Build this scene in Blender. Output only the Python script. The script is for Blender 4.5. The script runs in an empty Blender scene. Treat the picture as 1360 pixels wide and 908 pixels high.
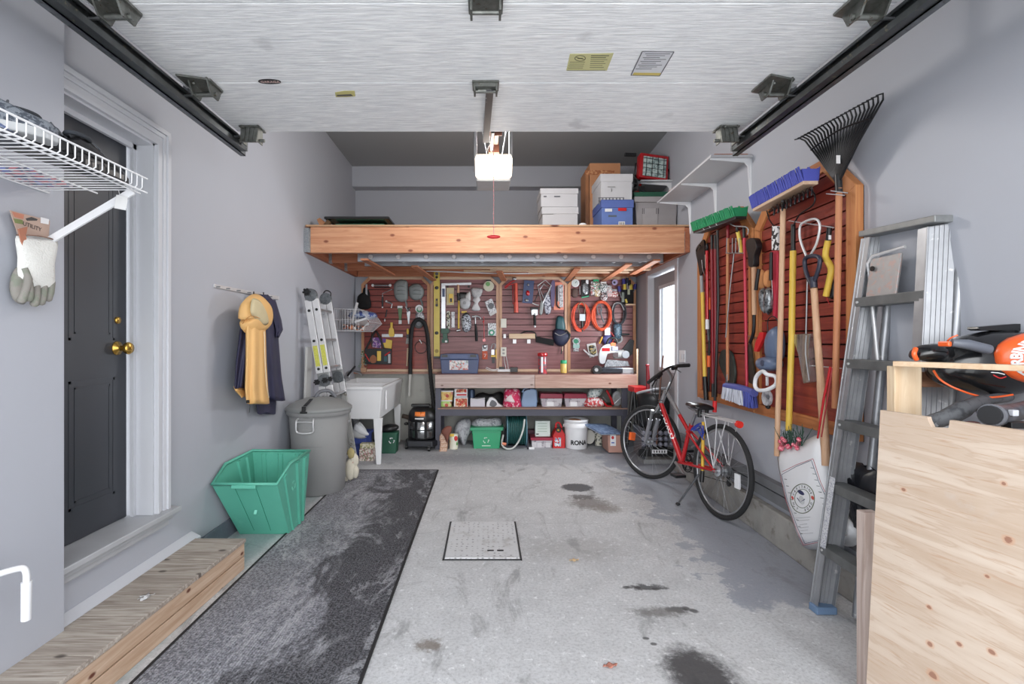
import bpy, math, random
from mathutils import Vector, Matrix, Euler
random.seed(7)
R = random.random
def U(a, b): return a + (b - a) * random.random()
SC = bpy.context.scene
COL = SC.collection
FP, CX, CY, HC = 660.0, 645.0, 452.0, 1.3      # focal length in pixels, vanishing point, camera height
XL, YB, ZC = -1.71, 6.53, 3.53                 # left wall, back wall, ceiling
XN = -1.64                                     # near part of the left wall
def rw(y): return 1.80 + .027 * y              # right wall (slightly splayed)

# ------------------------------------------------------------------ materials
def lin(c):
    c = c / 255.0
    return c / 12.92 if c <= .04045 else ((c + .055) / 1.055) ** 2.4
def col(c): return (lin(c[0]), lin(c[1]), lin(c[2]), 1)
class NT:
    def __init__(s, name):
        s.m = bpy.data.materials.new(name); s.m.use_nodes = True
        s.t = s.m.node_tree; s.n = s.t.nodes; s.l = s.t.links
        s.b = s.n['Principled BSDF']; s.tc = s.n.new('ShaderNodeTexCoord')
    def inp(s, sock, v):
        if hasattr(v, 'bl_idname') or isinstance(v, bpy.types.NodeSocket): s.l.new(v, sock)
        elif v is not None: sock.default_value = v
    def math(s, op, a, b=None, c=None):
        n = s.n.new('ShaderNodeMath'); n.operation = op
        s.inp(n.inputs[0], a); s.inp(n.inputs[1], b)
        if c is not None: s.inp(n.inputs[2], c)
        return n.outputs[0]
    def mapp(s, scale=(1, 1, 1), loc=(0, 0, 0), rot=(0, 0, 0), src='Object'):
        n = s.n.new('ShaderNodeMapping')
        s.l.new(s.tc.outputs[src], n.inputs[0])
        n.inputs['Scale'].default_value = scale; n.inputs['Location'].default_value = loc; n.inputs['Rotation'].default_value = rot
        return n.outputs[0]
    def noise(s, vec, scale=5, detail=4, rough=.5, dist=0):
        n = s.n.new('ShaderNodeTexNoise'); s.l.new(vec, n.inputs['Vector'])
        n.inputs['Scale'].default_value = scale; n.inputs['Detail'].default_value = detail
        n.inputs['Roughness'].default_value = rough; n.inputs['Distortion'].default_value = dist
        return n.outputs['Fac']
    def ramp(s, f, lo, hi):
        n = s.n.new('ShaderNodeMapRange'); n.interpolation_type = 'SMOOTHSTEP'
        s.inp(n.inputs[0], f); n.inputs[1].default_value = lo; n.inputs[2].default_value = hi
        return n.outputs[0]
    def mix(s, f, a, b):
        n = s.n.new('ShaderNodeMix'); n.data_type = 'RGBA'
        s.inp(n.inputs[0], f); s.inp(n.inputs[6], a); s.inp(n.inputs[7], b)
        return n.outputs[2]
    def bump(s, h, st=.3, dist=.01):
        n = s.n.new('ShaderNodeBump'); n.inputs['Strength'].default_value = st; n.inputs['Distance'].default_value = dist
        s.l.new(h, n.inputs['Height']); s.l.new(n.outputs[0], s.b.inputs['Normal'])
MATS = {}
def mat(name, c, rough=.55, metal=0, var=.08, vs=9, bump=0, bs=60, c2=None, th=(.45, .6), coat=0, alpha=None, trans=0, stretch=(1, 1, 1)):
    """general procedural material: base colour with noise variation, optional second colour in patches"""
    if name in MATS: return MATS[name]
    t = NT(name); v = t.mapp(stretch)
    n1 = t.noise(v, vs, 5)
    d = tuple(x * (1 - var * 2.2) for x in col(c)[:3]) + (1,)
    l = tuple(min(1, x * (1 + var)) for x in col(c)[:3]) + (1,)
    o = t.mix(n1, d, l)
    if c2 is not None:
        o = t.mix(t.ramp(t.noise(v, vs * 1.7, 6, .6), *th), o, col(c2))
    t.l.new(o, t.b.inputs['Base Color'])
    t.b.inputs['Roughness'].default_value = rough; t.b.inputs['Metallic'].default_value = metal
    if coat: t.b.inputs['Coat Weight'].default_value = coat
    if trans: t.b.inputs['Transmission Weight'].default_value = trans
    if alpha is not None: t.b.inputs['Alpha'].default_value = alpha
    if bump: t.bump(t.noise(v, bs, 4), bump, .004)
    MATS[name] = t.m
    return t.m
def wood(name, c, c2, axis='x', rough=.6, knots=True, gs=1.0, knotc=(96, 50, 34), ks=2.2, kr=.06, kd='y'):
    """long-grain wood with knots; axis = grain direction in object space"""
    if name in MATS: return MATS[name]
    t = NT(name)
    st = {'x': (.6, 9, 9), 'y': (9, .6, 9), 'z': (9, 9, .6)}[axis]
    v = t.mapp(tuple(k * gs for k in st))
    g = t.noise(v, 3.2, 7, .62, 1.4)
    w = t.n.new('ShaderNodeTexWave'); w.wave_type = 'BANDS'; w.bands_direction = 'Z' if axis != 'z' else 'X'
    t.l.new(t.mapp(tuple(k * gs * .5 for k in st)), w.inputs['Vector'])
    w.inputs['Scale'].default_value = 1.3; w.inputs['Distortion'].default_value = 6; w.inputs['Detail'].default_value = 3
    o = t.mix(t.ramp(g, .3, .72), col(c), col(c2))
    o = t.mix(t.math('MULTIPLY', w.outputs['Fac'], .35), o, col(c2))
    if knots:
        vo = t.n.new('ShaderNodeTexVoronoi'); vo.feature = 'F1'; vo.voronoi_dimensions = '2D'
        ksx = [{'x': (.55, 1, 1), 'y': (1, .55, 1), 'z': (1, 1, .55)}[axis][i] * (0 if 'xyz'[i] == kd else 1) for i in range(3)]
        sp = t.n.new('ShaderNodeSeparateXYZ'); cb = t.n.new('ShaderNodeCombineXYZ'); t.l.new(t.mapp(tuple(k * ks for k in ksx)), sp.inputs[0])
        p_, q_ = {'y': (0, 2), 'x': (1, 2), 'z': (0, 1)}[kd]; t.l.new(sp.outputs[p_], cb.inputs[0]); t.l.new(sp.outputs[q_], cb.inputs[1]); t.l.new(cb.outputs[0], vo.inputs['Vector']); vo.inputs['Scale'].default_value = 1.6
        d = t.math('ADD', vo.outputs['Distance'], t.math('MULTIPLY', g, .03))
        o = t.mix(t.ramp(d, kr * 1.5, kr * .7), o, col(knotc))
    t.l.new(o, t.b.inputs['Base Color']); t.b.inputs['Roughness'].default_value = rough
    t.bump(g, .15, .004)
    MATS[name] = t.m
    return t.m
def emis(name, c, s):
    if name in MATS: return MATS[name]
    t = NT(name)
    t.b.inputs['Base Color'].default_value = col(c)
    t.b.inputs['Emission Color'].default_value = col(c); t.b.inputs['Emission Strength'].default_value = s
    MATS[name] = t.m
    return t.m
def speck(name, cs, scale=60, rough=.6, metal=0):
    """many-coloured printed / mixed surface (packaging print, pebbled plastic)"""
    if name in MATS: return MATS[name]
    t = NT(name)
    vo = t.n.new('ShaderNodeTexVoronoi'); vo.feature = 'F1'; vo.inputs['Scale'].default_value = scale
    t.l.new(t.mapp(), vo.inputs['Vector'])
    sp = t.n.new('ShaderNodeSeparateColor'); t.l.new(vo.outputs['Color'], sp.inputs[0])
    cr = t.n.new('ShaderNodeValToRGB'); cr.color_ramp.interpolation = 'CONSTANT'
    e = cr.color_ramp.elements
    while len(e) < len(cs): e.new(.5)
    for i, c in enumerate(cs): e[i].position = i / len(cs); e[i].color = col(c)
    t.l.new(sp.outputs[0], cr.inputs[0]); t.l.new(cr.outputs[0], t.b.inputs['Base Color'])
    t.b.inputs['Roughness'].default_value = rough; t.b.inputs['Metallic'].default_value = metal
    MATS[name] = t.m
    return t.m

# ------------------------------------------------------------------ mesh builder
def smoothpts(p, n=6, closed=False):
    P = [Vector(q) for q in p]
    if len(P) < 3: return P
    out = []; m = len(P); rng = m if closed else m - 1
    for i in range(rng):
        if closed: a, b, c, d = P[(i - 1) % m], P[i], P[(i + 1) % m], P[(i + 2) % m]
        else: a, b, c, d = P[max(i - 1, 0)], P[i], P[i + 1], P[min(i + 2, m - 1)]
        for k in range(n):
            t = k / n
            out.append(.5 * ((2 * b) + (c - a) * t + (2 * a - 5 * b + 4 * c - d) * t * t + (3 * b - a - 3 * c + d) * t ** 3))
    if not closed: out.append(P[-1])
    return out
class B:
    def __init__(s): s.v = []; s.f = []; s.mi = []; s.sm = []
    def add(s, vs, fs, smooth=False, mi=0):
        o = len(s.v); s.v += [Vector(q) for q in vs]
        for f in fs: s.f.append([o + i for i in f]); s.mi.append(mi); s.sm.append(smooth)
        return s
    def box(s, c, d, rot=None, mi=0, taper=None):
        x, y, z = d[0] / 2, d[1] / 2, d[2] / 2
        vs = [Vector((i * x, j * y, k * z)) for k in (-1, 1) for j in (-1, 1) for i in (-1, 1)]
        if taper:
            for q in vs[:4]: q.x *= taper[0]; q.y *= taper[1]
        if rot:
            M = Euler([math.radians(a) for a in rot]).to_matrix(); vs = [M @ q for q in vs]
        c = Vector(c); vs = [q + c for q in vs]
        return s.add(vs, [(0, 2, 3, 1), (4, 5, 7, 6), (0, 1, 5, 4), (2, 6, 7, 3), (0, 4, 6, 2), (1, 3, 7, 5)], mi=mi)
    def bb(s, x0, x1, y0, y1, z0, z1, mi=0):
        return s.box(((x0 + x1) / 2, (y0 + y1) / 2, (z0 + z1) / 2), (abs(x1 - x0), abs(y1 - y0), abs(z1 - z0)), mi=mi)
    def cyl(s, p0, p1, r0, r1=None, n=14, mi=0, smooth=True):
        p0, p1 = Vector(p0), Vector(p1); r1 = r0 if r1 is None else r1
        d = (p1 - p0).normalized(); a = d.orthogonal().normalized(); b = d.cross(a)
        vs = []
        for p, r in ((p0, r0), (p1, r1)):
            for i in range(n):
                t = 2 * math.pi * i / n; vs.append(p + a * (r * math.cos(t)) + b * (r * math.sin(t)))
        s.add(vs, [(i, (i + 1) % n, n + (i + 1) % n, n + i) for i in range(n)], smooth, mi)
        s.add(vs[:n], [tuple(range(n))[::-1]], False, mi); s.add(vs[n:], [tuple(range(n))], False, mi)
        return s
    def tube(s, pts, r, n=8, closed=False, mi=0, sm=0, flat=None):
        """r: number or list; flat=(k) squashes along the second frame axis"""
        P = smoothpts(pts, sm, closed) if sm else [Vector(q) for q in pts]
        m = len(P)
        rr = r if isinstance(r, (list, tuple)) else [r] * m
        if len(rr) != m: rr = [rr[int(i * (len(rr) - 1) / max(1, m - 1) + .001)] for i in range(m)]
        vs = []; up = None
        for i in range(m):
            if closed: d = P[(i + 1) % m] - P[i - 1]
            else: d = P[min(i + 1, m - 1)] - P[max(i - 1, 0)]
            if d.length < 1e-9: d = Vector((0, 0, 1))
            d.normalize()
            if up is None: up = d.orthogonal().normalized()
            up = (up - d * up.dot(d)); up = up.normalized() if up.length > 1e-6 else d.orthogonal().normalized()
            b = d.cross(up)
            for k in range(n):
                t = 2 * math.pi * k / n
                vs.append(P[i] + up * (rr[i] * math.cos(t)) + b * (rr[i] * math.sin(t) * (flat or 1)))
        fs = []
        for i in range(m if closed else m - 1):
            for k in range(n):
                a, b_, c, d_ = i * n + k, i * n + (k + 1) % n, ((i + 1) % m) * n + (k + 1) % n, ((i + 1) % m) * n + k
                fs.append((a, b_, c, d_))
        s.add(vs, fs, True, mi)
        if not closed:
            s.add(vs[:n], [tuple(range(n))[::-1]], False, mi); s.add(vs[-n:], [tuple(range(n))], False, mi)
        return s
    def lathe(s, prof, c=(0, 0, 0), n=24, M=None, mi=0, smooth=True, sx=1, sy=1):
        """profile [(r, z)...] about local z; M a rotation matrix"""
        c = Vector(c); vs = []
        for r, z in prof:
            for i in range(n):
                t = 2 * math.pi * i / n
                q = Vector((r * math.cos(t) * sx, r * math.sin(t) * sy, z))
                vs.append((M @ q if M else q) + c)
        fs = []
        for j in range(len(prof) - 1):
            for i in range(n): fs.append((j * n + i, j * n + (i + 1) % n, (j + 1) * n + (i + 1) % n, (j + 1) * n + i))
        s.add(vs, fs, smooth, mi)
        if prof[0][0] > 1e-4: s.add(vs[:n], [tuple(range(n))[::-1]], False, mi)
        if prof[-1][0] > 1e-4: s.add(vs[-n:], [tuple(range(n))], False, mi)
        return s
    def prism(s, o, y0, y1, mi=0, axis='y', smooth=False):
        """outline [(a,b)] in the plane normal to axis, extruded from y0 to y1"""
        n = len(o)
        f = {'y': lambda a, b, t: (a, t, b), 'x': lambda a, b, t: (t, a, b), 'z': lambda a, b, t: (a, b, t)}[axis]
        vs = [f(a, b, y0) for a, b in o] + [f(a, b, y1) for a, b in o]
        s.add(vs, [tuple(range(n)), tuple(range(n, 2 * n))[::-1]], False, mi)
        s.add(vs, [(i, n + i, n + (i + 1) % n, (i + 1) % n) for i in range(n)], smooth, mi)
        return s
    def ell(s, c, r, n=14, m=9, rot=None, mi=0, jit=0):
        c = Vector(c); M = Euler([math.radians(a) for a in rot]).to_matrix() if rot else None
        vs = []
        for j in range(m + 1):
            p = math.pi * j / m
            for i in range(n):
                t = 2 * math.pi * i / n; k = 1 + U(-jit, jit)
                q = Vector((r[0] * math.sin(p) * math.cos(t), r[1] * math.sin(p) * math.sin(t), r[2] * math.cos(p))) * k
                vs.append((M @ q if M else q) + c)
        return s.add(vs, [(j * n + i, (j + 1) * n + i, (j + 1) * n + (i + 1) % n, j * n + (i + 1) % n) for j in range(m) for i in range(n)], True, mi)
    def grid(s, fn, nu, nv, mi=0, smooth=True, thick=0, cu=False):
        vs = [Vector(fn(i / nu, j / nv)) for j in range(nv + 1) for i in range(nu + 1)]
        fs = [(j * (nu + 1) + i, j * (nu + 1) + i + 1, (j + 1) * (nu + 1) + i + 1, (j + 1) * (nu + 1) + i) for j in range(nv) for i in range(nu)]
        return s.add(vs, fs, smooth, mi)
    def torus(s, c, R_, r, M=None, n=28, m=8, mi=0, sx=1, sy=1):
        c = Vector(c); P = []
        for i in range(n):
            t = 2 * math.pi * i / n; q = Vector((R_ * math.cos(t) * sx, R_ * math.sin(t) * sy, 0)); P.append((M @ q if M else q) + c)
        return s.tube(P, r, m, True, mi)
    def build(s, name, m, parent=None, bev=0, solid=0, weld=False, sub=0, label=None):
        me = bpy.data.meshes.new(name); me.from_pydata(s.v, [], s.f)
        ms = m if isinstance(m, (list, tuple)) else [m]
        for q in ms: me.materials.append(q)
        me.polygons.foreach_set('material_index', s.mi); me.polygons.foreach_set('use_smooth', s.sm)
        me.update()
        import bmesh
        bm = bmesh.new(); bm.from_mesh(me)
        if weld or bev or sub: bmesh.ops.remove_doubles(bm, verts=bm.verts, dist=1e-5)
        bmesh.ops.recalc_face_normals(bm, faces=bm.faces)
        bm.to_mesh(me); bm.free()
        o = bpy.data.objects.new(name, me); COL.objects.link(o)
        if parent is not None: o.parent = parent
        if solid: q = o.modifiers.new('s', 'SOLIDIFY'); q.thickness = solid; q.offset = 0
        if bev: q = o.modifiers.new('b', 'BEVEL'); q.width = bev; q.segments = 2; q.limit_method = 'ANGLE'; q.angle_limit = math.radians(40)
        if sub: q = o.modifiers.new('u', 'SUBSURF'); q.levels = sub; q.render_levels = sub
        if label: o['label'] = label
        return o
def thing(name, label, cat, loc=(0, 0, 0), rz=0, group=None):
    o = bpy.data.objects.new(name, None); COL.objects.link(o); o.empty_display_size = .05
    o.location = loc; o.rotation_euler = (0, 0, rz); o['label'] = label; o['category'] = cat
    if group: o['group'] = group
    return o
def tag(o, label, cat, group=None):
    o['label'] = label; o['category'] = cat
    if group: o['group'] = group
    return o
def struct(b, name, m, **k):
    o = b.build(name, m, **k); o['kind'] = 'structure'
    return o
def copy_tree(o, parent=None):
    c = o.copy(); COL.objects.link(c)
    if parent is not None: c.parent = parent
    for ch in list(o.children): copy_tree(ch, c)
    return c
def px3(px, py, y):                     # a photo pixel at distance y -> a point in the room
    return Vector(((px - CX) / FP * y, y, HC + (CY - py) / FP * y))

def text_mesh(body, size, ext=.001, align='CENTER', bold=0):
    cu = bpy.data.curves.new('t', 'FONT'); cu.body = body; cu.size = size; cu.extrude = ext; cu.align_x = align; cu.align_y = 'CENTER'
    cu.resolution_u = 3; cu.offset = bold
    ob = bpy.data.objects.new('t', cu); COL.objects.link(ob)
    dg = bpy.context.evaluated_depsgraph_get(); dg.update()
    me = bpy.data.meshes.new_from_object(ob.evaluated_get(dg))
    bpy.data.objects.remove(ob); bpy.data.curves.remove(cu)
    return me
def text(body, size, m, parent, loc, rot=(90, 0, 0), name='lettering', ext=.001, bold=0, warp=None, sx=1):
    me = text_mesh(body, size, ext, bold=bold)
    if warp or sx != 1:
        for v in me.vertices:
            v.co.x *= sx
            if warp: v.co = Vector(warp(v.co))
    me.materials.clear(); me.materials.append(m)
    o = bpy.data.objects.new(name, me); COL.objects.link(o); o.parent = parent
    o.location = loc; o.rotation_euler = [math.radians(a) for a in rot]
    return o

class W:
    """a thing standing in front of a plane; converts photo pixels to its local coordinates.
    kind B: plane facing the camera at depth y0; R: right wall; L: left wall.  d = distance out of the plane."""
    def __init__(s, kind, name, label, cat, px, py, y0=6.49, d=0, group=None):
        s.k = kind; s.y0 = y0; s.d = d
        s.a, s.b = s.ab(px, py, d)
        rz = {'N': math.pi / 2, 'B': 0, 'R': -math.pi / 2 - math.atan(.027), 'L': math.pi / 2}[kind]
        s.o = thing(name, label, cat, s.wd(s.a, s.b, d), rz, group)
    def ab(s, px, py, d):
        u, v = (px - CX) / FP, (CY - py) / FP
        if s.k == 'B': y = s.y0 - d; return u * y, HC + v * y
        if s.k == 'R': y = (1.8 - d) / (u - .027); return -y * 1.00036, HC + v * y
        y = ((XN if s.k == 'N' else XL) + d) / u; return y, HC + v * y
    def wd(s, a, b, d):
        if s.k == 'B': return Vector((a, s.y0 - d, b))
        if s.k == 'R': y = -a / 1.00036; return Vector((rw(y) - d, y, b))
        return Vector(((XN if s.k == 'N' else XL) + d, a, b))
    def L(s, px, py, d=None):
        d = s.d if d is None else d
        a, b = s.ab(px, py, d)
        return Vector((a - s.a, -(d - s.d), b - s.b))
    def scale(s, px, py, d):           # metres per pixel, vertically
        return abs(s.L(px, py, d).z - s.L(px, py + 10, d).z) / 10
    def plate(s, name, m, o, d0=None, d1=None, bev=.0015, parent=None, smooth=False, sm=0, label=None):
        d0 = s.d if d0 is None else d0; d1 = d0 + .02 if d1 is None else d1
        q = [s.L(x, y, (d0 + d1) / 2) for x, y in o]
        if sm: q = smoothpts(q, sm, True)
        return B().prism([(p.x, p.z) for p in q], -(d0 - s.d), -(d1 - s.d), smooth=smooth or sm > 0).build(name, m, parent or s.o, bev=bev, label=label)
    def rect(s, name, m, x0, y0, x1, y1, d0=None, d1=None, bev=.002, parent=None, label=None):
        return s.plate(name, m, [(x0, y1), (x1, y1), (x1, y0), (x0, y0)], d0, d1, bev, parent, label=label)
    def tube(s, name, m, pts, r, d=None, n=8, sm=0, closed=False, parent=None, flat=None, label=None):
        """pts (px,py[,d]); r in pixels (vertical scale) or list"""
        q = []
        for p in pts: q.append(s.L(p[0], p[1], p[2] if len(p) > 2 else d))
        k = s.scale(pts[0][0], pts[0][1], (pts[0][2] if len(pts[0]) > 2 else (s.d if d is None else d)))
        rr = [x * k for x in r] if isinstance(r, (list, tuple)) else r * k
        return B().tube(q, rr, n, closed, sm=sm, flat=flat).build(name, m, parent or s.o, label=label)
    def ell(s, name, m, px, py, rx, ry, rd=None, d=None, rot=None, parent=None, jit=0, label=None):
        d = s.d if d is None else d
        k = s.scale(px, py, d)
        c = s.L(px, py, d)
        a = abs(s.L(px + rx, py, d).x - c.x) if s.k == 'B' else rx * k
        return B().ell(c, (a, (rd if rd is not None else min(rx, ry)) * k, ry * k), rot=rot, jit=jit).build(name, m, parent or s.o, label=label)
    def disc(s, name, m, px, py, r, d0, d1, hole=0, parent=None, n=24, label=None, sx=1):
        k = s.scale(px, py, d0); c = s.L(px, py, d0); r *= k; hole *= k; t = d1 - d0
        M = Matrix.Rotation(math.pi / 2, 3, 'X')
        pr = [(r, 0), (r, t)] if not hole else [(hole, 0), (r, 0), (r, t), (hole, t), (hole, 0)]
        b = B()
        if hole:
            b.lathe([(hole, 0), (hole, 1e-6)], c, n, M) if False else None
            vs = []; prof = [(hole, 0), (r, 0), (r, t), (hole, t)]
            for rr, z in prof:
                for i in range(n):
                    a = 2 * math.pi * i / n; vs.append(M @ Vector((rr * math.cos(a) * sx, rr * math.sin(a), z)) + c)
            b.add(vs, [(j * n + i, j * n + (i + 1) % n, ((j + 1) % 4) * n + (i + 1) % n, ((j + 1) % 4) * n + i) for j in range(4) for i in range(n)], False)
            return b.build(name, m, parent or s.o, label=label)
        return b.lathe(pr, c, n, M, sx=sx).build(name, m, parent or s.o, bev=min(.002, r * .2), label=label)
    def lathe(s, name, m, px, prof, dc, n=24, parent=None, label=None, sy=1):
        """vertical axis; prof [(half width px, py)...]; dc = depth of axis"""
        k = s.scale(px, prof[0][1], dc); pr = []
        for hw, py in prof: pr.append((hw * k, s.L(px, py, dc).z))
        c = s.L(px, prof[0][1], dc)
        return B().lathe(pr, (c.x, c.y, 0), n, sy=sy).build(name, m, parent or s.o, label=label)
# ------------------------------------------------------------------ shared materials
wallm = mat('wall_paint', (172, 175, 184), .55, var=.02, vs=2, bump=.05, bs=140)
ceilm = mat('ceiling_paint', (150, 152, 154), .7, var=.02, vs=2)
trimm = mat('trim_paint', (200, 202, 208), .35, var=.02, vs=3)
stem = mat('stem_wall_concrete', (165, 165, 160), .85, var=.12, vs=4, bump=.4, bs=30, c2=(140, 138, 132), th=(.62, .75))
fir = wood('fir_beam', (214, 164, 128), (186, 126, 92), 'x', knotc=(128, 72, 52), ks=2.6, kr=.06)
fird = wood('fir_side', (176, 112, 80), (140, 78, 52), 'y', ks=2)
firx = wood('fir_joist', (190, 128, 94), (160, 96, 66), 'x', ks=2.4)
cedar = wood('cedar_trim', (196, 134, 82), (170, 104, 60), 'z', ks=1.6, kr=.04)
cedarx = wood('cedar_trim_flat', (190, 124, 76), (150, 88, 50), 'x', ks=2, kr=.05)
palez = wood('pale_trim', (206, 172, 148), (184, 142, 114), 'z', ks=1.4, kr=.035)
palex = wood('pale_strip', (214, 190, 165), (190, 155, 128), 'x', ks=1.4, kr=.03)
pine = wood('pale_pine', (222, 202, 174), (204, 176, 142), 'z', ks=1.8, kr=.03)
pinex = wood('pale_pine_flat', (216, 194, 166), (198, 168, 136), 'x', ks=1.8, kr=.03)
ash = wood('ash_handle', (205, 170, 140), (178, 136, 104), 'z', knots=False)
tanw = wood('tan_handle', (192, 132, 92), (166, 104, 70), 'z', knots=False)
redslat = wood('red_slat', (150, 62, 48), (112, 40, 34), 'x', .42, knots=False)
redslatb = wood('faded_red_slat', (140, 92, 94), (112, 66, 68), 'x', .42, knots=False)
benchw = wood('bench_board', (190, 172, 166), (160, 140, 134), 'x', .6, ks=2, kr=.04, knotc=(110, 90, 84))
benchtop = wood('bench_top', (140, 96, 90), (110, 70, 66), 'x', .3, knots=False)
alu = mat('aluminium', (190, 192, 196), .35, .75, var=.12, vs=14, bump=.05, bs=80)
alud = mat('dull_aluminium', (150, 152, 152), .5, .6, var=.2, vs=20, bump=.1, bs=60)
aluw = mat('bright_aluminium', (214, 214, 216), .42, .45, var=.07, vs=16)
steel = mat('steel', (170, 172, 175), .3, .9, var=.1, vs=20)
galv = mat('galvanised_steel', (120, 124, 128), .42, .8, var=.25, vs=30, c2=(80, 84, 84), th=(.5, .7))
trackm = mat('track_steel', (86, 90, 92), .42, .75, var=.3, vs=18, c2=(120, 116, 100), th=(.62, .7))
brass = mat('brass', (200, 160, 80), .25, .95)
black = mat('black_plastic', (26, 26, 28), .4, var=.1)
blackm = mat('black_metal', (30, 31, 34), .35, .4)
rubber = mat('rubber', (32, 32, 34), .75)
dark = mat('dark_grey_metal', (70, 70, 80), .5, .3, var=.15, vs=10)
white = mat('white_plastic', (226, 227, 230), .45, var=.03)
whitem = mat('white_enamel', (228, 229, 232), .3, var=.02)
paper = mat('white_card', (208, 208, 208), .8, var=.04)
redp = mat('red_plastic', (200, 36, 40), .4, var=.08)
redm = mat('red_paint', (176, 26, 34), .25, .1, coat=.5)
maroon = mat('maroon_pole', (130, 24, 36), .35)
pinkr = mat('raspberry_pole', (190, 50, 72), .4)
orange = mat('orange_plastic', (232, 104, 48), .4)
ocord = mat('orange_cord', (222, 84, 58), .5)
yellow = mat('yellow_fibreglass', (226, 190, 78), .45, var=.06)
ylev = mat('yellow_level', (206, 184, 78), .4)
blue = mat('blue_plastic', (66, 86, 170), .45)
navy = mat('navy_plastic', (58, 72, 110), .45)
dnavy = mat('dark_navy', (34, 40, 66), .6)
teal = mat('teal_plastic', (40, 84, 92), .45)
green = mat('green_plastic', (40, 158, 110), .4, var=.05)
bgreen = mat('brush_green', (24, 140, 90), .6, bump=.5, bs=200)
dgreen = mat('dark_green', (30, 82, 62), .45)
clear = mat('clear_plastic', (220, 225, 230), .12, alpha=.38)
milky = mat('milky_plastic', (206, 208, 212), .3, alpha=.75)
greyp = mat('grey_plastic', (150, 151, 152), .5, var=.04)
greyd = mat('mid_grey_plastic', (100, 102, 108), .5)
felt = mat('grey_felt', (140, 145, 145), .9, bump=.5, bs=120)
purple = mat('purple_print', (110, 66, 140), .5)
cardb = mat('brown_cardboard', (176, 124, 88), .8, var=.06)
cardp = mat('pinkish_cardboard', (182, 140, 128), .8, var=.05)
hookm = mat('hook_wire', (205, 206, 210), .3, .6)
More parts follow.
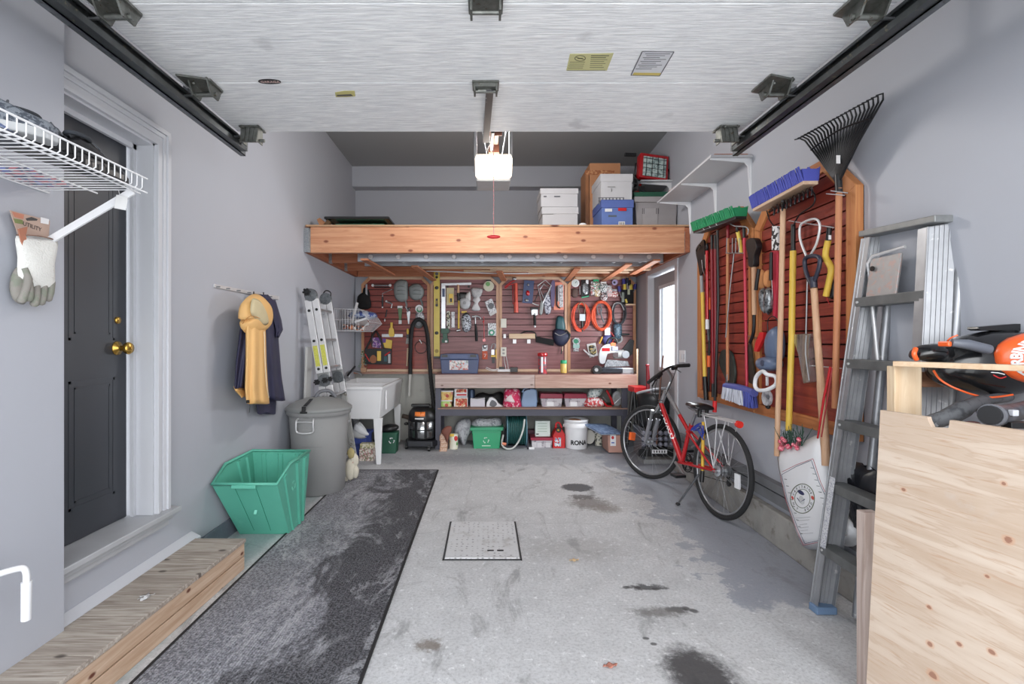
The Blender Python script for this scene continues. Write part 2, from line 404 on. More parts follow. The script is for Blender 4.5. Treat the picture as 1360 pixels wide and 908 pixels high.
# ------------------------------------------------------------------ floor
def floor_mat():
    t = NT('concrete_floor'); v = t.mapp()
    sep = t.n.new('ShaderNodeSeparateXYZ'); t.l.new(t.tc.outputs['Object'], sep.inputs[0]); X, Y = sep.outputs[0], sep.outputs[1]
    n_big = t.noise(v, 1.1, 5, .6); n_mid = t.noise(v, 5, 8, .65); n_fine = t.noise(v, 70, 3, .7); n_f2 = t.noise(v, 26, 6, .75)
    o = t.mix(n_mid, col((170, 171, 173)), col((216, 217, 219)))
    o = t.mix(t.math('MULTIPLY', t.ramp(n_fine, .42, .72), .45), o, col((130, 131, 134)))
    o = t.mix(t.math('MULTIPLY', t.ramp(n_f2, .56, .68), .7), o, col((236, 237, 238)))
    # worn grey-blue paint: along the right wall, the left wall strip and the far end
    w = t.math('ADD', t.math('MULTIPLY', t.math('SUBTRACT', n_mid, .5), 1.1), t.math('MULTIPLY', t.math('SUBTRACT', n_f2, .5), .35))
    r1 = t.ramp(t.math('ADD', X, w), 1.27, 1.33)
    r2 = t.ramp(t.math('ADD', Y, t.math('MULTIPLY', w, .8)), 2.42, 2.52)
    pr = t.math('MULTIPLY', r1, r2)
    pl = t.ramp(t.math('ADD', X, t.math('MULTIPLY', w, .1)), -1.36, -1.42)
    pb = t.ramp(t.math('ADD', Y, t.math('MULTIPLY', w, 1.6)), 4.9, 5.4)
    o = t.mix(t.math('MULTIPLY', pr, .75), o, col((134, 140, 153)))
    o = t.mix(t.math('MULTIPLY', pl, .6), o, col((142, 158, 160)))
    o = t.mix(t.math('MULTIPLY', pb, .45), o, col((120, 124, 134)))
    # tyre dust drifting in broad curved smears
    d = t.noise(t.mapp((1.2, .5, 1), rot=(0, 0, .35)), 2.4, 7, .7, 1.6)
    o = t.mix(t.math('MULTIPLY', t.ramp(d, .54, .68), .6), o, col((122, 122, 123)))
    # hairline cracks
    vo = t.n.new('ShaderNodeTexVoronoi'); vo.feature = 'DISTANCE_TO_EDGE'; vo.inputs['Scale'].default_value = .55
    mm = t.n.new('ShaderNodeMix'); mm.data_type = 'VECTOR'; mm.inputs[0].default_value = .12
    nn = t.n.new('ShaderNodeTexNoise'); nn.inputs['Scale'].default_value = 3; t.l.new(v, nn.inputs['Vector'])
    t.l.new(v, mm.inputs[4]); t.l.new(nn.outputs['Color'], mm.inputs[5]); t.l.new(mm.outputs[1], vo.inputs['Vector'])
    o = t.mix(t.math('MULTIPLY', t.ramp(vo.outputs['Distance'], .004, .001), .16), o, col((110, 110, 112)))
    def stain(x, y, rx, ry, c, k, soft=.35, ns=1.0):
        nonlocal o
        dx = t.math('DIVIDE', t.math('SUBTRACT', X, x), rx); dy = t.math('DIVIDE', t.math('SUBTRACT', Y, y), ry)
        dd = t.math('SQRT', t.math('ADD', t.math('MULTIPLY', dx, dx), t.math('MULTIPLY', dy, dy)))
        dd = t.math('ADD', dd, t.math('MULTIPLY', t.math('SUBTRACT', n_f2, .5), 2.6 * ns))
        o = t.mix(t.math('MULTIPLY', t.ramp(dd, 1 + soft, 1 - soft), k), o, col(c))
    stain(.81, 4.40, .135, .12, (66, 66, 70), .9, .15, .4)
    stain(.83, 3.98, .15, .13, (112, 106, 102), .75, .5)
    stain(.80, 4.13, .11, .06, (88, 84, 82), .8, .3)
    stain(.93, 3.85, .11, .09, (126, 118, 112), .7, .5)
    stain(.83, 1.93, .125, .17, (56, 54, 56), .93, .35, .5)
    stain(.845, 2.62, .10, .03, (62, 62, 64), .85, .4, 1.2)
    stain(.92, 2.40, .05, .03, (70, 70, 72), .85, .4, 1.0)
    stain(.83, 2.38, .12, .04, (110, 108, 106), .7, .5, 1.2)
    stain(-.24, 2.12, .05, .04, (110, 100, 90), .8, .5, 1.2)
    stain(-.62, 3.3, .05, .06, (110, 108, 106), .5, .5, 1.2)
    stain(.55, 3.1, .3, .16, (150, 148, 146), .4, .6, 1.2)
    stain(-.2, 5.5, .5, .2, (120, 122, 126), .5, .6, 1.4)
    for q in ((.74, 2.62, .02, .014), (.80, 2.615, .016, .012), (.89, 2.60, .022, .014), (.97, 2.41, .02, .02), (1.0, 2.39, .02, .02), (.70, 2.17, .015, .01), (.72, 2.13, .014, .01)): stain(*q, (60, 60, 62), .8, .3, .5)
    t.l.new(o, t.b.inputs['Base Color'])
    t.inp(t.b.inputs['Roughness'], t.math('SUBTRACT', .72, t.math('MULTIPLY', pr, .25)))
    t.bump(t.math('ADD', n_fine, t.math('MULTIPLY', n_f2, .7)), .35, .004)
    return t.m
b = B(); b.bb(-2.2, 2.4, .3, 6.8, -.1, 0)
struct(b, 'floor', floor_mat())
b = B(); b.bb(-14, 14, -16, .3, -.14, -.03)
struct(b, 'driveway_ground', mat('driveway', (236, 236, 233), .9, var=.06, vs=2))

# ------------------------------------------------------------------ walls
def rseg(b, y0, y1, z0, z1, off=0, th=.15):
    b.prism([(rw(y0) - off, y0), (rw(y1) - off, y1), (rw(y1) - off + th, y1), (rw(y0) - off + th, y0)], z0, z1, axis='z')
b = B()
b.bb(XL - .17, XL, 2.56, YB + .2, 0, ZC); b.bb(XL - .17, XL, 1.5, 2.56, 2.31, ZC); b.bb(XL - .17, XL, 1.93, 2.56, 0, .372)
struct(b, 'wall_left', wallm)
b = B(); b.bb(XL - .07, -1.64, .35, 1.933, 0, ZC)
struct(b, 'wall_left_near', wallm)
b = B(); b.bb(XL - .17, XL - .1, .35, 1.66, 0, ZC)
struct(b, 'wall_left_core', wallm)
b = B()
rseg(b, .35, 5.06, 0, ZC); rseg(b, 5.98, YB + .2, 0, ZC); rseg(b, 5.06, 5.98, 2.08, ZC)
struct(b, 'wall_right', wallm)
b = B(); b.bb(XL, 2.0, YB, YB + .15, 0, ZC)
struct(b, 'wall_back', wallm)
b = B(); b.bb(XL, 1.973, 6.36, YB, 3.27, ZC)
struct(b, 'trim_1', wallm)                                   # boxed bulkhead under the ceiling
b = B(); b.bb(XL, 1.97, 6.49, YB, 0, .868)
struct(b, 'baseboard_back', stem)                            # concrete stem wall
b = B(); b.bb(XL, 1.97, 6.44, YB, .868, .89)
struct(b, 'trim_2', wood('ledge_wood', (196, 156, 138), (160, 116, 102), 'x', knots=False))
b = B(); b.bb(XL - .2, 2.3, .35, YB + .2, ZC, ZC + .12)
struct(b, 'ceiling', ceilm)
b = B(); b.bb(XL - .2, 2.3, .35, .5, 2.62, ZC)
struct(b, 'wall_front', wallm)
b = B(); b.bb(XL, XL + .012, 2.9, 6.48, 0, .115)
struct(b, 'baseboard_left', mat('blue_grey_base', (112, 118, 130), .6, var=.15, vs=12, c2=(150, 152, 156), th=(.6, .7)))
# curb and boards along the foot of the right wall
b = B(); rseg(b, .5, 4.98, 0, .215, .055, .055)
struct(b, 'baseboard_right', mat('curb_concrete', (158, 156, 152), .85, var=.2, vs=7, bump=.4, bs=40, c2=(120, 116, 110), th=(.56, .7)), bev=.008)
b = B(); rseg(b, .6, 4.9, .255, .325, .035, .035); rseg(b, .6, 4.9, .338, .392, .05, .05)
struct(b, 'trim_3', mat('curb_board', (112, 114, 118), .6, var=.2, vs=8), bev=.003)

# ------------------------------------------------------------------ left door (to the house)
b = B()


def casing(b):
    # stepped moulding: right leg and head
    for w0, w1, x1 in ((0, .018, -1.685), (.018, .05, -1.696), (.05, .072, -1.690), (.072, .095, -1.680)):
        b.bb(XL, x1, 2.56 + w0, 2.56 + w1, .405, 2.31 + w0)
        b.bb(XL, x1, 1.935, 2.56 + w1, 2.31 + w0, 2.31 + w1)
    return b
struct(casing(B()), 'trim_4', trimm, bev=.002)
b = B()
b.bb(XL - .17, XL + .004, 2.548, 2.562, .40, 2.312); b.bb(XL - .17, XL + .004, 1.94, 2.56, 2.30, 2.312)
b.bb(-1.808, -1.79, 2.525, 2.55, .40, 2.30); b.bb(-1.808, -1.79, 1.94, 2.55, 2.275, 2.30)
struct(b, 'trim_5', trimm)                                   # jamb and stops
b = B()
b.bb(-1.88, -1.652, 1.935, 2.70, .378, .405); b.bb(XL, -1.672, 1.935, 2.66, .352, .378); b.bb(XL, -1.682, 1.935, 2.64, .325, .352)
struct(b, 'trim_6', mat('sill_paint', (176, 178, 182), .4, var=.08, vs=9), bev=.004)
b = B(); b.prism([(XL, .125), (-1.655, .125), (-1.655, .165), (XL, .195)], 1.935, 2.89)
struct(b, 'trim_7', trimm, bev=.003)
doorm = mat('charcoal_door', (50, 53, 60), .42, var=.06, vs=3)
dd = B(); dd.bb(-1.86, -1.822, 1.70, 2.522, .408, 2.288)
door1 = struct(dd, 'door_1', doorm, bev=.003)
b = B()
for y0, y1, z0, z1 in ((2.17, 2.44, .55, 1.12), (2.17, 2.44, 1.3, 2.16), (1.8, 2.07, .55, 1.12), (1.8, 2.07, 1.3, 2.16)):
    for a, c in ((0, .012), (.03, .038)):
        b.bb(-1.823, -1.8204, y0 + a, y1 - a, z0 + a, z0 + c); b.bb(-1.823, -1.8204, y0 + a, y1 - a, z1 - c, z1 - a)
        b.bb(-1.823, -1.8204, y0 + a, y0 + c, z0 + a, z1 - a); b.bb(-1.823, -1.8204, y1 - c, y1 - a, z0 + a, z1 - a)
b.build('door_moulding', doorm, door1)
MX = Matrix.Rotation(math.pi / 2, 3, 'Y')
b = B(); b.lathe([(.034, 0), (.034, .006), (.014, .012), (.012, .035), (.026, .045), (.031, .058), (.024, .07), (.001, .074)], (-1.822, 2.455, 1.262), 24, MX)
b.lathe([(.017, 0), (.017, .01), (.001, .012)], (-1.822, 2.455, 1.40), 16, MX)
b.build('door_knob', brass, door1, label='round brass knob')

# ------------------------------------------------------------------ right door with long window
rd = B()
W0, W1, WZ0, WZ1 = 5.19, 5.74, .985, 1.90
for y0, y1, z0, z1 in ((5.075, W0, .01, 2.05), (W1, 5.965, .01, 2.05), (W0, W1, .01, WZ0), (W0, W1, WZ1, 2.05)):
    rseg(rd, y0, y1, z0, z1, -.06, .04)
door2 = struct(rd, 'door_2', mat('grey_door', (150, 152, 156), .45, var=.03))
b = B()
for y0, y1, z0, z1 in ((W0 - .03, W0 + .01, WZ0 - .03, WZ1 + .03), (W1 - .01, W1 + .03, WZ0 - .03, WZ1 + .03), (W0, W1, WZ0 - .03, WZ0 + .01), (W0, W1, WZ1 - .01, WZ1 + .03)):
    rseg(b, y0, y1, z0, z1, -.05, .02)
b.build('window_frame', trimm, door2, bev=.003)
gl = NT('window_glass'); gl.b.inputs['Base Color'].default_value = (.95, .97, 1, 1); gl.b.inputs['Roughness'].default_value = .25
gl.b.inputs['Transmission Weight'].default_value = 1; gl.b.inputs['IOR'].default_value = 1.05
b = B(); rseg(b, W0, W1, WZ0, WZ1, -.08, .004)
b.build('window_pane', gl.m, door2)
b = B(); rseg(b, 4.99, 5.068, 0, 2.14, .012, .165); rseg(b, 5.972, 6.05, 0, 2.14, .012, .165); rseg(b, 4.985, 6.055, 2.073, 2.145, .014, .16)
struct(b, 'trim_8', trimm, bev=.004)
w = W('R', 'light_switch', 'white double switch plate on the grey wall near the windowed door', 'switch', 906.5, 473, d=.0)
w.rect('cover_plate', white, 902.5, 465, 910, 481, 0, .008)
for q in (904.6, 907.6): w.rect('rocker', trimm, q, 470, q + 1.6, 477, .008, .012, bev=.0005)

# ------------------------------------------------------------------ floor mat, step, hatch
def mat_mat():
    t = NT('salted_ribbed_mat'); v = t.mapp()
    sep = t.n.new('ShaderNodeSeparateXYZ'); t.l.new(t.tc.outputs['Object'], sep.inputs[0]); X = sep.outputs[0]
    fine = t.noise(v, 95, 2, .9); o = t.mix(t.ramp(fine, .38, .62), col((40, 40, 44)), col((104, 104, 110)))
    br = t.noise(t.mapp((1.6, .7, 1)), 2.3, 8, .66, .9)
    side = t.math('MULTIPLY', t.math('SUBTRACT', X, 0), -.55)
    k = t.ramp(t.math('ADD', br, side), .43, .53)
    gray = t.mix(t.ramp(t.noise(v, 80, 3, .9), .38, .62), col((92, 93, 100)), col((172, 173, 180)))
    o = t.mix(t.math('MULTIPLY', k, .8), o, gray)
    s = t.noise(t.mapp((1.6, .8, 1), rot=(0, 0, -.25)), 1.6, 9, .7, .5)
    ridge = t.math('ABSOLUTE', t.math('SUBTRACT', s, .5))
    o = t.mix(t.math('MULTIPLY', t.math('MULTIPLY', t.ramp(ridge, .03, .0), .4), t.ramp(br, .42, .55)), o, col((200, 201, 206)))
    t.l.new(o, t.b.inputs['Base Color']); t.b.inputs['Roughness'].default_value = .95
    wv = t.n.new('ShaderNodeTexWave'); wv.bands_direction = 'X'; wv.inputs['Scale'].default_value = 26; t.l.new(v, wv.inputs['Vector'])
    t.bump(t.math('ADD', wv.outputs['Fac'], fine), .7, .004)
    return t.m
fm = thing('floor_runner', 'long dark grey ribbed runner mat with pale salt stains on the concrete floor', 'mat', (-.905, 2.75, 0))
b = B(); b.bb(-.425, .425, -2.25, 2.2, .0005, .009)
b.build('pile', mat_mat(), fm)
b = B()
b.bb(-.436, -.424, -2.26, 2.211, .0005, .012); b.bb(.424, .436, -2.26, 2.211, .0005, .012); b.bb(-.436, .436, 2.2, 2.212, .0005, .012); b.bb(-.436, .436, -2.262, -2.25, .0005, .012)
b.build('rubber_edge', rubber, fm)

st = thing('wooden_step', 'low weathered wooden step of stacked boards below the charcoal door', 'step', (-1.55, 2.0, 0))
stopm = wood('worn_step_top', (178, 164, 148), (140, 118, 100), 'y', .8, ks=3, kr=.05, knotc=(70, 60, 54))
sfm = wood('step_face', (206, 182, 160), (176, 146, 120), 'y', .75, ks=3, kr=.05, kd='x')
# slightly askew: far end (x -1.37, y 2.84), near end runs out of frame
def stp(y, w): return (-1.66 if w == 0 else -1.405 + (y - 1.886) * .034)
def srow(y0, y1, z0, z1, x_in):
    b = B()
    f = lambda y: stp(y, 1) + 1.55
    b.prism([(x_in + 1.55, y0 - 2), (f(y0), y0 - 2), (f(y1), y1 - 2), (x_in + 1.55, y1 - 2)], z0, z1, axis='z')
    return b
ny = 1.55
srow(ny, 2.83, .0, .071, -1.45).build('lower_board', sfm, st, bev=.003)
srow(ny, 2.83, .0765, .150, -1.45).build('upper_board', sfm, st, bev=.003)
ys = [ny, 1.78, 2.04, 2.30, 2.56, 2.838]
for i in range(5):
    b = B(); f = lambda y: stp(y, 1) + 1.555
    b.prism([(-.108, ys[i] - 2 + .0015), (f(ys[i]), ys[i] - 2 + .0015), (f(ys[i + 1]), ys[i + 1] - 2 - .0015), (-.108, ys[i + 1] - 2 - .0015)], .151, .172, axis='z')
    b.build('top_board', wood('worn_step_top0', (186, 178, 168), (132, 120, 110), 'x', .85, ks=3.6, kr=.07, knotc=(92, 84, 78), kd='z', gs=1.6), st, bev=.003)
B().bb(-.1, .0, ny - 2, .8, .0, .15).build('inner_frame', sfm, st)
tag(B().grid(lambda u, v: (-1.515 + .035 * u + .01 * math.sin(v * 9), 2.16 + .05 * v + .01 * math.sin(u * 8), .1745 + .004 * math.sin(u * 7 + v * 5)), 6, 6).build('paper_scrap', paper, solid=.001), 'small crumpled white paper scrap on the wooden step', 'scrap')

for x, y, lb in ((.515, 2.93, 'tiny tan dried leaf lying on the concrete beyond the streak stains'), (.49, 1.98, 'tiny reddish dried leaf lying near the bottom of the view')):
    lf_ = B(); lf_.grid(lambda u, v: (x + (u - .5) * .05 + .012 * v, y + (v - .5) * .03 * math.sin(.3 + u * 2.5), .003 + .009 * math.sin(u * 5 + v * 3) ** 2), 6, 4); tag(lf_.build('dried_leaf', mat('leaf_tan' if y > 2.5 else 'leaf_red', (206, 178, 140) if y > 2.5 else (178, 120, 104), .8), solid=.001), lb, 'leaf')
ht = thing('floor_hatch', 'square white-painted tread plate hatch set in the concrete floor', 'floor hatch', (-.02, 3.245, 0))
t = NT('tread_plate'); v = t.mapp()
br = t.n.new('ShaderNodeTexBrick'); br.inputs['Scale'].default_value = 18; br.inputs['Mortar Size'].default_value = .014
br.inputs['Color1'].default_value = col((150, 150, 152)); br.inputs['Color2'].default_value = col((184, 184, 186)); br.inputs['Mortar'].default_value = col((205, 206, 208))
t.l.new(v, br.inputs['Vector'])
vo = t.n.new('ShaderNodeTexVoronoi'); vo.inputs['Scale'].default_value = 30; vo.inputs['Randomness'].default_value = .25; t.l.new(v, vo.inputs['Vector'])
o = t.mix(t.ramp(vo.outputs['Distance'], .12, .3), col((138, 138, 140)), col((204, 205, 207)))
o = t.mix(t.ramp(t.noise(v, 9, 6, .7), .5, .7), o, col((178, 177, 176)))
t.l.new(o, t.b.inputs['Base Color']); t.b.inputs['Roughness'].default_value = .6; t.bump(vo.outputs['Distance'], .5, .004)
B().bb(-.222, .222, -.292, .30, .002, .010).build('hatch_plate', t.m, ht, bev=.002)
b = B()
for x0, x1, y0, y1 in ((-.236, -.226, -.31, .315), (.226, .236, -.31, .315), (-.236, .236, -.31, -.298), (-.236, .236, .305, .315)): b.bb(x0, x1, y0, y1, .0005, .004)
b.build('hatch_frame', mat('hatch_gap', (60, 60, 62), .9), ht)
b = B()
for sx in (-1, 1):
    b.bb(.08 + sx * .03 - .02, .08 + sx * .03 + .02, -.20, -.185, .0105, .0125)
b.build('hatch_handle', blackm, ht)

# ------------------------------------------------------------------ overhead sectional garage door
def gdoor_mat():
    t = NT('garage_door_skin'); v = t.mapp((1.5, 26, 26))
    n = t.noise(v, 5, 6, .6, .6)
    o = t.mix(t.ramp(n, .3, .7), col((212, 214, 218)), col((248, 249, 250)))
    o = t.mix(t.ramp(t.noise(t.mapp(), 3, 6), .64, .72), o, col((206, 207, 210)))
    t.l.new(o, t.b.inputs['Base Color']); t.b.inputs['Roughness'].default_value = .5
    t.bump(n, .8, .006)
    return t.m
gd = thing('garage_door', 'raised white wood-grain sectional garage door lying overhead', 'garage door', (.02, 2.78, 2.467))
gm = gdoor_mat(); sec = .53
for i in range(4):
    y1 = -i * sec - (.003 if i else 0); y0 = -(i + 1) * sec + .003
    b = B(); b.bb(-1.405, 1.405, y0, y1, 0, .045); b.build('door_section', gm, gd, bev=.003)
hm = mat('hinge_metal', (132, 134, 130), .4, .8, var=.3, vs=40, c2=(90, 78, 60), th=(.6, .7))
def end_hinge(sx, y, top=False):
    b = B(); x = sx * 1.30
    if top:
        b.box((x, y - .03, -.05), (.092, .008, .10), (-14, 0, 0)); b.box((x - .044, y, -.045), (.006, .06, .09)); b.box((x + .044, y, -.045), (.006, .06, .09))
        for k in (-.022, 0, .022): b.box((x + k, y - .036, -.05), (.006, .006, .09), (-14, 0, 0))
        b.cyl((x - .07, y, -.075), (x + .07, y, -.075), .009)
        b.box((x, y + .01, -.008), (.11, .09, .006))
    else:
        b.prism([(x - .075, y - .10), (x + .055, y - .06), (x + .055, y + .05), (x + .02, y + .08), (x - .08, y + .05)], -.010, -.002, axis='z')
        b.prism([(y - .07, 0), (y - .03, -.06), (y + .03, -.06), (y + .06, 0)], x - .045, x - .038, axis='x')
        b.prism([(y - .07, 0), (y - .03, -.06), (y + .03, -.06), (y + .06, 0)], x + .038, x + .045, axis='x')
        b.cyl((x - .055, y, -.045), (x + .055, y, -.045), .011)
    for k in (-.045, .045): b.ell((x + k * .6, y + k, -.016), (.008, .008, .006), 8, 5)
    h = b.build('roller_hinge', hm, gd)
    b = B(); b.cyl((x + sx * .04, y, -.05), (x + sx * .125, y, -.05), .006); b.build('roller_stem', steel, h)
    b = B(); b.cyl((x + sx * .098, y, -.05), (x + sx * .118, y, -.05), .026, n=18); b.build('roller', mat('nylon_roller', (205, 200, 190), .5), h)
for sx in (-1, 1):
    end_hinge(sx, -.51); end_hinge(sx, -1.056); end_hinge(sx, -.06, True)
for y in (-1.056, -.51):
    b = B()
    b.box((-.02, y, -.004), (.12, .09, .006)); b.box((-.07, y, -.02), (.008, .06, .04)); b.box((.03, y, -.02), (.008, .06, .04)); b.cyl((-.075, y, -.03), (.035, y, -.03), .008)
    b.build('centre_hinge', hm, gd)
# stickers under the door
def dpt(px, py): return ((px - CX) / FP * (1.165 * FP / (CY - py)) - .02, 1.165 * FP / (CY - py) - 2.78)
def sticker(name, m, q, z=-.0016):
    b = B(); b.prism([dpt(*p) for p in q], z, -.0002, axis='z'); return b.build(name, m, gd)
s1 = sticker('warning_label', mat('olive_label', (196, 192, 140), .5), [(752, 94), (806, 94), (815, 71), (757, 72)])
s2 = sticker('instruction_label', mat('pale_label', (204, 205, 210), .5), [(838, 100), (876, 101), (895, 69), (853, 68.5)])
b = B()
def line(b, p, q, wd=.7, z=-.0022):
    a, c = Vector(dpt(*p)), Vector(dpt(*q)); n = (c - a).orthogonal().normalized() * .0022 * wd
    b.prism([tuple(a - n), tuple(c - n), tuple(c + n), tuple(a + n)], z, z + .0006, axis='z')
for k in range(7): line(b, (785 - k * .3, 74 + k * 2.6), (809 - k * 1.2 - 3 * (k % 2), 74 + k * 2.6), 1.4 if k < 2 else .8)
for k in range(4): line(b, (757 - k, 82.5 + k * 2.6), (777 - k, 82.5 + k * 2.6), .7)
line(b, (753, 93.3), (804, 93.3), .8)
for i in range(18):
    a0, a1 = i * math.tau / 18, (i + 1) * math.tau / 18
    line(b, (770.5 + 7 * math.cos(a0), 77.5 + 3.6 * math.sin(a0)), (770.5 + 7 * math.cos(a1), 77.5 + 3.6 * math.sin(a1)), .9)
line(b, (765, 76), (776, 79), .9); line(b, (767, 77.5), (774, 77.5), 1.6)
b.build('printed_marks', mat('olive_ink', (110, 108, 80), .6), s1)
b = B()
for p, q in (((838, 100), (876, 101)), ((876, 101), (895, 69)), ((895, 69), (853, 68.5)), ((853, 68.5), (838, 100))): line(b, p, q, 1.0)
for k in range(9): line(b, (857 - k * 1.6 + 3 * (k % 2), 71.5 + k * 2.5), (890 - k * 1.8 - 5 * (k % 3), 71.5 + k * 2.5), .8)
b.build('printed_marks', mat('grey_ink', (92, 92, 98), .6), s2)
b = B(); b.prism([dpt(*p) for p in ((840, 99.5), (875.5, 100.2), (878, 97), (842, 96.5))], -.0024, -.0017, axis='z'); b.build('yellow_band', mat('mustard', (200, 178, 80), .5), s2)
cx_, cy_ = dpt(358, 108.5)
b = B(); ov = [(cx_ + .051 * math.cos(a * math.tau / 32), cy_ + .020 * math.sin(a * math.tau / 32)) for a in range(32)]
b.prism(ov, -.003, -.0002, axis='z'); ovl = b.build('maker_badge', mat('badge_black', (24, 18, 20), .3), gd)
text('GARAGA', .021, mat('badge_script', (222, 190, 184), .4), ovl, (cx_ + .003, cy_, -.0033), (180, 0, 0), ext=.0004)
s3 = sticker('torn_label_scrap', mat('old_glue', (190, 182, 120), .8), [(445, 123), (457, 121), (471, 121), (472, 128), (460, 129), (446, 129)])
sticker('torn_label_scrap', mat('torn_grey', (96, 90, 84), .8), [(447, 126), (466, 125), (469, 127.5), (448, 128)], -.0024)

# tracks
def track(sx, label):
    t = thing('door_track', label, 'door track', (.02 + sx * 1.40, 2.0, 2.40))
    # C channel opening towards the door
    prof = [(0, -.035), (0, .035), (-.022, .035), (-.026, .02), (-.023, .02), (-.019, .031), (.0 - .004, .031), (-.004, -.031), (-.030, -.031), (-.034, -.012), (-.037, -.012), (-.034, -.035)]
    pr = [(sx * a, c) for a, c in prof]
    b = B(); b.prism(pr, -1.45, .80, axis='y'); b.build('channel', trackm, t)
    b = B(); b.bb(sx * .001, sx * .030, -1.45, .86, -.040, -.036) if sx > 0 else b.bb(-.030, -.001, -1.45, .86, -.040, -.036)
    x0 = sx * .001
    b.bb(min(x0, x0 + sx * .004), max(x0, x0 + sx * .004), -1.45, .86, -.04, .03); b.build('support_angle', galv, t)
    b = B()
    for y in (-.6, -.1, .35): b.cyl((-sx * .006, y, 0), (sx * .012, y, 0), .007, n=8)
    b.build('track_bolt', steel, t)
    b = B(); b.box((-sx * .012, .80, -.005), (.05, .014, .055)); b.build('end_stop', galv, t)
    b = B(); b.bb(sx * .008 - .012, sx * .008 + .012, .30, .333, .03, 1.12); b.build('hanger_strap', galv, t)
track(-1, 'dark steel roller track along the left edge of the raised garage door')
track(1, 'dark steel roller track along the right edge of the raised garage door')

# opener
op = thing('garage_door_opener', 'ceiling-hung garage door opener with a glowing frosted light lens', 'garage door opener', (.055, 3.45, 2.41))
b = B(); b.prism([(.01, .0), (.24, .0), (.29, .06), (.30, .17), (0.01, .17)], -.120, .120, axis='x')
b.build('housing', mat('opener_grey', (168, 170, 172), .5), op, bev=.008)
b = B(); b.prism([(-.105, .012), (.105, .012), (.125, .03), (.128, .135), (.118, .165), (-.118, .165), (-.128, .135), (-.125, .03)], -.05, .012)
b.build('light_lens', emis('lens_glow', (255, 236, 214), 2.2), op, bev=.006)
B().bb(-.0022, .0022, -.053, -.049, .002, .158).build('lens_seam', mat('seam_tan', (190, 150, 120), .5), op)
b = B()
for sx in (-.13, .125):
    b.bb(sx - .012, sx + .012, .10, .103, .10, 1.12)
    b.bb(sx - .012, sx - .009, .10, .125, .10, 1.12)
for p, q in (((-.13, .1, .65), (-.04, .1, .18)), ((-.10, .1, .45), (-.13, .1, .9)), ((.125, .1, .6), (.06, .1, .19))): b.cyl(p, q, .003, n=6)
b.build('hanger_strap', alu, op)
b = B(); b.bb(-.028, .028, -2.6, .05, .20, .235); b.build('drive_rail', mat('rail_dark', (70, 70, 72), .4, .7), op)
cop = mat('copper_tint_bracket', (130, 84, 66), .5, .4)
b = B(); b.box((0, -.30, .19), (.05, .22, .03)); b.box((.0, -.12, .17), (.07, .03, .05)); b.box((-.02, -.45, .165), (.02, .1, .05)); b.cyl((-.035, -.42, .15), (.045, -.42, .15), .012)
b.build('trolley', cop, op)
b = B(); b.tube([(.03, -.42, .16), (.075, -.36, .20)], .004); b.tube([(-.05, -.2, .13), (-.01, -.35, .155)], .004); b.tube([(-.018, -.1, .16), (-.012, -.5, .13)], .012)
b.build('release_lever', blackm, op)
b = B(); b.box((-.045, -.86, .040), (.034, .66, .006), (2.4, 0, 1.6)); b.box((-.060, -.86, .047), (.004, .66, .02), (2.4, 0, 1.6)); b.build('curved_arm', mat('arm_dark', (76, 76, 80), .4, .7), op)
b = B()
for i in range(14): b.cyl((-.053 + i * .0012, -1.12 + i * .042, .026 + i * .0019), (-.053 + i * .0012, -1.12 + i * .042, .034 + i * .0019), .004, n=6)
b.build('arm_hole', mat('bright_hole', (190, 190, 194), .5), op)
b = B(); b.box((-.06, -1.19, .043), (.10, .045, .018)); b.cyl((-.09, -1.18, .03), (-.03, -1.18, .03), .01); b.build('door_bracket', hm, op)
b = B()
for i in range(22): b.ell((-.006 + .001 * math.sin(i), -.42, .13 - i * .0275), (.003, .003, .008), 6, 4)
b.tube([(-.006, -.42, .14), (-.006, -.42, -.47)], .0016, 6); b.build('pull_cord', mat('pink_cord', (214, 150, 150), .7), op)
B().ell((-.006, -.42, -.478), (.042, .012, .012), 14, 8).build('pull_handle', redp, op, label='red oval handle')

# ------------------------------------------------------------------ storage loft
lf = thing('storage_loft', 'fir storage platform spanning the garage above the workbench', 'loft', (0, 4.70, 2.13))
B().bb(-1.66, 1.885, -.0, .04, 0, .245).build('front_beam', fir, lf, bev=.004)
B().bb(-1.66, 1.885, .042, .08, 0.005, .243).build('beam_ply', firx, lf)
B().bb(-1.71, -1.672, -.02, 1.79, .0, .235).build('side_ledger', fird, lf)
b = B(); b.prism([(rw(4.68) - .045, -.02), (rw(6.48) - .045, 1.78), (rw(6.48) - .002, 1.78), (rw(4.68) - .002, -.02)], 0, .235, axis='z'); b.build('side_ledger', fird, lf)
B().bb(-1.66, 1.92, 1.75, 1.79, .0, .235).build('back_ledger', firx, lf)
for y in (.60, 1.19): B().bb(-1.668, 1.9, y, y + .038, .0, .235).build('joist', firx, lf)
B().bb(-1.70, 1.92, -.01, 1.80, .246, .262).build('deck', wood('loft_ply', (196, 160, 126), (170, 130, 98), 'x', ks=1.5), lf)
hg = mat('joist_hanger_zinc', (176, 180, 184), .35, .7, var=.25, vs=60, c2=(140, 150, 156), th=(.5, .6))
b = B(); b.bb(-1.700, -1.655, -.012, -.004, 0, .225); b.bb(-1.708, -1.66, -.03, -.012, .0, .23); b.bb(1.880, 1.918, -.012, -.004, 0, .2); b.build('beam_hanger', hg, lf)
for y in (.60, 1.19):
    for x in (-1.66, 1.875):
        b = B(); b.bb(x - .012, x + .02, y - .006, y - .001, -.002, .13); b.bb(x - .012, x + .02, y, y + .04, -.004, -.001); b.build('joist_hanger', hg, lf)
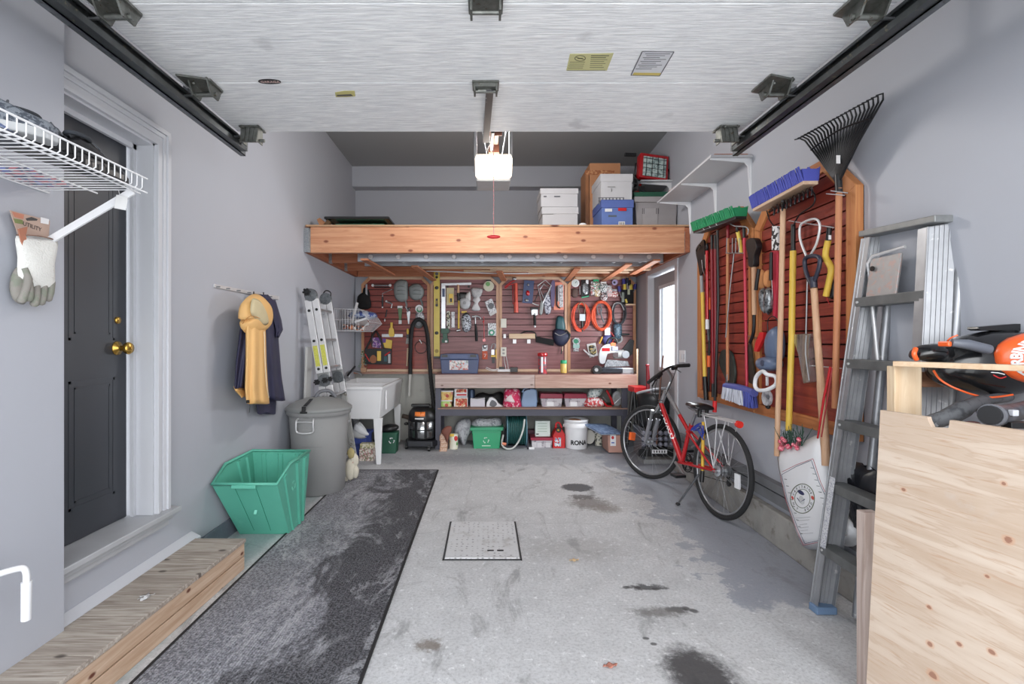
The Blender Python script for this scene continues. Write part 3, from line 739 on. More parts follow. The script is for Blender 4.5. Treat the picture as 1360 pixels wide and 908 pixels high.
# cross cleats carrying the stored lengths
for xa, xb, y0, y1 in ((-1.20, -1.14, .06, 1.2), (-.78, -.70, .5, 1.75), (.12, .20, .9, 1.75), (.95, 1.02, .65, 1.75), (1.42, 1.50, .35, 1.75), (1.62, 1.68, .10, 1.1)):
    b = B(); b.prism([(xa, y0), (xa + .07, y0), (xb + .07, y1), (xb, y1)], -.062, -.044, axis='z'); b.build('cross_cleat', firx, lf, bev=.002)
# aluminium ladder stored flat
el = thing('extension_ladder', 'long aluminium ladder stored flat under the loft', 'ladder', (.17, 4.97, 2.088))
for y in (0, .29):
    b = B(); b.bb(-1.45, 1.60, y, y + .022, 0, .088); b.bb(-1.45, 1.60, y - .006, y + .028, 0, .006); b.bb(-1.45, 1.60, y - .006, y + .028, .082, .088)
    b.build('side_rail', mat('ladder_rail', (178, 182, 190), .35, .55, var=.25, vs=3), el)
for i in range(11):
    x = -1.32 + i * .278
    b = B(); b.cyl((x, -.012, .046), (x, .31, .046), .017, n=14); b.torus((x, -.012, .046), .020, .004, Matrix.Rotation(math.pi / 2, 3, 'X'), 16, 6)
    b.build('rung', aluw, el)
for i, (x0, x1, y, z, h, m, lb) in enumerate(((-.78, 1.05, 5.46, 2.088, .03, pinex, 'pale wooden strip stored under the loft behind the ladder'),
        (.05, 1.85, 5.58, 2.088, .045, palex, 'long off-white board stored highest under the loft'),
        (-.25, .80, 5.70, 2.088, .02, pinex, 'thin short lath stored under the loft at the back'),
        (.50, 1.75, 5.80, 2.088, .04, palex, 'wide pale board stored under the loft by the back ledger'))):
    s_ = thing('lumber_strip', lb, 'board', ((x0 + x1) / 2, y, z))
    B().bb(-(x1 - x0) / 2, (x1 - x0) / 2, -.03, .03, 0, h * .8).build('board', m, s_, bev=.002)
tag(B().tube([(-.72, 6.0, 2.14), (-.2, 5.98, 2.118), (.3, 5.98, 2.105), (.8, 5.98, 2.118), (1.15, 5.98, 2.14)], .008, 8, sm=6).build('white_hose', white), 'thin white hose sagging beneath the loft boards', 'hose')

# ------------------------------------------------------------------ slat wall panels
def slat_panel(nm, label, loc, rz, wd, zt, zb, tm, sm_, tr=.038, ch=.11, plain=.38, th=.02):
    """local: x 0..wd, z zb..zt, boards facing -y"""
    t = thing('slatwall_panel', label, 'wall panel', loc, rz, None)
    p = .0762
    z = zt - .02; n = 0
    # boards clipped by the octagonal top
    def clip(z0, z1):
        if z1 <= zt - ch: return [(0, z0), (wd, z0), (wd, z1), (0, z1)]
        a0 = max(0, z0 - (zt - ch)); a1 = max(0, z1 - (zt - ch))
        o = [(a0, z0), (wd - a0, z0), (wd - a1, z1), (a1, z1)]
        if z0 < zt - ch: o = [(0, z0), (wd, z0), (wd, zt - ch), (wd - a1, z1), (a1, z1), (0, zt - ch)]
        return o
    k = 0
    b = B()
    while z - p > zb + plain:
        b.prism(clip(z - p + .009, z), -th, 0); z -= p
    b.prism([(0, zb), (wd, zb), (wd, z), (0, z)], -th, 0)
    for q in b.v: q.x = min(max(q.x, .006), wd - .006); q.z = min(max(q.z, zb + .006), zt - .006)
    b.build('slat_boards', sm_, t)
    bk = [(0, zb), (wd, zb), (wd, zt - ch), (wd - ch, zt), (ch, zt), (0, zt - ch)]
    B().prism(bk, -.004, 0.0).build('backing', mat('groove_dark', (40, 16, 16), .8), t)
    # trim
    o2 = [(0, zb), (wd, zb), (wd, zt - ch + .004), (wd - ch + .004, zt), (ch - .004, zt), (0, zt - ch + .004)]
    cx, cz = wd / 2, (zt + zb) / 2
    k2 = tr * (math.sqrt(2) - 1)
    i2 = [(tr, zb + tr), (wd - tr, zb + tr), (wd - tr, zt - ch - k2), (wd - ch - k2, zt - tr), (ch + k2, zt - tr), (tr, zt - ch - k2)]
    for j in range(6):
        a, c, c2, a2 = o2[j], o2[(j + 1) % 6], i2[(j + 1) % 6], i2[j]
        m = tm[1] if j in (0, 3) else tm[0]
        B().prism([a, c, c2, a2], -th - .016, -.001).build('trim_board', m, t, bev=.002)
    return t
pz0, pz1 = .893, 2.128
names = ['leftmost', 'second from left', 'third from left', 'rightmost']
xs = [480, 571.3, 662.8, 753.5, 844.5]
desc = ['red slatwall panel at the far left of the back wall, beside the wire basket', 'red slatwall panel behind the navy toolbox and tall yellow level',
        'red slatwall panel behind the red-lidded jar, centre of the back wall', 'red slatwall panel holding the orange cord coils and miter saw']
for i in range(4):
    xa, xb = (xs[i] - CX) / FP * 6.47, (xs[i + 1] - CX) / FP * 6.47
    tm = (palez if i in (1, 2) else cedar, palex if i in (1, 2) else cedarx)
    slat_panel('p', desc[i], (xa + .002, 6.49, 0), 0, xb - xa - .004, pz1, pz0, (palez, palex) if i in (1, 2) else (wood('mid_trim', (204, 158, 122), (178, 126, 90), 'z', ks=1.4, kr=.035), palex), redslat if i in (0,) else redslatb, .036, .10, .40)
RZ = -math.pi / 2 - math.atan(.027)
def rp(y, z=0, d=0): return (rw(y) - d, y, z)
slat_panel('p', 'large red slatwall panel on the right wall behind the leaf rake', rp(3.425), RZ, .975, 2.285, .80, (cedar, cedarx), redslat, .07, .22, .36, .025)
slat_panel('p', 'large red slatwall panel on the right wall behind the green push broom', rp(4.41), RZ, .975, 2.285, .80, (cedar, cedarx), redslat, .07, .22, .36, .025)
# ------------------------------------------------------------------ wire shelf with shoes (near left wall)
ws = thing('wire_shelf', 'white coated wire shelf with a hanging lip on the near left wall', 'shelf', (-1.64, 1.2, 1.85))
b = B(); ya, yb_ = -.55, .648; dx = .372
n = 44
for i in range(n):
    y = ya + (yb_ - ya) * (i + .5) / n
    b.tube([(.004, y, .006), (dx - .012, y, .006), (dx, y, .014), (dx, y, .052)], .0021, 6)
b.build('cross_wires', whitem, ws)
b = B()
for x, z, r in ((.006, .002, .0034), (dx * .5, .001, .003), (dx, .002, .0034), (dx + .001, .054, .0034), (dx * .93, .0, .0028)): b.tube([(x, ya, z), (x, yb_ + .012, z)], r, 8)
b.build('long_wires', whitem, ws)
def brace(y0):
    b = B(); p, q = Vector((dx - .03, y0, .0)), Vector((.004, y0 + .02, -.20)); d = (q - p)
    ang = math.degrees(math.atan2(-d.z, d.x)); b.box((p + q) / 2, (d.length, .008, .026), (0, ang, 0))
    b.box(q + Vector((0, 0, -.006)), (.008, .02, .03)); return b.build('support_brace', whitem, ws)
brace(.62); brace(.05)
tg = B(); tg.box((.305, .62, -.045), (.036, .002, .05), (0, 8, 20)); tg.tube([(.30, .62, -.02), (.295, .62, .004)], .0012, 5); tg.build('price_tag', paper, ws)

def shoe(label, loc, rz, m1, m2, L=.27, h=.10, tilt=0):
    t = thing('shoe', label, 'shoe', loc, rz, None); t.rotation_euler[0] = tilt
    # sole and upper lofted along x (heel 0 -> toe L)
    st_ = [(0, .030, .55), (.08, .034, .9), (.3, .036, .95), (.55, .044, .62), (.75, .047, .42), (.92, .038, .30), (1.0, .016, .2)]
    def sec(k, top):
        out = []
        for x, w, hh in st_:
            pass
    b = B(); vs = []; nn = 10
    for x, w, hh in st_:
        for i in range(nn):
            a = math.pi * i / (nn - 1); vs.append((x * L, w * math.cos(a) * (1 if i in (0, nn - 1) else .96), .024 + h * hh * math.sin(a) ** .8))
    fs = [(j * nn + i, j * nn + i + 1, (j + 1) * nn + i + 1, (j + 1) * nn + i) for j in range(len(st_) - 1) for i in range(nn - 1)]
    fs.append(tuple(range(nn))); fs.append(tuple(range((len(st_) - 1) * nn, len(st_) * nn)))
    b.add(vs, fs, True); b.build('upper', m1, t)
    b = B(); o = [(x * L, w * 1.08) for x, w, _ in st_] + [(x * L, -w * 1.08) for x, w, _ in reversed(st_)]
    b.prism(o, 0, .026, axis='z'); b.build('sole', m2, t, bev=.005)
    b = B()
    for i in range(5):
        x = L * (.42 + i * .07); z = .026 + h * (.86 - i * .11); b.tube([(x, -.026, z - .02), (x + .006, 0, z + .004), (x, .026, z - .02)], .003, 6)
    b.build('laces', mat('lace_grey', (90, 94, 100), .8), t)
    b = B(); b.torus((L * .16, 0, .022 + h * .88), .036, .007, None, 18, 6, sx=1.1, sy=.72); b.build('collar', mat('dark_lining', (44, 48, 54), .9), t)
    return t
sg = mat('shoe_knit', (116, 122, 130), .8, bump=.8, bs=260, c2=(60, 66, 76), th=(.46, .54), vs=40)
shoe('grey running shoe with pale sole at the wall end of the wire shelf', (-1.50, 1.27, 1.885), .78, sg, mat('shoe_sole', (176, 178, 180), .7), .31, .125)
shoe('blue-tinted sneaker behind the wire shelf lip', (-1.42, 1.18, 1.857), 1.3, mat('blue_knit', (96, 110, 150), .8, c2=(150, 160, 180), vs=50), mat('sole_dark', (70, 72, 80), .7), .26, .06)
shoe('black glossy shoe near the end of the wire shelf', (-1.37, 1.42, 1.857), 1.35, mat('black_patent', (28, 28, 30), .2), black, .27, .10)
shoe('black shoe with chrome buckle last on the wire shelf', (-1.31, 1.56, 1.857), 1.62, mat('black_patent', (28, 28, 30), .2), black, .24, .085)
tag(B().box((-1.56, 1.72, 1.864), (.12, .2, .012), (0, 0, 8)).build('slipper_sole', speck('pink_blue_print', [(196, 120, 130), (110, 120, 180), (90, 96, 120), (180, 170, 180)], 60), bev=.004), 'pink and blue printed flat item lying at the wall side of the wire shelf', 'insole')

# glove pair on its card
g = W('N', 'work_glove_pair', 'white and grey work gloves hanging on their printed card below the wire shelf', 'gloves', 44, 340, d=.02)
gl_w = mat('glove_white', (226, 226, 222), .85, bump=.9, bs=160); gl_g = mat('glove_grey', (136, 132, 126), .7, c2=(120, 124, 112), vs=20)
g.plate('header_card', mat('card_tan', (186, 160, 146), .7), [(13, 279), (66, 293), (64, 316), (24, 312)], .016, .019, bev=0)
g.plate('brand_patch', mat('coral_print', (196, 130, 106), .7), [(16, 281), (32, 285), (31, 291), (19, 288)], .019, .0195, bev=0)
g.plate('green_patch', mat('olive_print', (120, 130, 80), .7), [(18, 290), (30, 292), (31, 298), (20, 296)], .019, .0195, bev=0)
g.plate('hang_slot', black, [(34, 290), (42, 288), (50, 291), (49, 293), (36, 293)], .019, .0197, bev=0)
g.plate('size_patch', white, [(54, 288), (65, 291), (64.5, 298), (54, 296)], .019, .0195, bev=0)
p = g.L(43, 301, .0205); tx = text('UTILITY', .021, mat('print_dark', (70, 62, 60), .7), g.o, p, (90, 7, 0), ext=.0002); tx.rotation_euler = (math.pi / 2, math.radians(6), 0)
g.plate('orange_tab', mat('rust_suede', (180, 120, 96), .8), [(24, 304), (36, 301), (34, 312), (36, 335), (33, 336), (28, 322)], .05, .054, bev=0, sm=0)
# cuff + back of hand
def pillow(w, name, m, outl, dm, th, parent=None, n=10, label=None, jit=0):
    """outline in pixels inflated out of plane at depth dm by th"""
    P = [w.L(x, y, dm) for x, y in outl]; P = smoothpts(P, 4, True); c = sum(P, Vector()) / len(P); b = B(); vs = []; m_ = len(P); K = 5
    for sgn in (1, -1):
        for k in range(K):
            r = 1 - k / K * 1.0
            h = math.sqrt(max(0, 1 - r * r)) if k else 0
            for q in P: vs.append(c + (q - c) * r + Vector((0, -sgn * th * h, 0)))
        vs.append(c + Vector((0, -sgn * th, 0)))
    for si in range(2):
        o_ = si * (K * m_ + 1)
        for k in range(K - 1):
            for i in range(m_): b.f.append([o_ + k * m_ + i, o_ + k * m_ + (i + 1) % m_, o_ + (k + 1) * m_ + (i + 1) % m_, o_ + (k + 1) * m_ + i]); b.mi.append(0); b.sm.append(True)
        for i in range(m_): b.f.append([o_ + (K - 1) * m_ + i, o_ + (K - 1) * m_ + (i + 1) % m_, o_ + K * m_]); b.mi.append(0); b.sm.append(True)
    if jit: vs = [v + Vector((U(-jit, jit), U(-jit, jit), U(-jit, jit))) for v in vs]
    b.v = vs
    return b.build(name, m, parent or w.o, weld=True, label=label)
pillow(g, 'back_of_hand', gl_w, [(22, 312), (50, 314), (76, 319), (73, 350), (72, 384), (56, 386), (36, 382), (24, 366), (23, 340)], .042, .022)
pillow(g, 'rear_glove', gl_g, [(19, 358), (30, 352), (36, 362), (36, 396), (30, 404), (18, 398), (14, 380)], .030, .018)
for i, (a, c, r) in enumerate((((37, 372), (37, 400), 5.2), ((48, 378), (45, 407), 4.6), ((58, 378), (53, 405), 4.6), ((68, 374), (62, 400), 4.6))):
    g.tube('finger', gl_g, [(a[0], a[1], .042), ((a[0] + c[0]) / 2 + 1.2, (a[1] + c[1]) / 2, .05), (c[0], c[1], .045)], [r, r * 1.05, r * .55], n=12, sm=4)
g.tube('thumb', gl_g, [(32, 356, .05), (37, 370, .055), (33, 388, .05), (27, 402, .045)], [4, 5, 5, 2.6], n=12, sm=4)
g.tube('cuff_edge', mat('cuff_tan', (140, 110, 96), .8), [(22, 312, .043), (50, 313, .062), (76, 319, .045)], .8, sm=4, n=6)
b = B()
for k, y in enumerate((352, 357, 362)): 
    q = g.L(69.5, y, .058); b.box(q, (.012, .001, .003), (0, 50, 0))
b.build('cuff_marks', mat('print_dark', (70, 62, 60), .7), g.o)

# lower white hook on the near left wall
h = thing('wall_hook', 'white bent bar hook with a sleeved tip low on the near left wall', 'hook', (-1.64, 1.5, .55))
B().tube([(0, -.02, .01), (.06, .0, .012), (.118, .10, .012), (.134, .125, .0), (.136, .128, -.05)], .010, 10, sm=5).build('bar', whitem, h)
B().cyl((.136, .128, -.04), (.134, .128, -.165), .0145, .0135).build('sleeve', white, h)
b = B(); b.box((.003, -.02, .01), (.006, .05, .08)); b.build('mount_plate', whitem, h, bev=.002)

# ------------------------------------------------------------------ coat rack, jackets
cr = W('L', 'coat_rack', 'slotted white and steel hook rail on the left wall', 'coat rack', 327, 388, d=0)
cr.plate('rail', aluw, [(284, 377), (370, 393.5), (370, 398), (284, 381.5)], 0, .010, bev=.001)
for x in (290, 303, 317, 331, 345, 359): cr.rect('slot', mat('slot_grey', (110, 116, 124), .6), x - 2.5, 378.7 + (x - 284) * .19, x + 2.5, 380.4 + (x - 284) * .19, .010, .0112, bev=0)
for x, y in ((337, 388), (350, 389)): cr.tube('coat_hook', black, [(x, y + 3, .01), (x, y + 6, .04), (x, y + 2, .06), (x, y - 1, .062)], .8, n=6, sm=3)
def cloth(w, name, m, prof, d0, th, folds=7, amp=.012, ph=0, parent=None, label=None, nu=44, nv=26):
    """hanging garment: prof [(py, xl, xr)]; closed tube of cloth with vertical folds"""
    def at(v):
        y = prof[0][0] + (prof[-1][0] - prof[0][0]) * v
        for i in range(len(prof) - 1):
            if prof[i][0] <= y <= prof[i + 1][0] + 1e-6:
                k = (y - prof[i][0]) / (prof[i + 1][0] - prof[i][0]); return y, prof[i][1] + (prof[i + 1][1] - prof[i][1]) * k, prof[i][2] + (prof[i + 1][2] - prof[i][2]) * k
        return prof[-1]
    vs = []
    for j in range(nv + 1):
        v = j / nv; y, xl, xr = at(v)
        for i in range(nu):
            a = math.tau * i / nu
            kx = .5 - .5 * math.cos(a); dd = d0 + th * (.35 + .65 * min(1, v * 3)) * math.sin(a) * (1 + .0 * v)
            dd += amp * math.sin(folds * kx * math.pi + ph + v * 1.7) * (1 if math.sin(a) > 0 else .3) * min(1, .3 + v)
            q = w.L(xl + (xr - xl) * kx, y + 1.5 * math.sin(kx * 9 + ph) * (v > .95), dd); vs.append(q)
    b = B(); b.add(vs, [(j * nu + i, j * nu + (i + 1) % nu, (j + 1) * nu + (i + 1) % nu, (j + 1) * nu + i) for j in range(nv) for i in range(nu)] + [tuple(range(nu)), tuple(range(nv * nu, nv * nu + nu))], True)
    return b.build(name, m, parent or w.o, label=label)
ycl = mat('mustard_shell', (226, 180, 116), .6, var=.05, vs=6, bump=.15, bs=300); ncl = mat('navy_shell', (44, 44, 72), .6, var=.12, vs=8, bump=.15, bs=300)
nj = W('L', 'navy_jacket', 'navy blue raincoat hanging behind the mustard one', 'jacket', 360, 440, d=.06)
cloth(nj, 'body', ncl, [(391, 345, 356), (400, 343, 364), (420, 340, 369), (450, 336, 370), (500, 337, 374), (531, 338, 379)], .075, .055, 6, .012)
cloth(nj, 'sleeve', ncl, [(398, 354, 366), (425, 362, 374), (438, 366, 376), (447, 366, 371)], .10, .03, 3, .006)
cloth(nj, 'lower_hem', ncl, [(520, 341, 366), (535, 340, 367), (549, 342, 366)], .05, .025, 3, .006)
mj = W('L', 'mustard_jacket', 'mustard yellow hooded raincoat with navy side hanging from the rail', 'jacket', 338, 440, d=.10)
cloth(mj, 'navy_side', ncl, [(420, 322, 340), (440, 318, 338), (480, 313, 336), (515, 311, 330)], .09, .05, 4, .01)
cloth(mj, 'body', ycl, [(418, 328, 352), (440, 326, 353), (480, 326, 354), (515, 325, 356), (535, 327, 358)], .155, .05, 5, .009)
cloth(mj, 'cuff_strip', ycl, [(513, 310, 324), (519, 312, 326), (527, 320, 328)], .10, .03, 2, .004)
pillow(mj, 'hood', ycl, [(334, 391), (346, 392), (358, 404), (361, 422), (356, 436), (343, 443), (327, 443), (321, 432), (325, 424), (319, 423), (322, 402)], .15, .055)
pillow(mj, 'hood_lining', mat('cream_lining', (200, 186, 150), .8, bump=.3), [(336, 396), (346, 400), (354, 414), (357, 428), (350, 432), (340, 424), (333, 416), (333, 404)], .195, .018)
mj.tube('hood_seam', mat('seam_ochre', (190, 132, 70), .7), [(322, 430, .17), (332, 420, .20), (348, 424, .205), (357, 434, .18)], .5, sm=4, n=6)
mj.tube('zip', mat('cream_zip', (226, 210, 180), .6), [(351, 440, .20), (352, 480, .205), (354, 510, .20), (357, 528, .185)], .6, sm=3, n=6)
mj.tube('drawcord', black, [(331, 533, .14), (332, 540, .14), (331, 548, .14)], .35, n=5)
mj.rect('hem_tag', black, 327.5, 531, 331, 535, .195, .20, bev=0)

# ------------------------------------------------------------------ recycling bin (turquoise)
tq = mat('turquoise_plastic', (92, 176, 154), .45, var=.05, vs=6, c2=(112, 194, 172), th=(.62, .8))
rb = thing('recycling_bin', 'turquoise slant-fronted recycling bin on the floor by the left wall', 'recycling bin', (-1.485, 3.42, 0))
bot = [(-.165, -.085), (.165, -.085), (.165, .185), (-.165, .185)]
topo = [(-.20, -.36, .415), (.20, -.36, .415), (.212, -.20, .50), (.215, .16, .505), (-.20, .17, .505), (-.20, -.20, .50)]
def bintube():
    T = [Vector(p) for p in topo]
    Bt = [Vector((-.165, -.085, .004)), Vector((.165, -.085, .004)), Vector((.168, .02, .004)), Vector((.165, .185, .004)), Vector((-.165, .185, .004)), Vector((-.168, .02, .004))]
    return T, Bt
T, Bt = bintube()
b = B(); n = 6; L_ = []
for k in range(9):
    z = k / 8
    L_ += [a.lerp(c, z) for a, c in zip(Bt, T)]
b.add(L_, [(k * 6 + i, k * 6 + (i + 1) % 6, (k + 1) * 6 + (i + 1) % 6, (k + 1) * 6 + i) for k in range(8) for i in range(6)] + [tuple(range(6))[::-1]])
b.build('tub', tq, rb, solid=.005, weld=True, bev=.004)
b = B(); b.tube([t_ + Vector((0, 0, 0)) for t_ in T], .011, 8, True)
b.build('rim', tq, rb)
b = B()
def onside(i, j, s, z, out): # point on wall i->j
    a = Bt[i].lerp(Bt[j], s); c = T[i].lerp(T[j], s); p = a.lerp(c, z); nrm = (Bt[j] - Bt[i]).cross(T[i] - Bt[i]).normalized(); return p + nrm * out
def rib(i, j, s, w_, out, z0=.02, z1=.96):
    p = [onside(i, j, s - w_, z0, 0), onside(i, j, s + w_, z0, 0), onside(i, j, s + w_, z1, 0), onside(i, j, s - w_, z1, 0)]
    q = [onside(i, j, s - w_ * .6, z0, out), onside(i, j, s + w_ * .6, z0, out), onside(i, j, s + w_ * .6, z1, out), onside(i, j, s - w_ * .6, z1, out)]
    b.add(p + q, [(4, 5, 6, 7), (0, 1, 5, 4), (1, 2, 6, 5), (2, 3, 7, 6), (3, 0, 4, 7)])
for s in (.35, .72): rib(2, 3, s, .09, .016)
rib(1, 2, .55, .12, .012)
for s in (.2, .5, .8): rib(3, 4, s, .05, -.012)
for s in (.25, .6): rib(4, 5, s, .06, -.014)
b.build('side_ribs', tq, rb)
b = B(); b.box((0, -.372, .402), (.15, .014, .022), (-12, 0, 0)); b.build('front_grip', tq, rb, bev=.004)
b = B()
for s in (.33, .66):
    p0, p1 = onside(0, 1, s, .08, .003), onside(0, 1, s, .93, .003); b.tube([p0, p1], .0016, 5)
b.build('front_groove', mat('turquoise_shadow', (40, 136, 112), .5), rb)
p = onside(0, 1, .52, .5, .004); t_ = B(); t_.box(p, (.018, .002, .045), (-30, 0, 0)); t_.build('date_mark', mat('turq_light', (130, 205, 185), .5), rb)
def recycle(parent, c, r, m, rz, name='recycling_symbol', tilt=0):
    b = B(); M = Euler((math.radians(tilt), 0, math.radians(rz))).to_matrix()
    for k in range(3):
        a = math.tau * k / 3 + math.pi / 2
        pts = [Vector((r * math.cos(a + t), 0, r * math.sin(a + t))) for t in (-.45, -.2, .1, .4)]
        b.tube([M @ q + Vector(c) for q in pts], r * .16, 5, flat=.5)
        e = Vector((r * math.cos(a + .62), 0, r * math.sin(a + .62))); tn = Vector((-math.sin(a + .6), 0, math.cos(a + .6)))
        o1 = Vector((math.cos(a + .45), 0, math.sin(a + .45)))
        tip = o1 * r + tn * r * .42; q0 = o1 * r * 1.35; q1 = o1 * r * .65
        vs = [M @ q + Vector(c) for q in (tip, q0, q1)]; nn = M @ Vector((0, -.0015, 0)); b.add(vs + [q + nn for q in vs], [(0, 1, 2), (3, 5, 4), (0, 3, 4, 1), (1, 4, 5, 2), (2, 5, 3, 0)])
    return b.build(name, m, parent)
p = onside(2, 3, .10, .66, .004); recycle(rb, p, .028, mat('turq_light', (130, 205, 185), .5), 90)

# ------------------------------------------------------------------ grey refuse can
tc = thing('trash_can', 'large round grey refuse can with strapped lid in front of the sink', 'trash can', (-1.45, 4.33, 0))
B().lathe([(.195, 0), (.215, .012), (.235, .45), (.248, .64), (.252, .665), (.268, .672), (.268, .705)], (0, 0, 0), 40).build('body', mat('can_grey', (146, 146, 146), .5, var=.04, vs=4), tc)
B().lathe([(.272, .700), (.277, .704), (.277, .726), (.266, .732), (.252, .744), (.20, .775), (.12, .800), (.001, .812)], (0, 0, 0), 40).build('lid', mat('lid_grey', (132, 134, 134), .5, var=.05, vs=5), tc)
B().tube([(-.03, -.02, .805), (.0, .02, .85), (.07, .06, .855), (.12, .08, .80)], .016, 8, sm=5).build('lid_handle', greyd, tc)
b = B()
for r_, z in ((.241, .635), (.2525, .668)): b.torus((0, 0, z), r_, .004, None, 40, 6)
b.build('body_band', mat('can_grey_d', (118, 119, 120), .5), tc)
b = B(); b.tube([(-.095, -.232, .655), (-.10, -.262, .64), (-.10, -.268, .60), (-.095, -.262, .55), (-.03, -.274, .54), (.035, -.266, .55), (.04, -.272, .60), (.04, -.268, .64), (.035, -.248, .655)], .0075, 8, sm=4); b.tube([(-.095, -.262, .632), (.035, -.27, .632)], .006, 8)
b.build('bail_handle', aluw, tc)
b = B(); b.box((-.02, -.215, .787), (.03, .12, .004), (22, 0, -8)); b.box((-.035, -.27, .735), (.034, .012, .05)); b.box((-.035, -.274, .712), (.06, .012, .016)); b.build('lid_strap', black, tc, bev=.002)
b = B()
for a0 in range(-4, 3):
    pass
for z in (.42, .58):
    b.tube([(.2425 * math.sin(a) + 0, -.2425 * math.cos(a), z) if z > .5 else (.2365 * math.sin(a), -.2365 * math.cos(a), z) for a in [(-.28 + i * .1) for i in range(8)]], .0014, 4)
b.build('embossed_frame', mat('can_grey_d', (118, 119, 120), .5), tc)

# ------------------------------------------------------------------ multi-position ladder leaning on left wall
ml = thing('folding_ladder', 'folded multi-position aluminium ladder leaning on the left wall behind the refuse can', 'ladder', (-1.31, 4.72, 0))
sl = math.atan(.163)
def lp(u, y, z, w=0):     # u across ladder face, z along length
    return Vector((-z * math.sin(sl) + u * math.cos(sl), y, z * math.cos(sl) + u * math.sin(sl)))
def rail(y, z0, z1, u0, u1, m, name='side_rail'):
    b = B()
    for ua, ub in ((u0, (u0 + u1) / 2 - .003), ((u0 + u1) / 2 + .003, u1)):
        c = [lp(ua, y - .012, z0), lp(ub, y - .012, z0), lp(ub, y + .012, z0), lp(ua, y + .012, z0), lp(ua, y - .012, z1), lp(ub, y - .012, z1), lp(ub, y + .012, z1), lp(ua, y + .012, z1)]
        b.add(c, [(0, 3, 2, 1), (4, 5, 6, 7), (0, 1, 5, 4), (1, 2, 6, 5), (2, 3, 7, 6), (3, 0, 4, 7)])
    return b.build(name, m, ml, bev=.003)
for y, u in ((-.17, (-.075, .055)), (.25, (-.07, .045))):
    rail(y, 1.02, 1.70, *u, aluw); rail(y, .78, .90, *u, aluw); rail(y, .05, .80, *u, mat('worn_rail', (168, 168, 166), .55, .3, c2=(110, 104, 92), vs=10, th=(.55, .65)))
for y in (-.17, .25):
    b = B()
    for z in (1.67, 1.0, .88): b.box(lp(-.01, y, z), (.115, .02, .10), (0, math.degrees(sl) * -1, 0))
    b.build('hinge_plate', alud, ml, bev=.006)
    for z in (.95, 1.74): B().cyl(lp(-.01, y - .016, z), lp(-.01, y + .016, z), .058, n=24).build('hinge_disc', galv, ml, bev=.003)
def knob(u, y, z, r=.026):
    b = B(); b.cyl(lp(u, y, z), lp(u, y - .02, z), r * .62, n=12)
    for k in range(6): b.cyl(lp(u + r * .72 * math.cos(k * 1.047), y, z + r * .72 * math.sin(k * 1.047)), lp(u + r * .72 * math.cos(k * 1.047), y - .02, z + r * .72 * math.sin(k * 1.047)), r * .34, n=8)
    b.build('locking_knob', black, ml)
knob(-.035, -.19, 1.77, .034); knob(-.075, -.19, .945); knob(-.0, -.19, .95); knob(.05, -.19, .955, .022)
for z in (1.60, 1.32, 1.06, .80, .5, .2):
    for u in (-.045, .025):
        b = B(); b.cyl(lp(u, -.17, z), lp(u, .25, z), .014); b.build('rung', alu, ml)
        b = B(); b.cyl(lp(u, -.189, z), lp(u, -.181, z), .0125, n=12); b.build('rung_plug', black, ml)
b = B()
for u in (-.045, .022): b.box(lp(u, -.1845, 1.18), (.040, .002, .19), (0, -math.degrees(sl), 0))
b.build('safety_label', mat('yellow_label', (206, 206, 92), .5, c2=(180, 178, 80), vs=60), ml)
B().tube([lp(.02, .25, 1.70), lp(.05, .25, 1.79), lp(.0, .25, 1.82), lp(-.05, .25, 1.76)], .006, 6, sm=4).build('cable_loop', black, ml)
tag(B().box((-1.665, 4.62, .62), (.02, .13, 1.24), (0, 2, 0)).build('plank', mat('white_board', (190, 190, 188), .6), bev=.002), 'narrow off-white plank standing against the left wall behind the refuse can', 'plank')
rg = thing('rag', 'dirty cream rag hanging on the foot of the folded ladder', 'rag', (-1.24, 4.55, .0))
b = B()
for x, y, z, rx, rz in ((.0, 0, .12, .05, .10), (.03, .01, .20, .045, .07), (-.05, .02, .07, .035, .075), (.05, 0, .10, .03, .06)): b.ell((x, y, z), (rx, .03, rz), 14, 9, jit=.08)
b.build('cloth', mat('dirty_cream', (204, 198, 182), .9, c2=(180, 110, 100), th=(.66, .72), vs=18, bump=.6), rg)
B().ell((.01, -.01, .27), (.035, .02, .05), 12, 8, jit=.1).build('cloth_knot', mat('khaki_cloth', (172, 158, 112), .9), rg)

# ------------------------------------------------------------------ laundry sink along the left wall
lt = thing('laundry_sink', 'white double laundry tub on tapered legs along the left wall', 'sink', (-1.39, 5.80, 0))
wt = mat('tub_white', (222, 223, 225), .4, var=.03, vs=3)
b = B()
x0, x1, y0, y1, zt, zb = -.31, .31, -.62, .66, .815, .475
# outer and inner shells, tapered
o_t = [(x0, y0), (x1, y0), (x1, y1), (x0, y1)]; o_b = [(x0 + .02, y0 + .03), (x1 - .035, y0 + .03), (x1 - .035, y1 - .03), (x0 + .02, y1 - .03)]
i_t = [(x0 + .03, y0 + .03), (x1 - .03, y0 + .03), (x1 - .03, y1 - .03), (x0 + .03, y1 - .03)]; i_b = [(x0 + .06, y0 + .08), (x1 - .07, y0 + .08), (x1 - .07, y1 - .08), (x0 + .06, y1 - .08)]
vs = [(x, y, zt) for x, y in o_t] + [(x, y, zb) for x, y in o_b] + [(x, y, zt) for x, y in i_t] + [(x, y, zb + .03) for x, y in i_b]
fs = []
for i in range(4):
    j = (i + 1) % 4; fs += [(i, j, 4 + j, 4 + i), (i, j, 8 + j, 8 + i), (8 + i, 8 + j, 12 + j, 12 + i)]
fs += [(4, 5, 6, 7), (12, 13, 14, 15)]
b.add(vs, fs); b.build('basin', wt, lt, bev=.008, weld=True)
B().bb(x0 + .04, x1 - .04, -.0, .04, zb + .04, zt - .01).build('basin_divider', wt, lt, bev=.006)
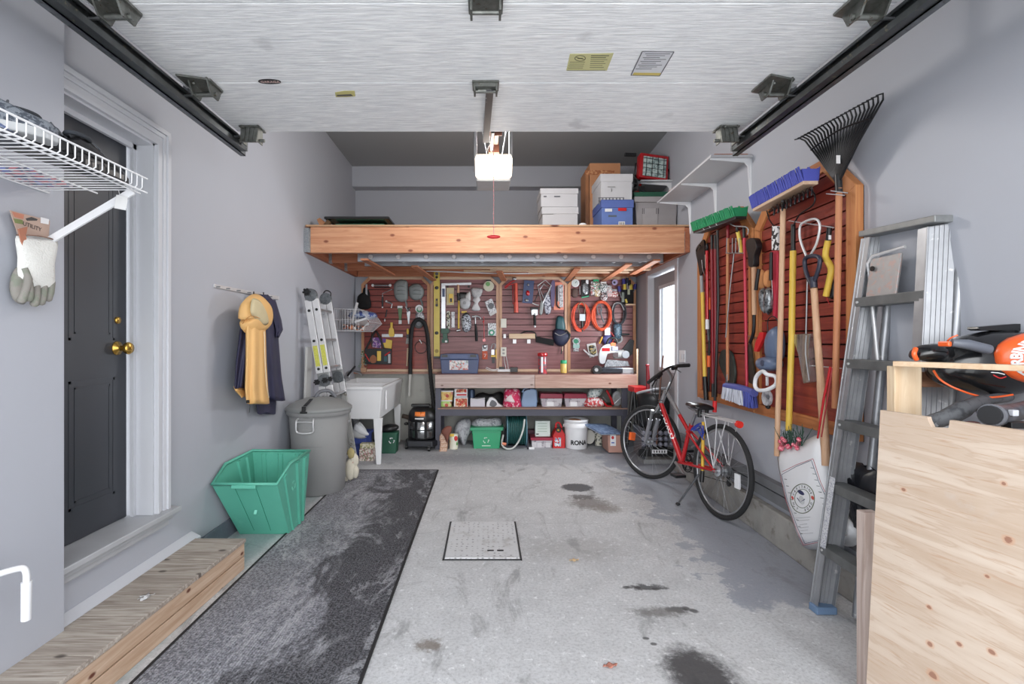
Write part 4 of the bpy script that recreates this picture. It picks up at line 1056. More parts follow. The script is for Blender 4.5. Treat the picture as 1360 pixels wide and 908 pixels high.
b = B(); b.bb(x0 - .005, x1 + .008, y0 - .008, y0 + .012, zt - .028, zt + .004); b.bb(x1 - .012, x1 + .008, y0, y1, zt - .028, zt + .004); b.build('rim', wt, lt, bev=.003)
for x, y in ((x0 + .04, y0 + .05), (x1 - .045, y0 + .05), (x0 + .04, y1 - .08), (x1 - .045, y1 - .08)):
    b = B(); b.prism([(x - .055, zb + .01), (x + .04, zb + .01), (x + .022, 0), (x - .022, 0)], y - .02, y + .02); b.build('leg', wt, lt, bev=.004)
B().bb(x1 + .002, x1 + .014, -.45, -.42, .56, .76).build('side_rib', white, lt)
b = B(); b.tube([(-.27, .1, .83), (-.26, .1, .90), (-.20, .08, .94), (-.10, .06, .92), (-.06, .05, .89)], .012, 8, sm=4); b.box((-.27, .1, .835), (.05, .2, .03)); b.cyl((-.26, .02, .85), (-.22, -.02, .93), .012); b.cyl((-.26, .18, .85), (-.24, .2, .92), .018)
b.build('faucet', steel, lt)
B().cyl((-.22, .0, .89), (-.12, -.06, 1.0), .012).build('tap_lever', black, lt)

# things under the sink
bx = thing('storage_crate', 'blue plastic crate under the laundry tub', 'crate', (-1.42, 5.62, 0))
b = B(); b.bb(-.16, .10, -.14, .16, .0, .26); b.bb(-.175, .115, -.155, .175, .24, .27); b.build('crate_body', mat('crate_blue', (58, 76, 150), .5), bx, bev=.006)
b = B(); b.box((.02, -.146, .15), (.09, .01, .03)); b.build('crate_grip', mat('crate_blue_d', (44, 58, 120), .5), bx)
pb = W('B', 'paper_bundle', 'crumpled white papers and bags on the blue crate', 'papers', 479, 572, y0=5.5)
for q, m in (([(468, 580), (470, 566), (478, 560), (488, 574), (484, 582)], paper), ([(470, 570), (474, 562), (490, 576), (482, 578)], white)): pillow(pb, 'paper_fold', m, q, .02 if m is paper else .04, .03)
fb = W('B', 'printed_carton', 'small carton printed with pale flowers in front of the blue crate', 'carton', 487, 613, y0=5.36)
fb.rect('carton_body', speck('floral_print', [(214, 200, 190), (160, 120, 110), (120, 130, 100), (220, 214, 206), (190, 150, 150)], 70), 479, 594, 497, 613, 0, -.12, bev=.002)
fb.rect('carton_flap', speck('floral_print2', [(200, 190, 150), (150, 150, 110), (220, 214, 196)], 70), 479.5, 588, 497, 594, -.01, -.10, bev=.002)
gc = thing('compost_caddy', 'dark green kitchen caddy with open black lid under the tub', 'caddy', (-1.12, 5.80, 0))
B().prism([(-.095, 0), (.085, 0), (.10, .24), (-.105, .24)], -.09, .09).build('caddy_body', dgreen, gc, bev=.008)
B().ell((-.01, 0, .275), (.12, .10, .05), 18, 8, rot=(0, -8, 0)).build('caddy_lid', black, gc)
recycle(gc, (.04, -.094, .15), .03, white, 0)

# ------------------------------------------------------------------ wire basket on left wall
wb = thing('wire_basket', 'white wire basket with pointed front fixed high on the left wall beside the slatwall', 'wire basket', (-1.70, 5.92, 1.41))
b = B(); sec_ = [(0, 0), (.25, 0), (.33, .03), (.38, .12), (.31, .245)]
for i in range(14):
    y = -.33 + i * .66 / 13
    end = i in (0, 13)
    b.tube([(0, y, .25), (0, y, 0), (.28, y, 0), (.395, y, .10), (.30, y, .235)] + ([(0, y, .25)] if end else []), .0035 if end else .0022, 6)
b.build('basket_ribs', whitem, wb)
b = B()
for x, z in ((0, 0), (.0, .25), (.28, 0), (.395, .10), (.30, .235), (.14, 0), (.0, .125)): b.tube([(x, -.335, z), (x, .335, z)], .003, 6)
for k in range(9): b.tube([(.03 + k * .03, -.33, 0), (.03 + k * .03, -.33, .243)], .0022, 5)
b.tube([(0, -.33, .125), (.385, -.33, .125)], .0022, 5)
b.build('basket_rails', whitem, wb)
def loose(name, label, cat, pts, r, m, parts=()):
    return tag(B().tube(pts, r, 10, sm=4).build(name, m), label, cat)
loose('paint_roller_sleeve', 'white roll standing tilted out of the wire basket', 'roll', [(-1.55, 5.75, 1.50), (-1.50, 5.80, 1.74)], .017, paper)
t_ = thing('plastic_packet', 'pale blue plastic packet lying on top in the wire basket', 'packet', (-1.47, 5.95, 1.60)); B().ell((0, 0, 0), (.17, .2, .055), 16, 9, jit=.08).build('wrap', mat('blue_wrap', (176, 190, 212), .4, c2=(70, 90, 160), th=(.5, .56), vs=12), t_)
t_ = thing('tool_packet', 'orange and black packets at the bottom of the wire basket', 'packets', (-1.53, 5.80, 1.455)); B().box((0, 0, 0), (.24, .3, .05), (4, 6, 10)).build('wrap', speck('basket_print', [(190, 120, 80), (60, 56, 60), (210, 206, 200), (120, 60, 40)], 40), t_, bev=.01); B().box((.08, .02, .05), (.14, .34, .025), (-10, -18, 12)).build('white_tray', white, t_, bev=.006)
# ------------------------------------------------------------------ data-driven hung things
def mk(kind, name, label, cat, at, parts, y0=6.47, d=.012, group=None):
    w = W(kind, name, label, cat, at[0], at[1], y0, d, group)
    for p in parts:
        c, pn, m = p[0], p[1], p[2]; a = p[3:]
        if c == 'r': w.rect(pn, m, *a[0], *(a[1] if len(a) > 1 else (d, d + .012)), bev=.0015)
        elif c == 'p': w.plate(pn, m, a[0], *(a[1] if len(a) > 1 else (d, d + .012)))
        elif c == 's': w.plate(pn, m, a[0], *(a[1] if len(a) > 1 else (d, d + .012)), sm=4)
        elif c == 't': w.tube(pn, m, a[0], a[1], d=(a[2] if len(a) > 2 else d + .012), sm=(a[3] if len(a) > 3 else 0), n=8)
        elif c == 'e': w.ell(pn, m, *a[0], d=(a[1] if len(a) > 1 else d + .015))
        elif c == 'd': w.disc(pn, m, *a[0], *(a[1] if len(a) > 1 else (d, d + .015)))
        elif c == 'l': pillow(w, pn, m, a[0], a[1] if len(a) > 1 else d + .01, a[2] if len(a) > 2 else .02)
    return w
def hookw(x, y, kind='B', y0=6.47):
    pass
pv = mat('clear_pack', (196, 198, 202), .25, c2=(120, 118, 124), vs=30, th=(.5, .55))
pkp = speck('parts_pack', [(206, 200, 196), (170, 90, 96), (96, 110, 100), (220, 220, 222), (60, 56, 60)], 90)
pkg = speck('green_pack', [(40, 130, 90), (210, 212, 210), (80, 90, 86), (196, 140, 140)], 90)
blk = black
# panel 1
mk('B', 'tool_pouch', 'black fabric tool pouch hanging at the top left corner of the back wall', 'pouch', (482, 380), [
    ('l', 'pouch_body', mat('black_cloth', (22, 22, 24), .9), [(475, 394), (484, 388), (491, 394), (492, 409), (476, 409)], .04, .035), ('l', 'pouch_flap', mat('black_cloth', (22, 22, 24), .9), [(483, 382), (490, 386), (491, 396), (482, 396)], .03, .015),
    ('r', 'strap_buckle', steel, (485.5, 377, 488, 393), (.05, .056))])
mk('B', 'towel_bar', 'short silver bar bracket at the top of the leftmost panel', 'bar', (507, 379), [
    ('t', 'bar', steel, [(495, 379), (520, 379)], 1.1, .03), ('t', 'lower_bar', blackm, [(497, 381.5), (518, 381.5)], .6, .02), ('d', 'end_cap', aluw, (495.5, 379, 1.8), (.02, .045)), ('d', 'end_cap', aluw, (518.5, 379, 1.8), (.02, .045))])
for x0, pts, lb in ((532, [(524, 376), (532, 371), (541, 374), (542, 386), (541, 398), (532, 401), (525, 396), (523, 386)], 'grey felt knee pad hung left of its pair'), (553, [(544, 380), (554, 376), (563, 384), (561, 395), (552, 399), (545, 395), (543, 387)], 'grey ribbed knee pad hung right of its pair')):
    w = W('B', 'knee_pad', lb, 'knee pad', x0, 386, 6.47, .03, 'grey knee pads')
    pillow(w, 'pad', felt, pts, .025, .05)
    b = B(); c = w.L(x0, 386, .07)
    for k in (-1, 0, 1): b.tube([c + Vector((-.065, .015, k * .045)), c + Vector((0, -.012, k * .05 + .008)), c + Vector((.065, .015, k * .045))], .004, 6, sm=4)
    b.build('pad_ridge', mat('felt_dark', (112, 116, 116), .9), w.o)
    w.tube('strap', mat('felt_dark', (112, 116, 116), .9), [(x0 + 5, 396, .03), (x0 + 8, 404, .025), (x0 + 7, 409, .02)], 1.6, sm=3, flat=.4)
mk('B', 'coping_saw', 'thin wire-bladed saw with black handle on the leftmost panel', 'saw', (508, 395), [('t', 'bent_frame', steel, [(521, 384), (508, 389.5), (508, 394)], .45), ('t', 'handle', blk, [(508, 394), (508, 407)], 1.2), ('e', 'end_cap', white, (508, 408, 1, 1, 1))])
mk('B', 'wing_nut_driver', 'small chrome driver set on the leftmost panel below the saw frame', 'tool', (515, 401), [('t', 'shaft', steel, [(512, 400), (520, 403)], 1.2), ('e', 'head', aluw, (513, 400, 1.6, 1.6, 1)), ('t', 'tail', steel, [(521, 403), (519.5, 409)], .6)])
mk('B', 'nut_driver', 'slim dark screwdriver hung at an angle on the leftmost panel', 'screwdriver', (513, 418), [('t', 'handle', blackm, [(514, 411), (512, 421)], .9), ('e', 'tip_cover', aluw, (511, 425, 1.1, 2, 1))])
mk('B', 'caulk_tube', 'green and white glue tube hanging by its card', 'tube', (531, 418), [('p', 'tube_body', mat('tube_green', (90, 120, 84), .5), [(528.6, 409), (534, 409), (533, 425), (530, 425)], (.012, .035)), ('r', 'crimp', white, (528, 406, 534.5, 410)), ('r', 'cap', white, (529.5, 425, 533.5, 430), (.012, .03))])
mk('B', 'tin_snips', 'steel snips with dark handles under the right knee pad', 'snips', (542, 416), [('t', 'handle', steel, [(539, 407), (542, 414), (544, 409)], 1.1), ('p', 'blades', steel, [(540, 413), (545, 413), (543.5, 430), (542, 430)], (.015, .02)), ('d', 'pivot', blackm, (542, 411, 2.2), (.015, .03))])
mk('B', 'tape_roll', 'green-centred tape roll above a small plastic bag', 'tape', (557, 410), [('d', 'roll', white, (557, 410, 5.2), (.012, .035)), ('d', 'label_ring', mat('mid_green', (50, 130, 90), .5), (557, 411, 3.8), (.035, .037)), ('d', 'hub', paper, (557, 410, 2.4), (.037, .0385)), ('l', 'bag', pv, [(553, 415), (562, 415), (563, 425), (553, 424)], .02, .012)])
mk('B', 'utility_saw', 'yellow-handled saw with a grey blade hung level on the leftmost panel', 'saw', (520, 440), [('r', 'blade', alu, (507, 443.5, 535, 447.5), (.012, .016)), ('t', 'neck', yellow, [(520, 428), (520, 436)], 1.8), ('s', 'grip', yellow, [(517.5, 436), (522.5, 436), (523.5, 446), (517, 446)], (.014, .04)), ('d', 'screw', blk, (520, 429, 1), (.03, .036)), ('d', 'screw', blk, (520, 434, 1), (.03, .036))])
mk('B', 'paint_brush', 'small paint brush with yellow handle hanging bristles down', 'paint brush', (541.5, 446), [('e', 'handle', yellow, (541.5, 440, 1.8, 4, 1.2)), ('r', 'ferrule', blk, (539.8, 443, 543.4, 449)), ('p', 'bristles', mat('bristle_grey', (150, 150, 146), .9), [(539.8, 449), (543.4, 449), (544.4, 456.5), (538.8, 456.5)])])
mk('B', 'purple_packet', 'purple and yellow printed packet with a ribbon hung low on the leftmost panel', 'packet', (500, 454), [('p', 'packet_body', speck('purple_print_s', [(120, 70, 150), (190, 160, 190), (90, 80, 110)], 70), [(495, 448), (506, 448), (506, 462), (495, 461)], (.02, .035)), ('t', 'hanging_ribbon', blk, [(494, 460), (494, 440), (500, 432)], .7, .03, 3)])
mk('B', 'yellow_packet', 'yellow and purple packet beside the purple one', 'packet', (514, 455), [('p', 'packet_body', yellow, [(508, 449), (521, 452), (520, 463), (508, 461)], (.02, .032)), ('p', 'purple_band', purple, [(508, 449), (513, 450), (512, 455), (508, 455)], (.032, .0335))])
w = mk('B', 'drill_bit_caddy', 'black hanging caddy full of red, yellow and brown small tools', 'tool caddy', (502, 472), [('r', 'caddy_body', blk, (485, 463, 520, 483.5), (.012, .05)), ('s', 'coiled_strap', mat('rust_leather', (150, 92, 60), .6), [(492, 474), (496, 471), (500, 475), (499, 481), (494, 482), (491, 478)], (.05, .065)), ('r', 'yellow_tool', yellow, (501, 466, 506, 479), (.05, .068)),
    ('t', 'red_handle', redp, [(485, 470), (491, 480)], .8, .06), ('t', 'red_handle', redp, [(511, 472), (518, 467)], .9, .06), ('r', 'silver_tool', steel, (515.5, 470, 518.5, 482), (.05, .06)), ('r', 'teal_tool', teal, (510, 473, 514, 480), (.05, .06)), ('t', 'carry_strap', blk, [(486, 463), (492, 452), (499, 440), (506, 452), (510, 463)], 1.3, .045, 4)])
w = mk('B', 'tinsel_plant', 'small green and white tinsel plant standing on the ledge at the far left', 'ornament', (483, 494), [('p', 'pot', mat('small_pot', (190, 150, 120), .6), [(479, 488), (487, 488), (486, 494), (480, 494)], (.02, .07))], d=.03)
b = B(); c = w.L(482, 488, .04)
for i in range(70):
    h_ = R(); r_ = .075 * (1 - h_); a = U(0, 6.28); p = c + Vector((r_ * .8 * math.cos(a), r_ * .4 * math.sin(a), h_ * .22 + .0)); q = Vector((U(-.02, .02), U(-.02, .0), U(-.012, .02)))
    b.tube([p, p + q], [.006, .001], 4, mi=i % 2)
b.build('tinsel_leaves', [mat('tinsel_green', (50, 130, 80), .4), mat('tinsel_white', (200, 206, 204), .4)], w.o)
mk('B', 'wood_dowel', 'short tan wooden dowel hanging beside the black vacuum hose', 'dowel', (541, 474), [('t', 'stick', pine, [(541.5, 462), (540.5, 486)], 1.0)])
w = mk('B', 'rubber_belt', 'thin black ring-shaped belt hanging inside the vacuum hose', 'belt', (559, 461), [('t', 'hook_pin', aluw, [(557, 451), (560, 456)], .7)])
c = w.L(559, 461, .02); B().torus(c, .078, .0045, Matrix.Rotation(math.pi / 2, 3, 'X'), 30, 6).build('ring', blk, w.o)
# vacuum hose and wand
vh = W('B', 'vacuum_hose', 'black vacuum hose looped high over a hook with a grey wand end', 'hose', 557, 425, 6.42, .02)
hp = [(545, 497, .10), (545, 470, .08), (546, 445, .06), (549, 430, .05), (556, 424, .05), (564, 430, .05), (568, 448, .07), (570, 475, .12), (573, 510, .22), (577, 545, .34), (582, 575, .40)]
vh.tube('hose', rubber, hp, 2.6, sm=8, n=10)
P = smoothpts([vh.L(*p) for p in hp], 16); b = B()
for i in range(2, len(P) - 1, 2): b.cyl(P[i] - (P[i + 1] - P[i]).normalized() * .003, P[i] + (P[i + 1] - P[i]).normalized() * .003, .0285, n=10)
b.build('hose_rib', rubber, vh.o)
vh.tube('wand_end', mat('wand_grey', (190, 190, 186), .5), [(545, 496, .10), (544, 512, .10), (543.5, 526, .10)], [2.0, 1.7, 1.5], n=12)
vh.disc('hose_reel_cap', blk, 556, 430, 6, .03, .05); vh.disc('cap_ring', greyd, 556, 430, 3, .05, .053)
# panel 2
lv = mk('B', 'spirit_level', 'long yellow spirit level hanging upright beside the navy toolbox', 'level', (580, 417), [('r', 'body', ylev, (576.2, 361, 584, 475), (.035, .06))], y0=6.45)
for y in (368, 398, 405): lv.disc('vial_hole', blk, 580, y, 1.8 if y != 398 else 1.3, .0602, .0612)
for y in (382, 442): lv.ell('vial', blk, 580, y, 2.6, 2.2, .5, d=.06)
lv.disc('hang_hole', greyd, 580, 363.5, 2.2, .06, .0612); lv.rect('hand_slot', mat('slot_yellow', (150, 128, 56), .5), 578.4, 396, 581.8, 407, .0602, .061); lv.disc('lower_hole', mat('slot_yellow', (150, 128, 56), .5), 580, 466, 2.6, .0602, .061); lv.rect('end_cap', blk, 576.2, 473, 584, 475.5, .033, .062)
mk('B', 'framing_square', 'steel framing square hanging on the second panel', 'square', (590, 400), [('p', 'blade', alu, [(586.2, 376), (626, 375), (626, 378.3), (591.6, 379), (591.6, 436), (586.2, 436)], (.012, .016)), ('r', 'brand_patch', navy, (587.2, 383, 590.8, 394), (.016, .0168)), ('d', 'hook', blk, (594.5, 380.5, 1.4), (.012, .03)), ('d', 'hook', blk, (622.5, 380.5, 1.4), (.012, .03))])
mk('B', 'hardware_packet', 'yellow item packed on a cream card beside the steel square', 'packet', (598, 393), [('r', 'card', mat('cream_card', (206, 196, 160), .8), (593, 382, 603, 405), (.012, .015)), ('r', 'yellow_item', yellow, (596, 390, 601.5, 402), (.015, .03)), ('r', 'black_item', blk, (597.5, 396, 600.5, 401), (.03, .033))])
mk('B', 'ball_pein_hammer', 'long yellow-handled hammer hanging head down on the second panel', 'hammer', (609, 410), [('t', 'handle', yellow, [(609.5, 398), (609, 436)], 1.2), ('t', 'head', steel, [(606.5, 439), (611.5, 438)], 1.8), ('t', 'grip_end', ash, [(608.5, 378), (608.5, 389)], 1.7), ('t', 'grip_band', blk, [(608.5, 389), (609, 399)], 1.9)])
mk('B', 'dust_mask', 'round white dust mask with black straps on the second panel', 'mask', (617, 400), [('l', 'mask_cup', mat('mask_white', (196, 198, 202), .8, bump=.4), [(611, 397), (618, 395), (625, 400), (624, 408), (617, 411), (611, 407)], .02, .045), ('d', 'valve', greyp, (617, 402, 2.2), (.062, .07)), ('l', 'filter_cone', paper, [(618, 392), (624, 387), (625, 399), (619, 397)], .03, .025), ('l', 'straps', blk, [(609, 389), (617, 388), (622, 390), (617, 398), (609, 397)], .015, .015), ('r', 'nose_clip', yellow, (613, 413, 620, 415.5))])
mk('B', 'filter_bag', 'pinched white hourglass-shaped bag hung on the second panel', 'bag', (633, 397), [('l', 'bag_top', mat('silver_bag', (190, 190, 192), .5, c2=(160, 160, 162), vs=30), [(625.5, 383), (634, 382), (641, 384), (639, 392), (634, 397), (628, 394)], .02, .025), ('l', 'bag_base', mat('bag_white', (214, 214, 216), .6), [(634, 392), (638, 398), (635, 403), (638, 411), (632, 413), (626, 411), (630, 402), (628, 398)], .03, .03)])
mk('B', 'sanding_disc', 'round cream disc with a green centre at the top of the second panel', 'disc', (649, 379), [('d', 'disc_face', mat('cream_disc', (208, 206, 186), .7), (649, 380, 7), (.012, .022)), ('d', 'disc_label', mat('disc_green', (120, 170, 110), .6), (648, 377, 3), (.022, .023)), ('r', 'hook', blk, (646, 371.5, 652, 373), (.012, .03))])
mk('B', 'mesh_packet', 'grey mesh-filled plastic packet hanging askew at the right of the second panel', 'packet', (652, 407), [('p', 'packet', pv, [(644, 401), (653, 396), (660, 414), (651, 420)], (.012, .03)), ('p', 'packet_label', paper, [(650, 417), (659, 412), (660, 415), (652, 419.6)], (.03, .031)), ('d', 'coil', greyd, (652, 406, 4), (.03, .033))])
mk('B', 'blade_packet', 'pair of slim blade packets below the cream card', 'packet', (598, 424), [('r', 'left_sleeve', speck('sleeve_print', [(180, 176, 150), (60, 62, 60), (200, 200, 196)], 60), (593, 413, 598, 436), (.012, .018)), ('r', 'right_sleeve', pv, (599.5, 414, 604, 435), (.012, .02)), ('r', 'sleeve_label', white, (600, 422, 603.6, 434), (.02, .021))])
mk('B', 'parts_bag', 'clear bag of blue and black fittings on the second panel', 'bag', (619, 428), [('l', 'bag', mat('parts_bag', (190, 196, 206), .3, c2=(50, 52, 62), vs=26, th=(.5, .54)), [(613, 420), (623, 417), (626, 434), (620, 441), (614, 437)], .02, .025), ('t', 'tie', blk, [(615, 419), (619, 415), (623, 418)], .7, .03, 3)])
mk('B', 'claw_hammer', 'claw hammer with chrome head and black grip hanging on the second panel', 'hammer', (632, 435), [('t', 'head', steel, [(627, 420.5), (633, 419.5)], 1.6, .03), ('t', 'claw', steel, [(633, 419.5), (637, 421), (638.5, 424)], [1.4, 1, .5], .03, 3), ('t', 'shaft', steel, [(631, 420), (631.5, 432)], .9, .03), ('t', 'grip', rubber, [(631.5, 430), (632.5, 442), (633, 453)], [1.3, 2.0, 1.8], .03)])
mk('B', 'red_rod_tool', 'slim red rod with a square tip on the second panel', 'tool', (642.5, 436), [('t', 'rod', redm, [(642.5, 420), (643, 450)], .55), ('r', 'foot', redm, (640.8, 449.5, 645, 453.5)), ('e', 'knuckle', redm, (642, 427, 1.2, 1.4, 1))])
mk('B', 'washer_card', 'clear card with a teal ring packed on it', 'packet', (654, 437), [('r', 'card', pv, (648, 429, 659.5, 445.5), (.012, .015)), ('d', 'teal_ring', mat('teal_ring', (60, 150, 120), .5), (653, 441.5, 4), (.015, .025)), ('d', 'ring_centre', white, (653, 441.5, 2), (.025, .0258))])
mk('B', 'cordless_driver', 'dark green cordless driver hanging below the steel square', 'driver', (591, 445), [('r', 'motor', dgreen, (586, 436, 596, 442.5), (.012, .06)), ('p', 'grip', dgreen, [(588, 442), (594, 442), (594.5, 451), (588.5, 451)], (.02, .055)), ('r', 'battery', dgreen, (587, 450, 595.5, 455), (.012, .065)), ('r', 'chuck', blk, (595.5, 437.5, 598, 441), (.02, .05)), ('r', 'label', white, (591, 452, 594, 454.5), (.065, .066))])
mk('B', 'orange_carded_hook', 'hardware card with an orange lower half hung above the bench', 'packet', (644, 466), [('r', 'card', pv, (640.5, 458, 647.5, 477), (.012, .015)), ('r', 'orange_panel', mat('burnt_orange', (196, 86, 56), .6), (640.5, 466, 647.5, 477), (.015, .0165)), ('e', 'metal_hook', steel, (644, 460, 2.4, 3, 1), .02), ('t', 'printed_mark', white, [(642.5, 470), (645.5, 470), (643.5, 474)], .4, .018)])
mk('B', 'key_bundle', 'bundle of small yellow-black gauges hanging by the second trim board', 'gauge', (655, 468), [('r', 'black_tag', blk, (653.5, 474, 657, 482), (.012, .03)), ('r', 'yellow_cap', yellow, (652, 471.5, 658, 474), (.012, .03)), ('r', 'silver_tag', steel, (652.5, 464, 656.5, 471), (.012, .022)), ('t', 'ring', steel, [(652, 463), (654, 457), (658, 457), (657, 463)], .5, .02, 3), ('t', 'yellow_strip', yellow, [(658.5, 464), (659, 476)], .7, .02)])
for y0_, y1_, lb, two in ((423, 435, 'blank cream wall plate on the trim between the middle panels', 0), (461, 473, 'cream power outlet plate low between the middle panels', 1)):
    w = mk('B', 'outlet_plate', lb, 'outlet', (669, (y0_ + y1_) / 2), [('r', 'cover', mat('cream_plate', (214, 212, 200), .4), (665, y0_, 672.5, y1_), (.02, .028))])
    if two:
        for q in (464.5, 469): w.rect('socket', mat('socket_grey', (150, 150, 146), .5), 667.2, q - 1.4, 670.4, q + 1.4, .028, .0295)
# panel 3
mk('B', 'caulking_gun', 'red caulking gun hanging nozzle down at the left of the third panel', 'caulking gun', (684, 390), [('t', 'barrel', mat('gun_red', (206, 84, 66), .4), [(685, 376), (685.5, 402)], 2.3, .04), ('t', 'lower_sleeve', mat('gun_red2', (222, 100, 84), .4), [(685.3, 401), (685.6, 415)], 2.9, .04), ('t', 'frame_arm', redm, [(681, 378), (681.5, 404)], .8, .03), ('t', 'trigger', redm, [(684, 372), (678, 375), (670, 381)], .9, .04, 3), ('t', 'handle', redm, [(684, 377), (677, 378), (671, 383)], .8, .035, 3), ('e', 'ratchet', steel, (683, 370, 3, 2.4, 1.6), .04)])
mk('B', 'saw_guide', 'dark blue slotted plate with a red knob on the third panel', 'tool', (702, 388), [('p', 'plate', navy, [(696, 372), (709.5, 373), (707, 403), (693.5, 402)], (.012, .028)), ('e', 'red_knob', redm, (701, 389, 2.6, 3.6, 1.4), .035), ('e', 'silver_nut', steel, (701.5, 378, 1.2, 1.8, 1), .032), ('e', 'silver_nut', steel, (699.5, 398.5, 2.4, 2, 1), .032)])
def hacksaw(label, pts, grip, dd):
    w = mk('B', 'hacksaw', label, 'hacksaw', pts[0], [('t', 'frame', alu, pts, 1.0, dd), ('t', 'blade', steel, [pts[0], pts[-1]], .5, dd), ('l', 'grip', grip[0], grip[1], dd, .012)])
hacksaw('silver hacksaw hanging with its frame over the dark one', [(714, 379), (724, 371.5), (732, 379), (720, 404)], (mat('grip_silver', (150, 156, 156), .5), [(718, 400), (722, 402), (720, 417), (716, 416)]), .05)
hacksaw('dark-handled hacksaw crossed under the silver one', [(717, 384), (722, 377), (731, 384), (724, 400)], (mat('grip_white', (186, 188, 200), .5, c2=(60, 64, 84), vs=20), [(722, 392), (729, 390), (732, 413), (724, 416)]), .03)
mk('B', 'sickle', 'small curved pruning saw at the left of the hacksaws', 'saw', (709, 400), [('t', 'blade', blackm, [(716, 386), (712, 396), (709, 401)], .6, .03, 3), ('t', 'handle', aluw, [(707, 402.5), (713, 405), (715.5, 405)], .8, .03, 3)])
mk('B', 'drywall_saw', 'blue-black packeted saw beside the orange card', 'saw', (735, 390), [('s', 'sleeve', mat('mauve_sleeve', (96, 86, 120), .5), [(732, 376), (737, 375), (736, 405), (732, 404)])])
mk('B', 'carded_saw', 'orange card holding a black folding saw at the right of the third panel', 'packet', (742, 393), [('r', 'card', mat('salmon_card', (222, 140, 118), .7), (735.5, 374.5, 749, 411.5), (.012, .015)), ('r', 'window', pv, (743, 378, 748, 408), (.015, .018)), ('t', 'blade', steel, [(741.5, 379), (741.5, 400)], 1.3, .025), ('t', 'folding_handle', blk, [(739, 380), (739.5, 404), (744, 409)], .9, .03, 3)])
mk('B', 'roofing_hammer', 'short hatchet hammer with black grip in the middle of the third panel', 'hammer', (710, 422), [('p', 'head', steel, [(705.5, 412), (709, 410), (714, 411), (714, 418), (711, 419), (708, 417.5), (706, 419)], (.02, .045)), ('t', 'grip', rubber, [(710, 416), (710.4, 432)], [1.6, 1.9], .032), ('e', 'end_cap', white, (710.5, 433.5, 1.6, 1.4, 1), .032), ('r', 'hook', blk, (704.5, 408.5, 715, 411), (.012, .05))])
mk('B', 'wooden_mallet_sling', 'pale wooden block held by black straps in the middle of the third panel', 'mallet', (694, 446), [('r', 'wood_block', pinex, (676, 443, 710.5, 449.5), (.03, .075)), ('t', 'strap', blk, [(691, 443), (699, 440), (710, 441.5), (712, 447)], 1.0, .06, 4), ('r', 'left_catch', aluw, (681, 450.5, 685.5, 456), (.012, .03)), ('r', 'right_catch', aluw, (700, 450.5, 704.5, 456), (.012, .03)), ('r', 'side_catch', aluw, (668.5, 443.5, 672, 449), (.012, .03))])
mk('B', 'black_strap_tool', 'wide black strap running from the wooden block to the navy tool bag', 'strap', (722, 452), [('p', 'strap', mat('black_cloth', (22, 22, 24), .9), [(711.5, 446.5), (736, 451), (735, 459), (711.5, 454)], (.02, .05))])
mk('B', 'navy_tool_bag', 'dark navy teal tool bag with buckle hanging at the right of the third panel', 'tool bag', (744, 445), [('l', 'neck', teal, [(739, 422), (744, 419), (749, 423), (751, 438), (745, 442), (738, 438)], .03, .03), ('l', 'pouch', dnavy, [(735, 438), (745, 436), (754, 441), (757, 447), (753, 455), (746, 460), (738, 457), (734, 448)], .04, .055), ('t', 'buckle_strap', steel, [(737, 442), (744, 445.5), (753, 441.5)], .7, .10, 3), ('t', 'edge_strap', blk, [(751, 438), (757, 444), (755, 450)], 1.2, .07, 3), ('t', 'hanging_peg', pinex, [(747, 460), (747, 466)], .8, .04), ('t', 'peg_tip', blk, [(746, 464), (745.5, 470)], .8, .04)])
# panel 4
mk('B', 'wall_thermometer', 'round white dial gauge at the top left of the rightmost panel', 'thermometer', (764, 376), [('d', 'dial', white, (764, 376, 5.2), (.012, .026)), ('d', 'dial_face', mat('dial_face', (200, 208, 206), .4), (764, 376, 4.3), (.026, .0268)), ('t', 'needle', blk, [(764, 376), (765.8, 373.6)], .25, .028)])
mk('B', 'steel_wool_pad', 'brown scouring pad packet under the white dial', 'packet', (763, 390), [('l', 'pad', mat('brown_pad', (96, 78, 74), .9, bump=.5), [(760, 384), (767, 384), (767, 394), (760, 394)], .015, .02), ('t', 'silver_pick', steel, [(770, 380), (770.4, 391)], .8)])
mk('B', 'chain_packet', 'black-framed clear packet with coiled chain on the rightmost panel', 'packet', (777, 383), [('r', 'frame', blk, (772, 372, 782.5, 395), (.012, .03)), ('l', 'coiled_chain', mat('chain_pack', (170, 174, 178), .3, .5, c2=(70, 74, 78), vs=60, th=(.48, .52)), [(773.5, 376), (778, 375), (781.5, 380), (781, 390), (776, 391.5), (773, 386)], .03, .012), ('t', 'green_strip', mat('disc_green2', (70, 170, 130), .5), [(772.5, 395), (782, 393)], .9, .035), ('r', 'white_top', white, (778, 371.5, 781.5, 377), (.03, .033))])
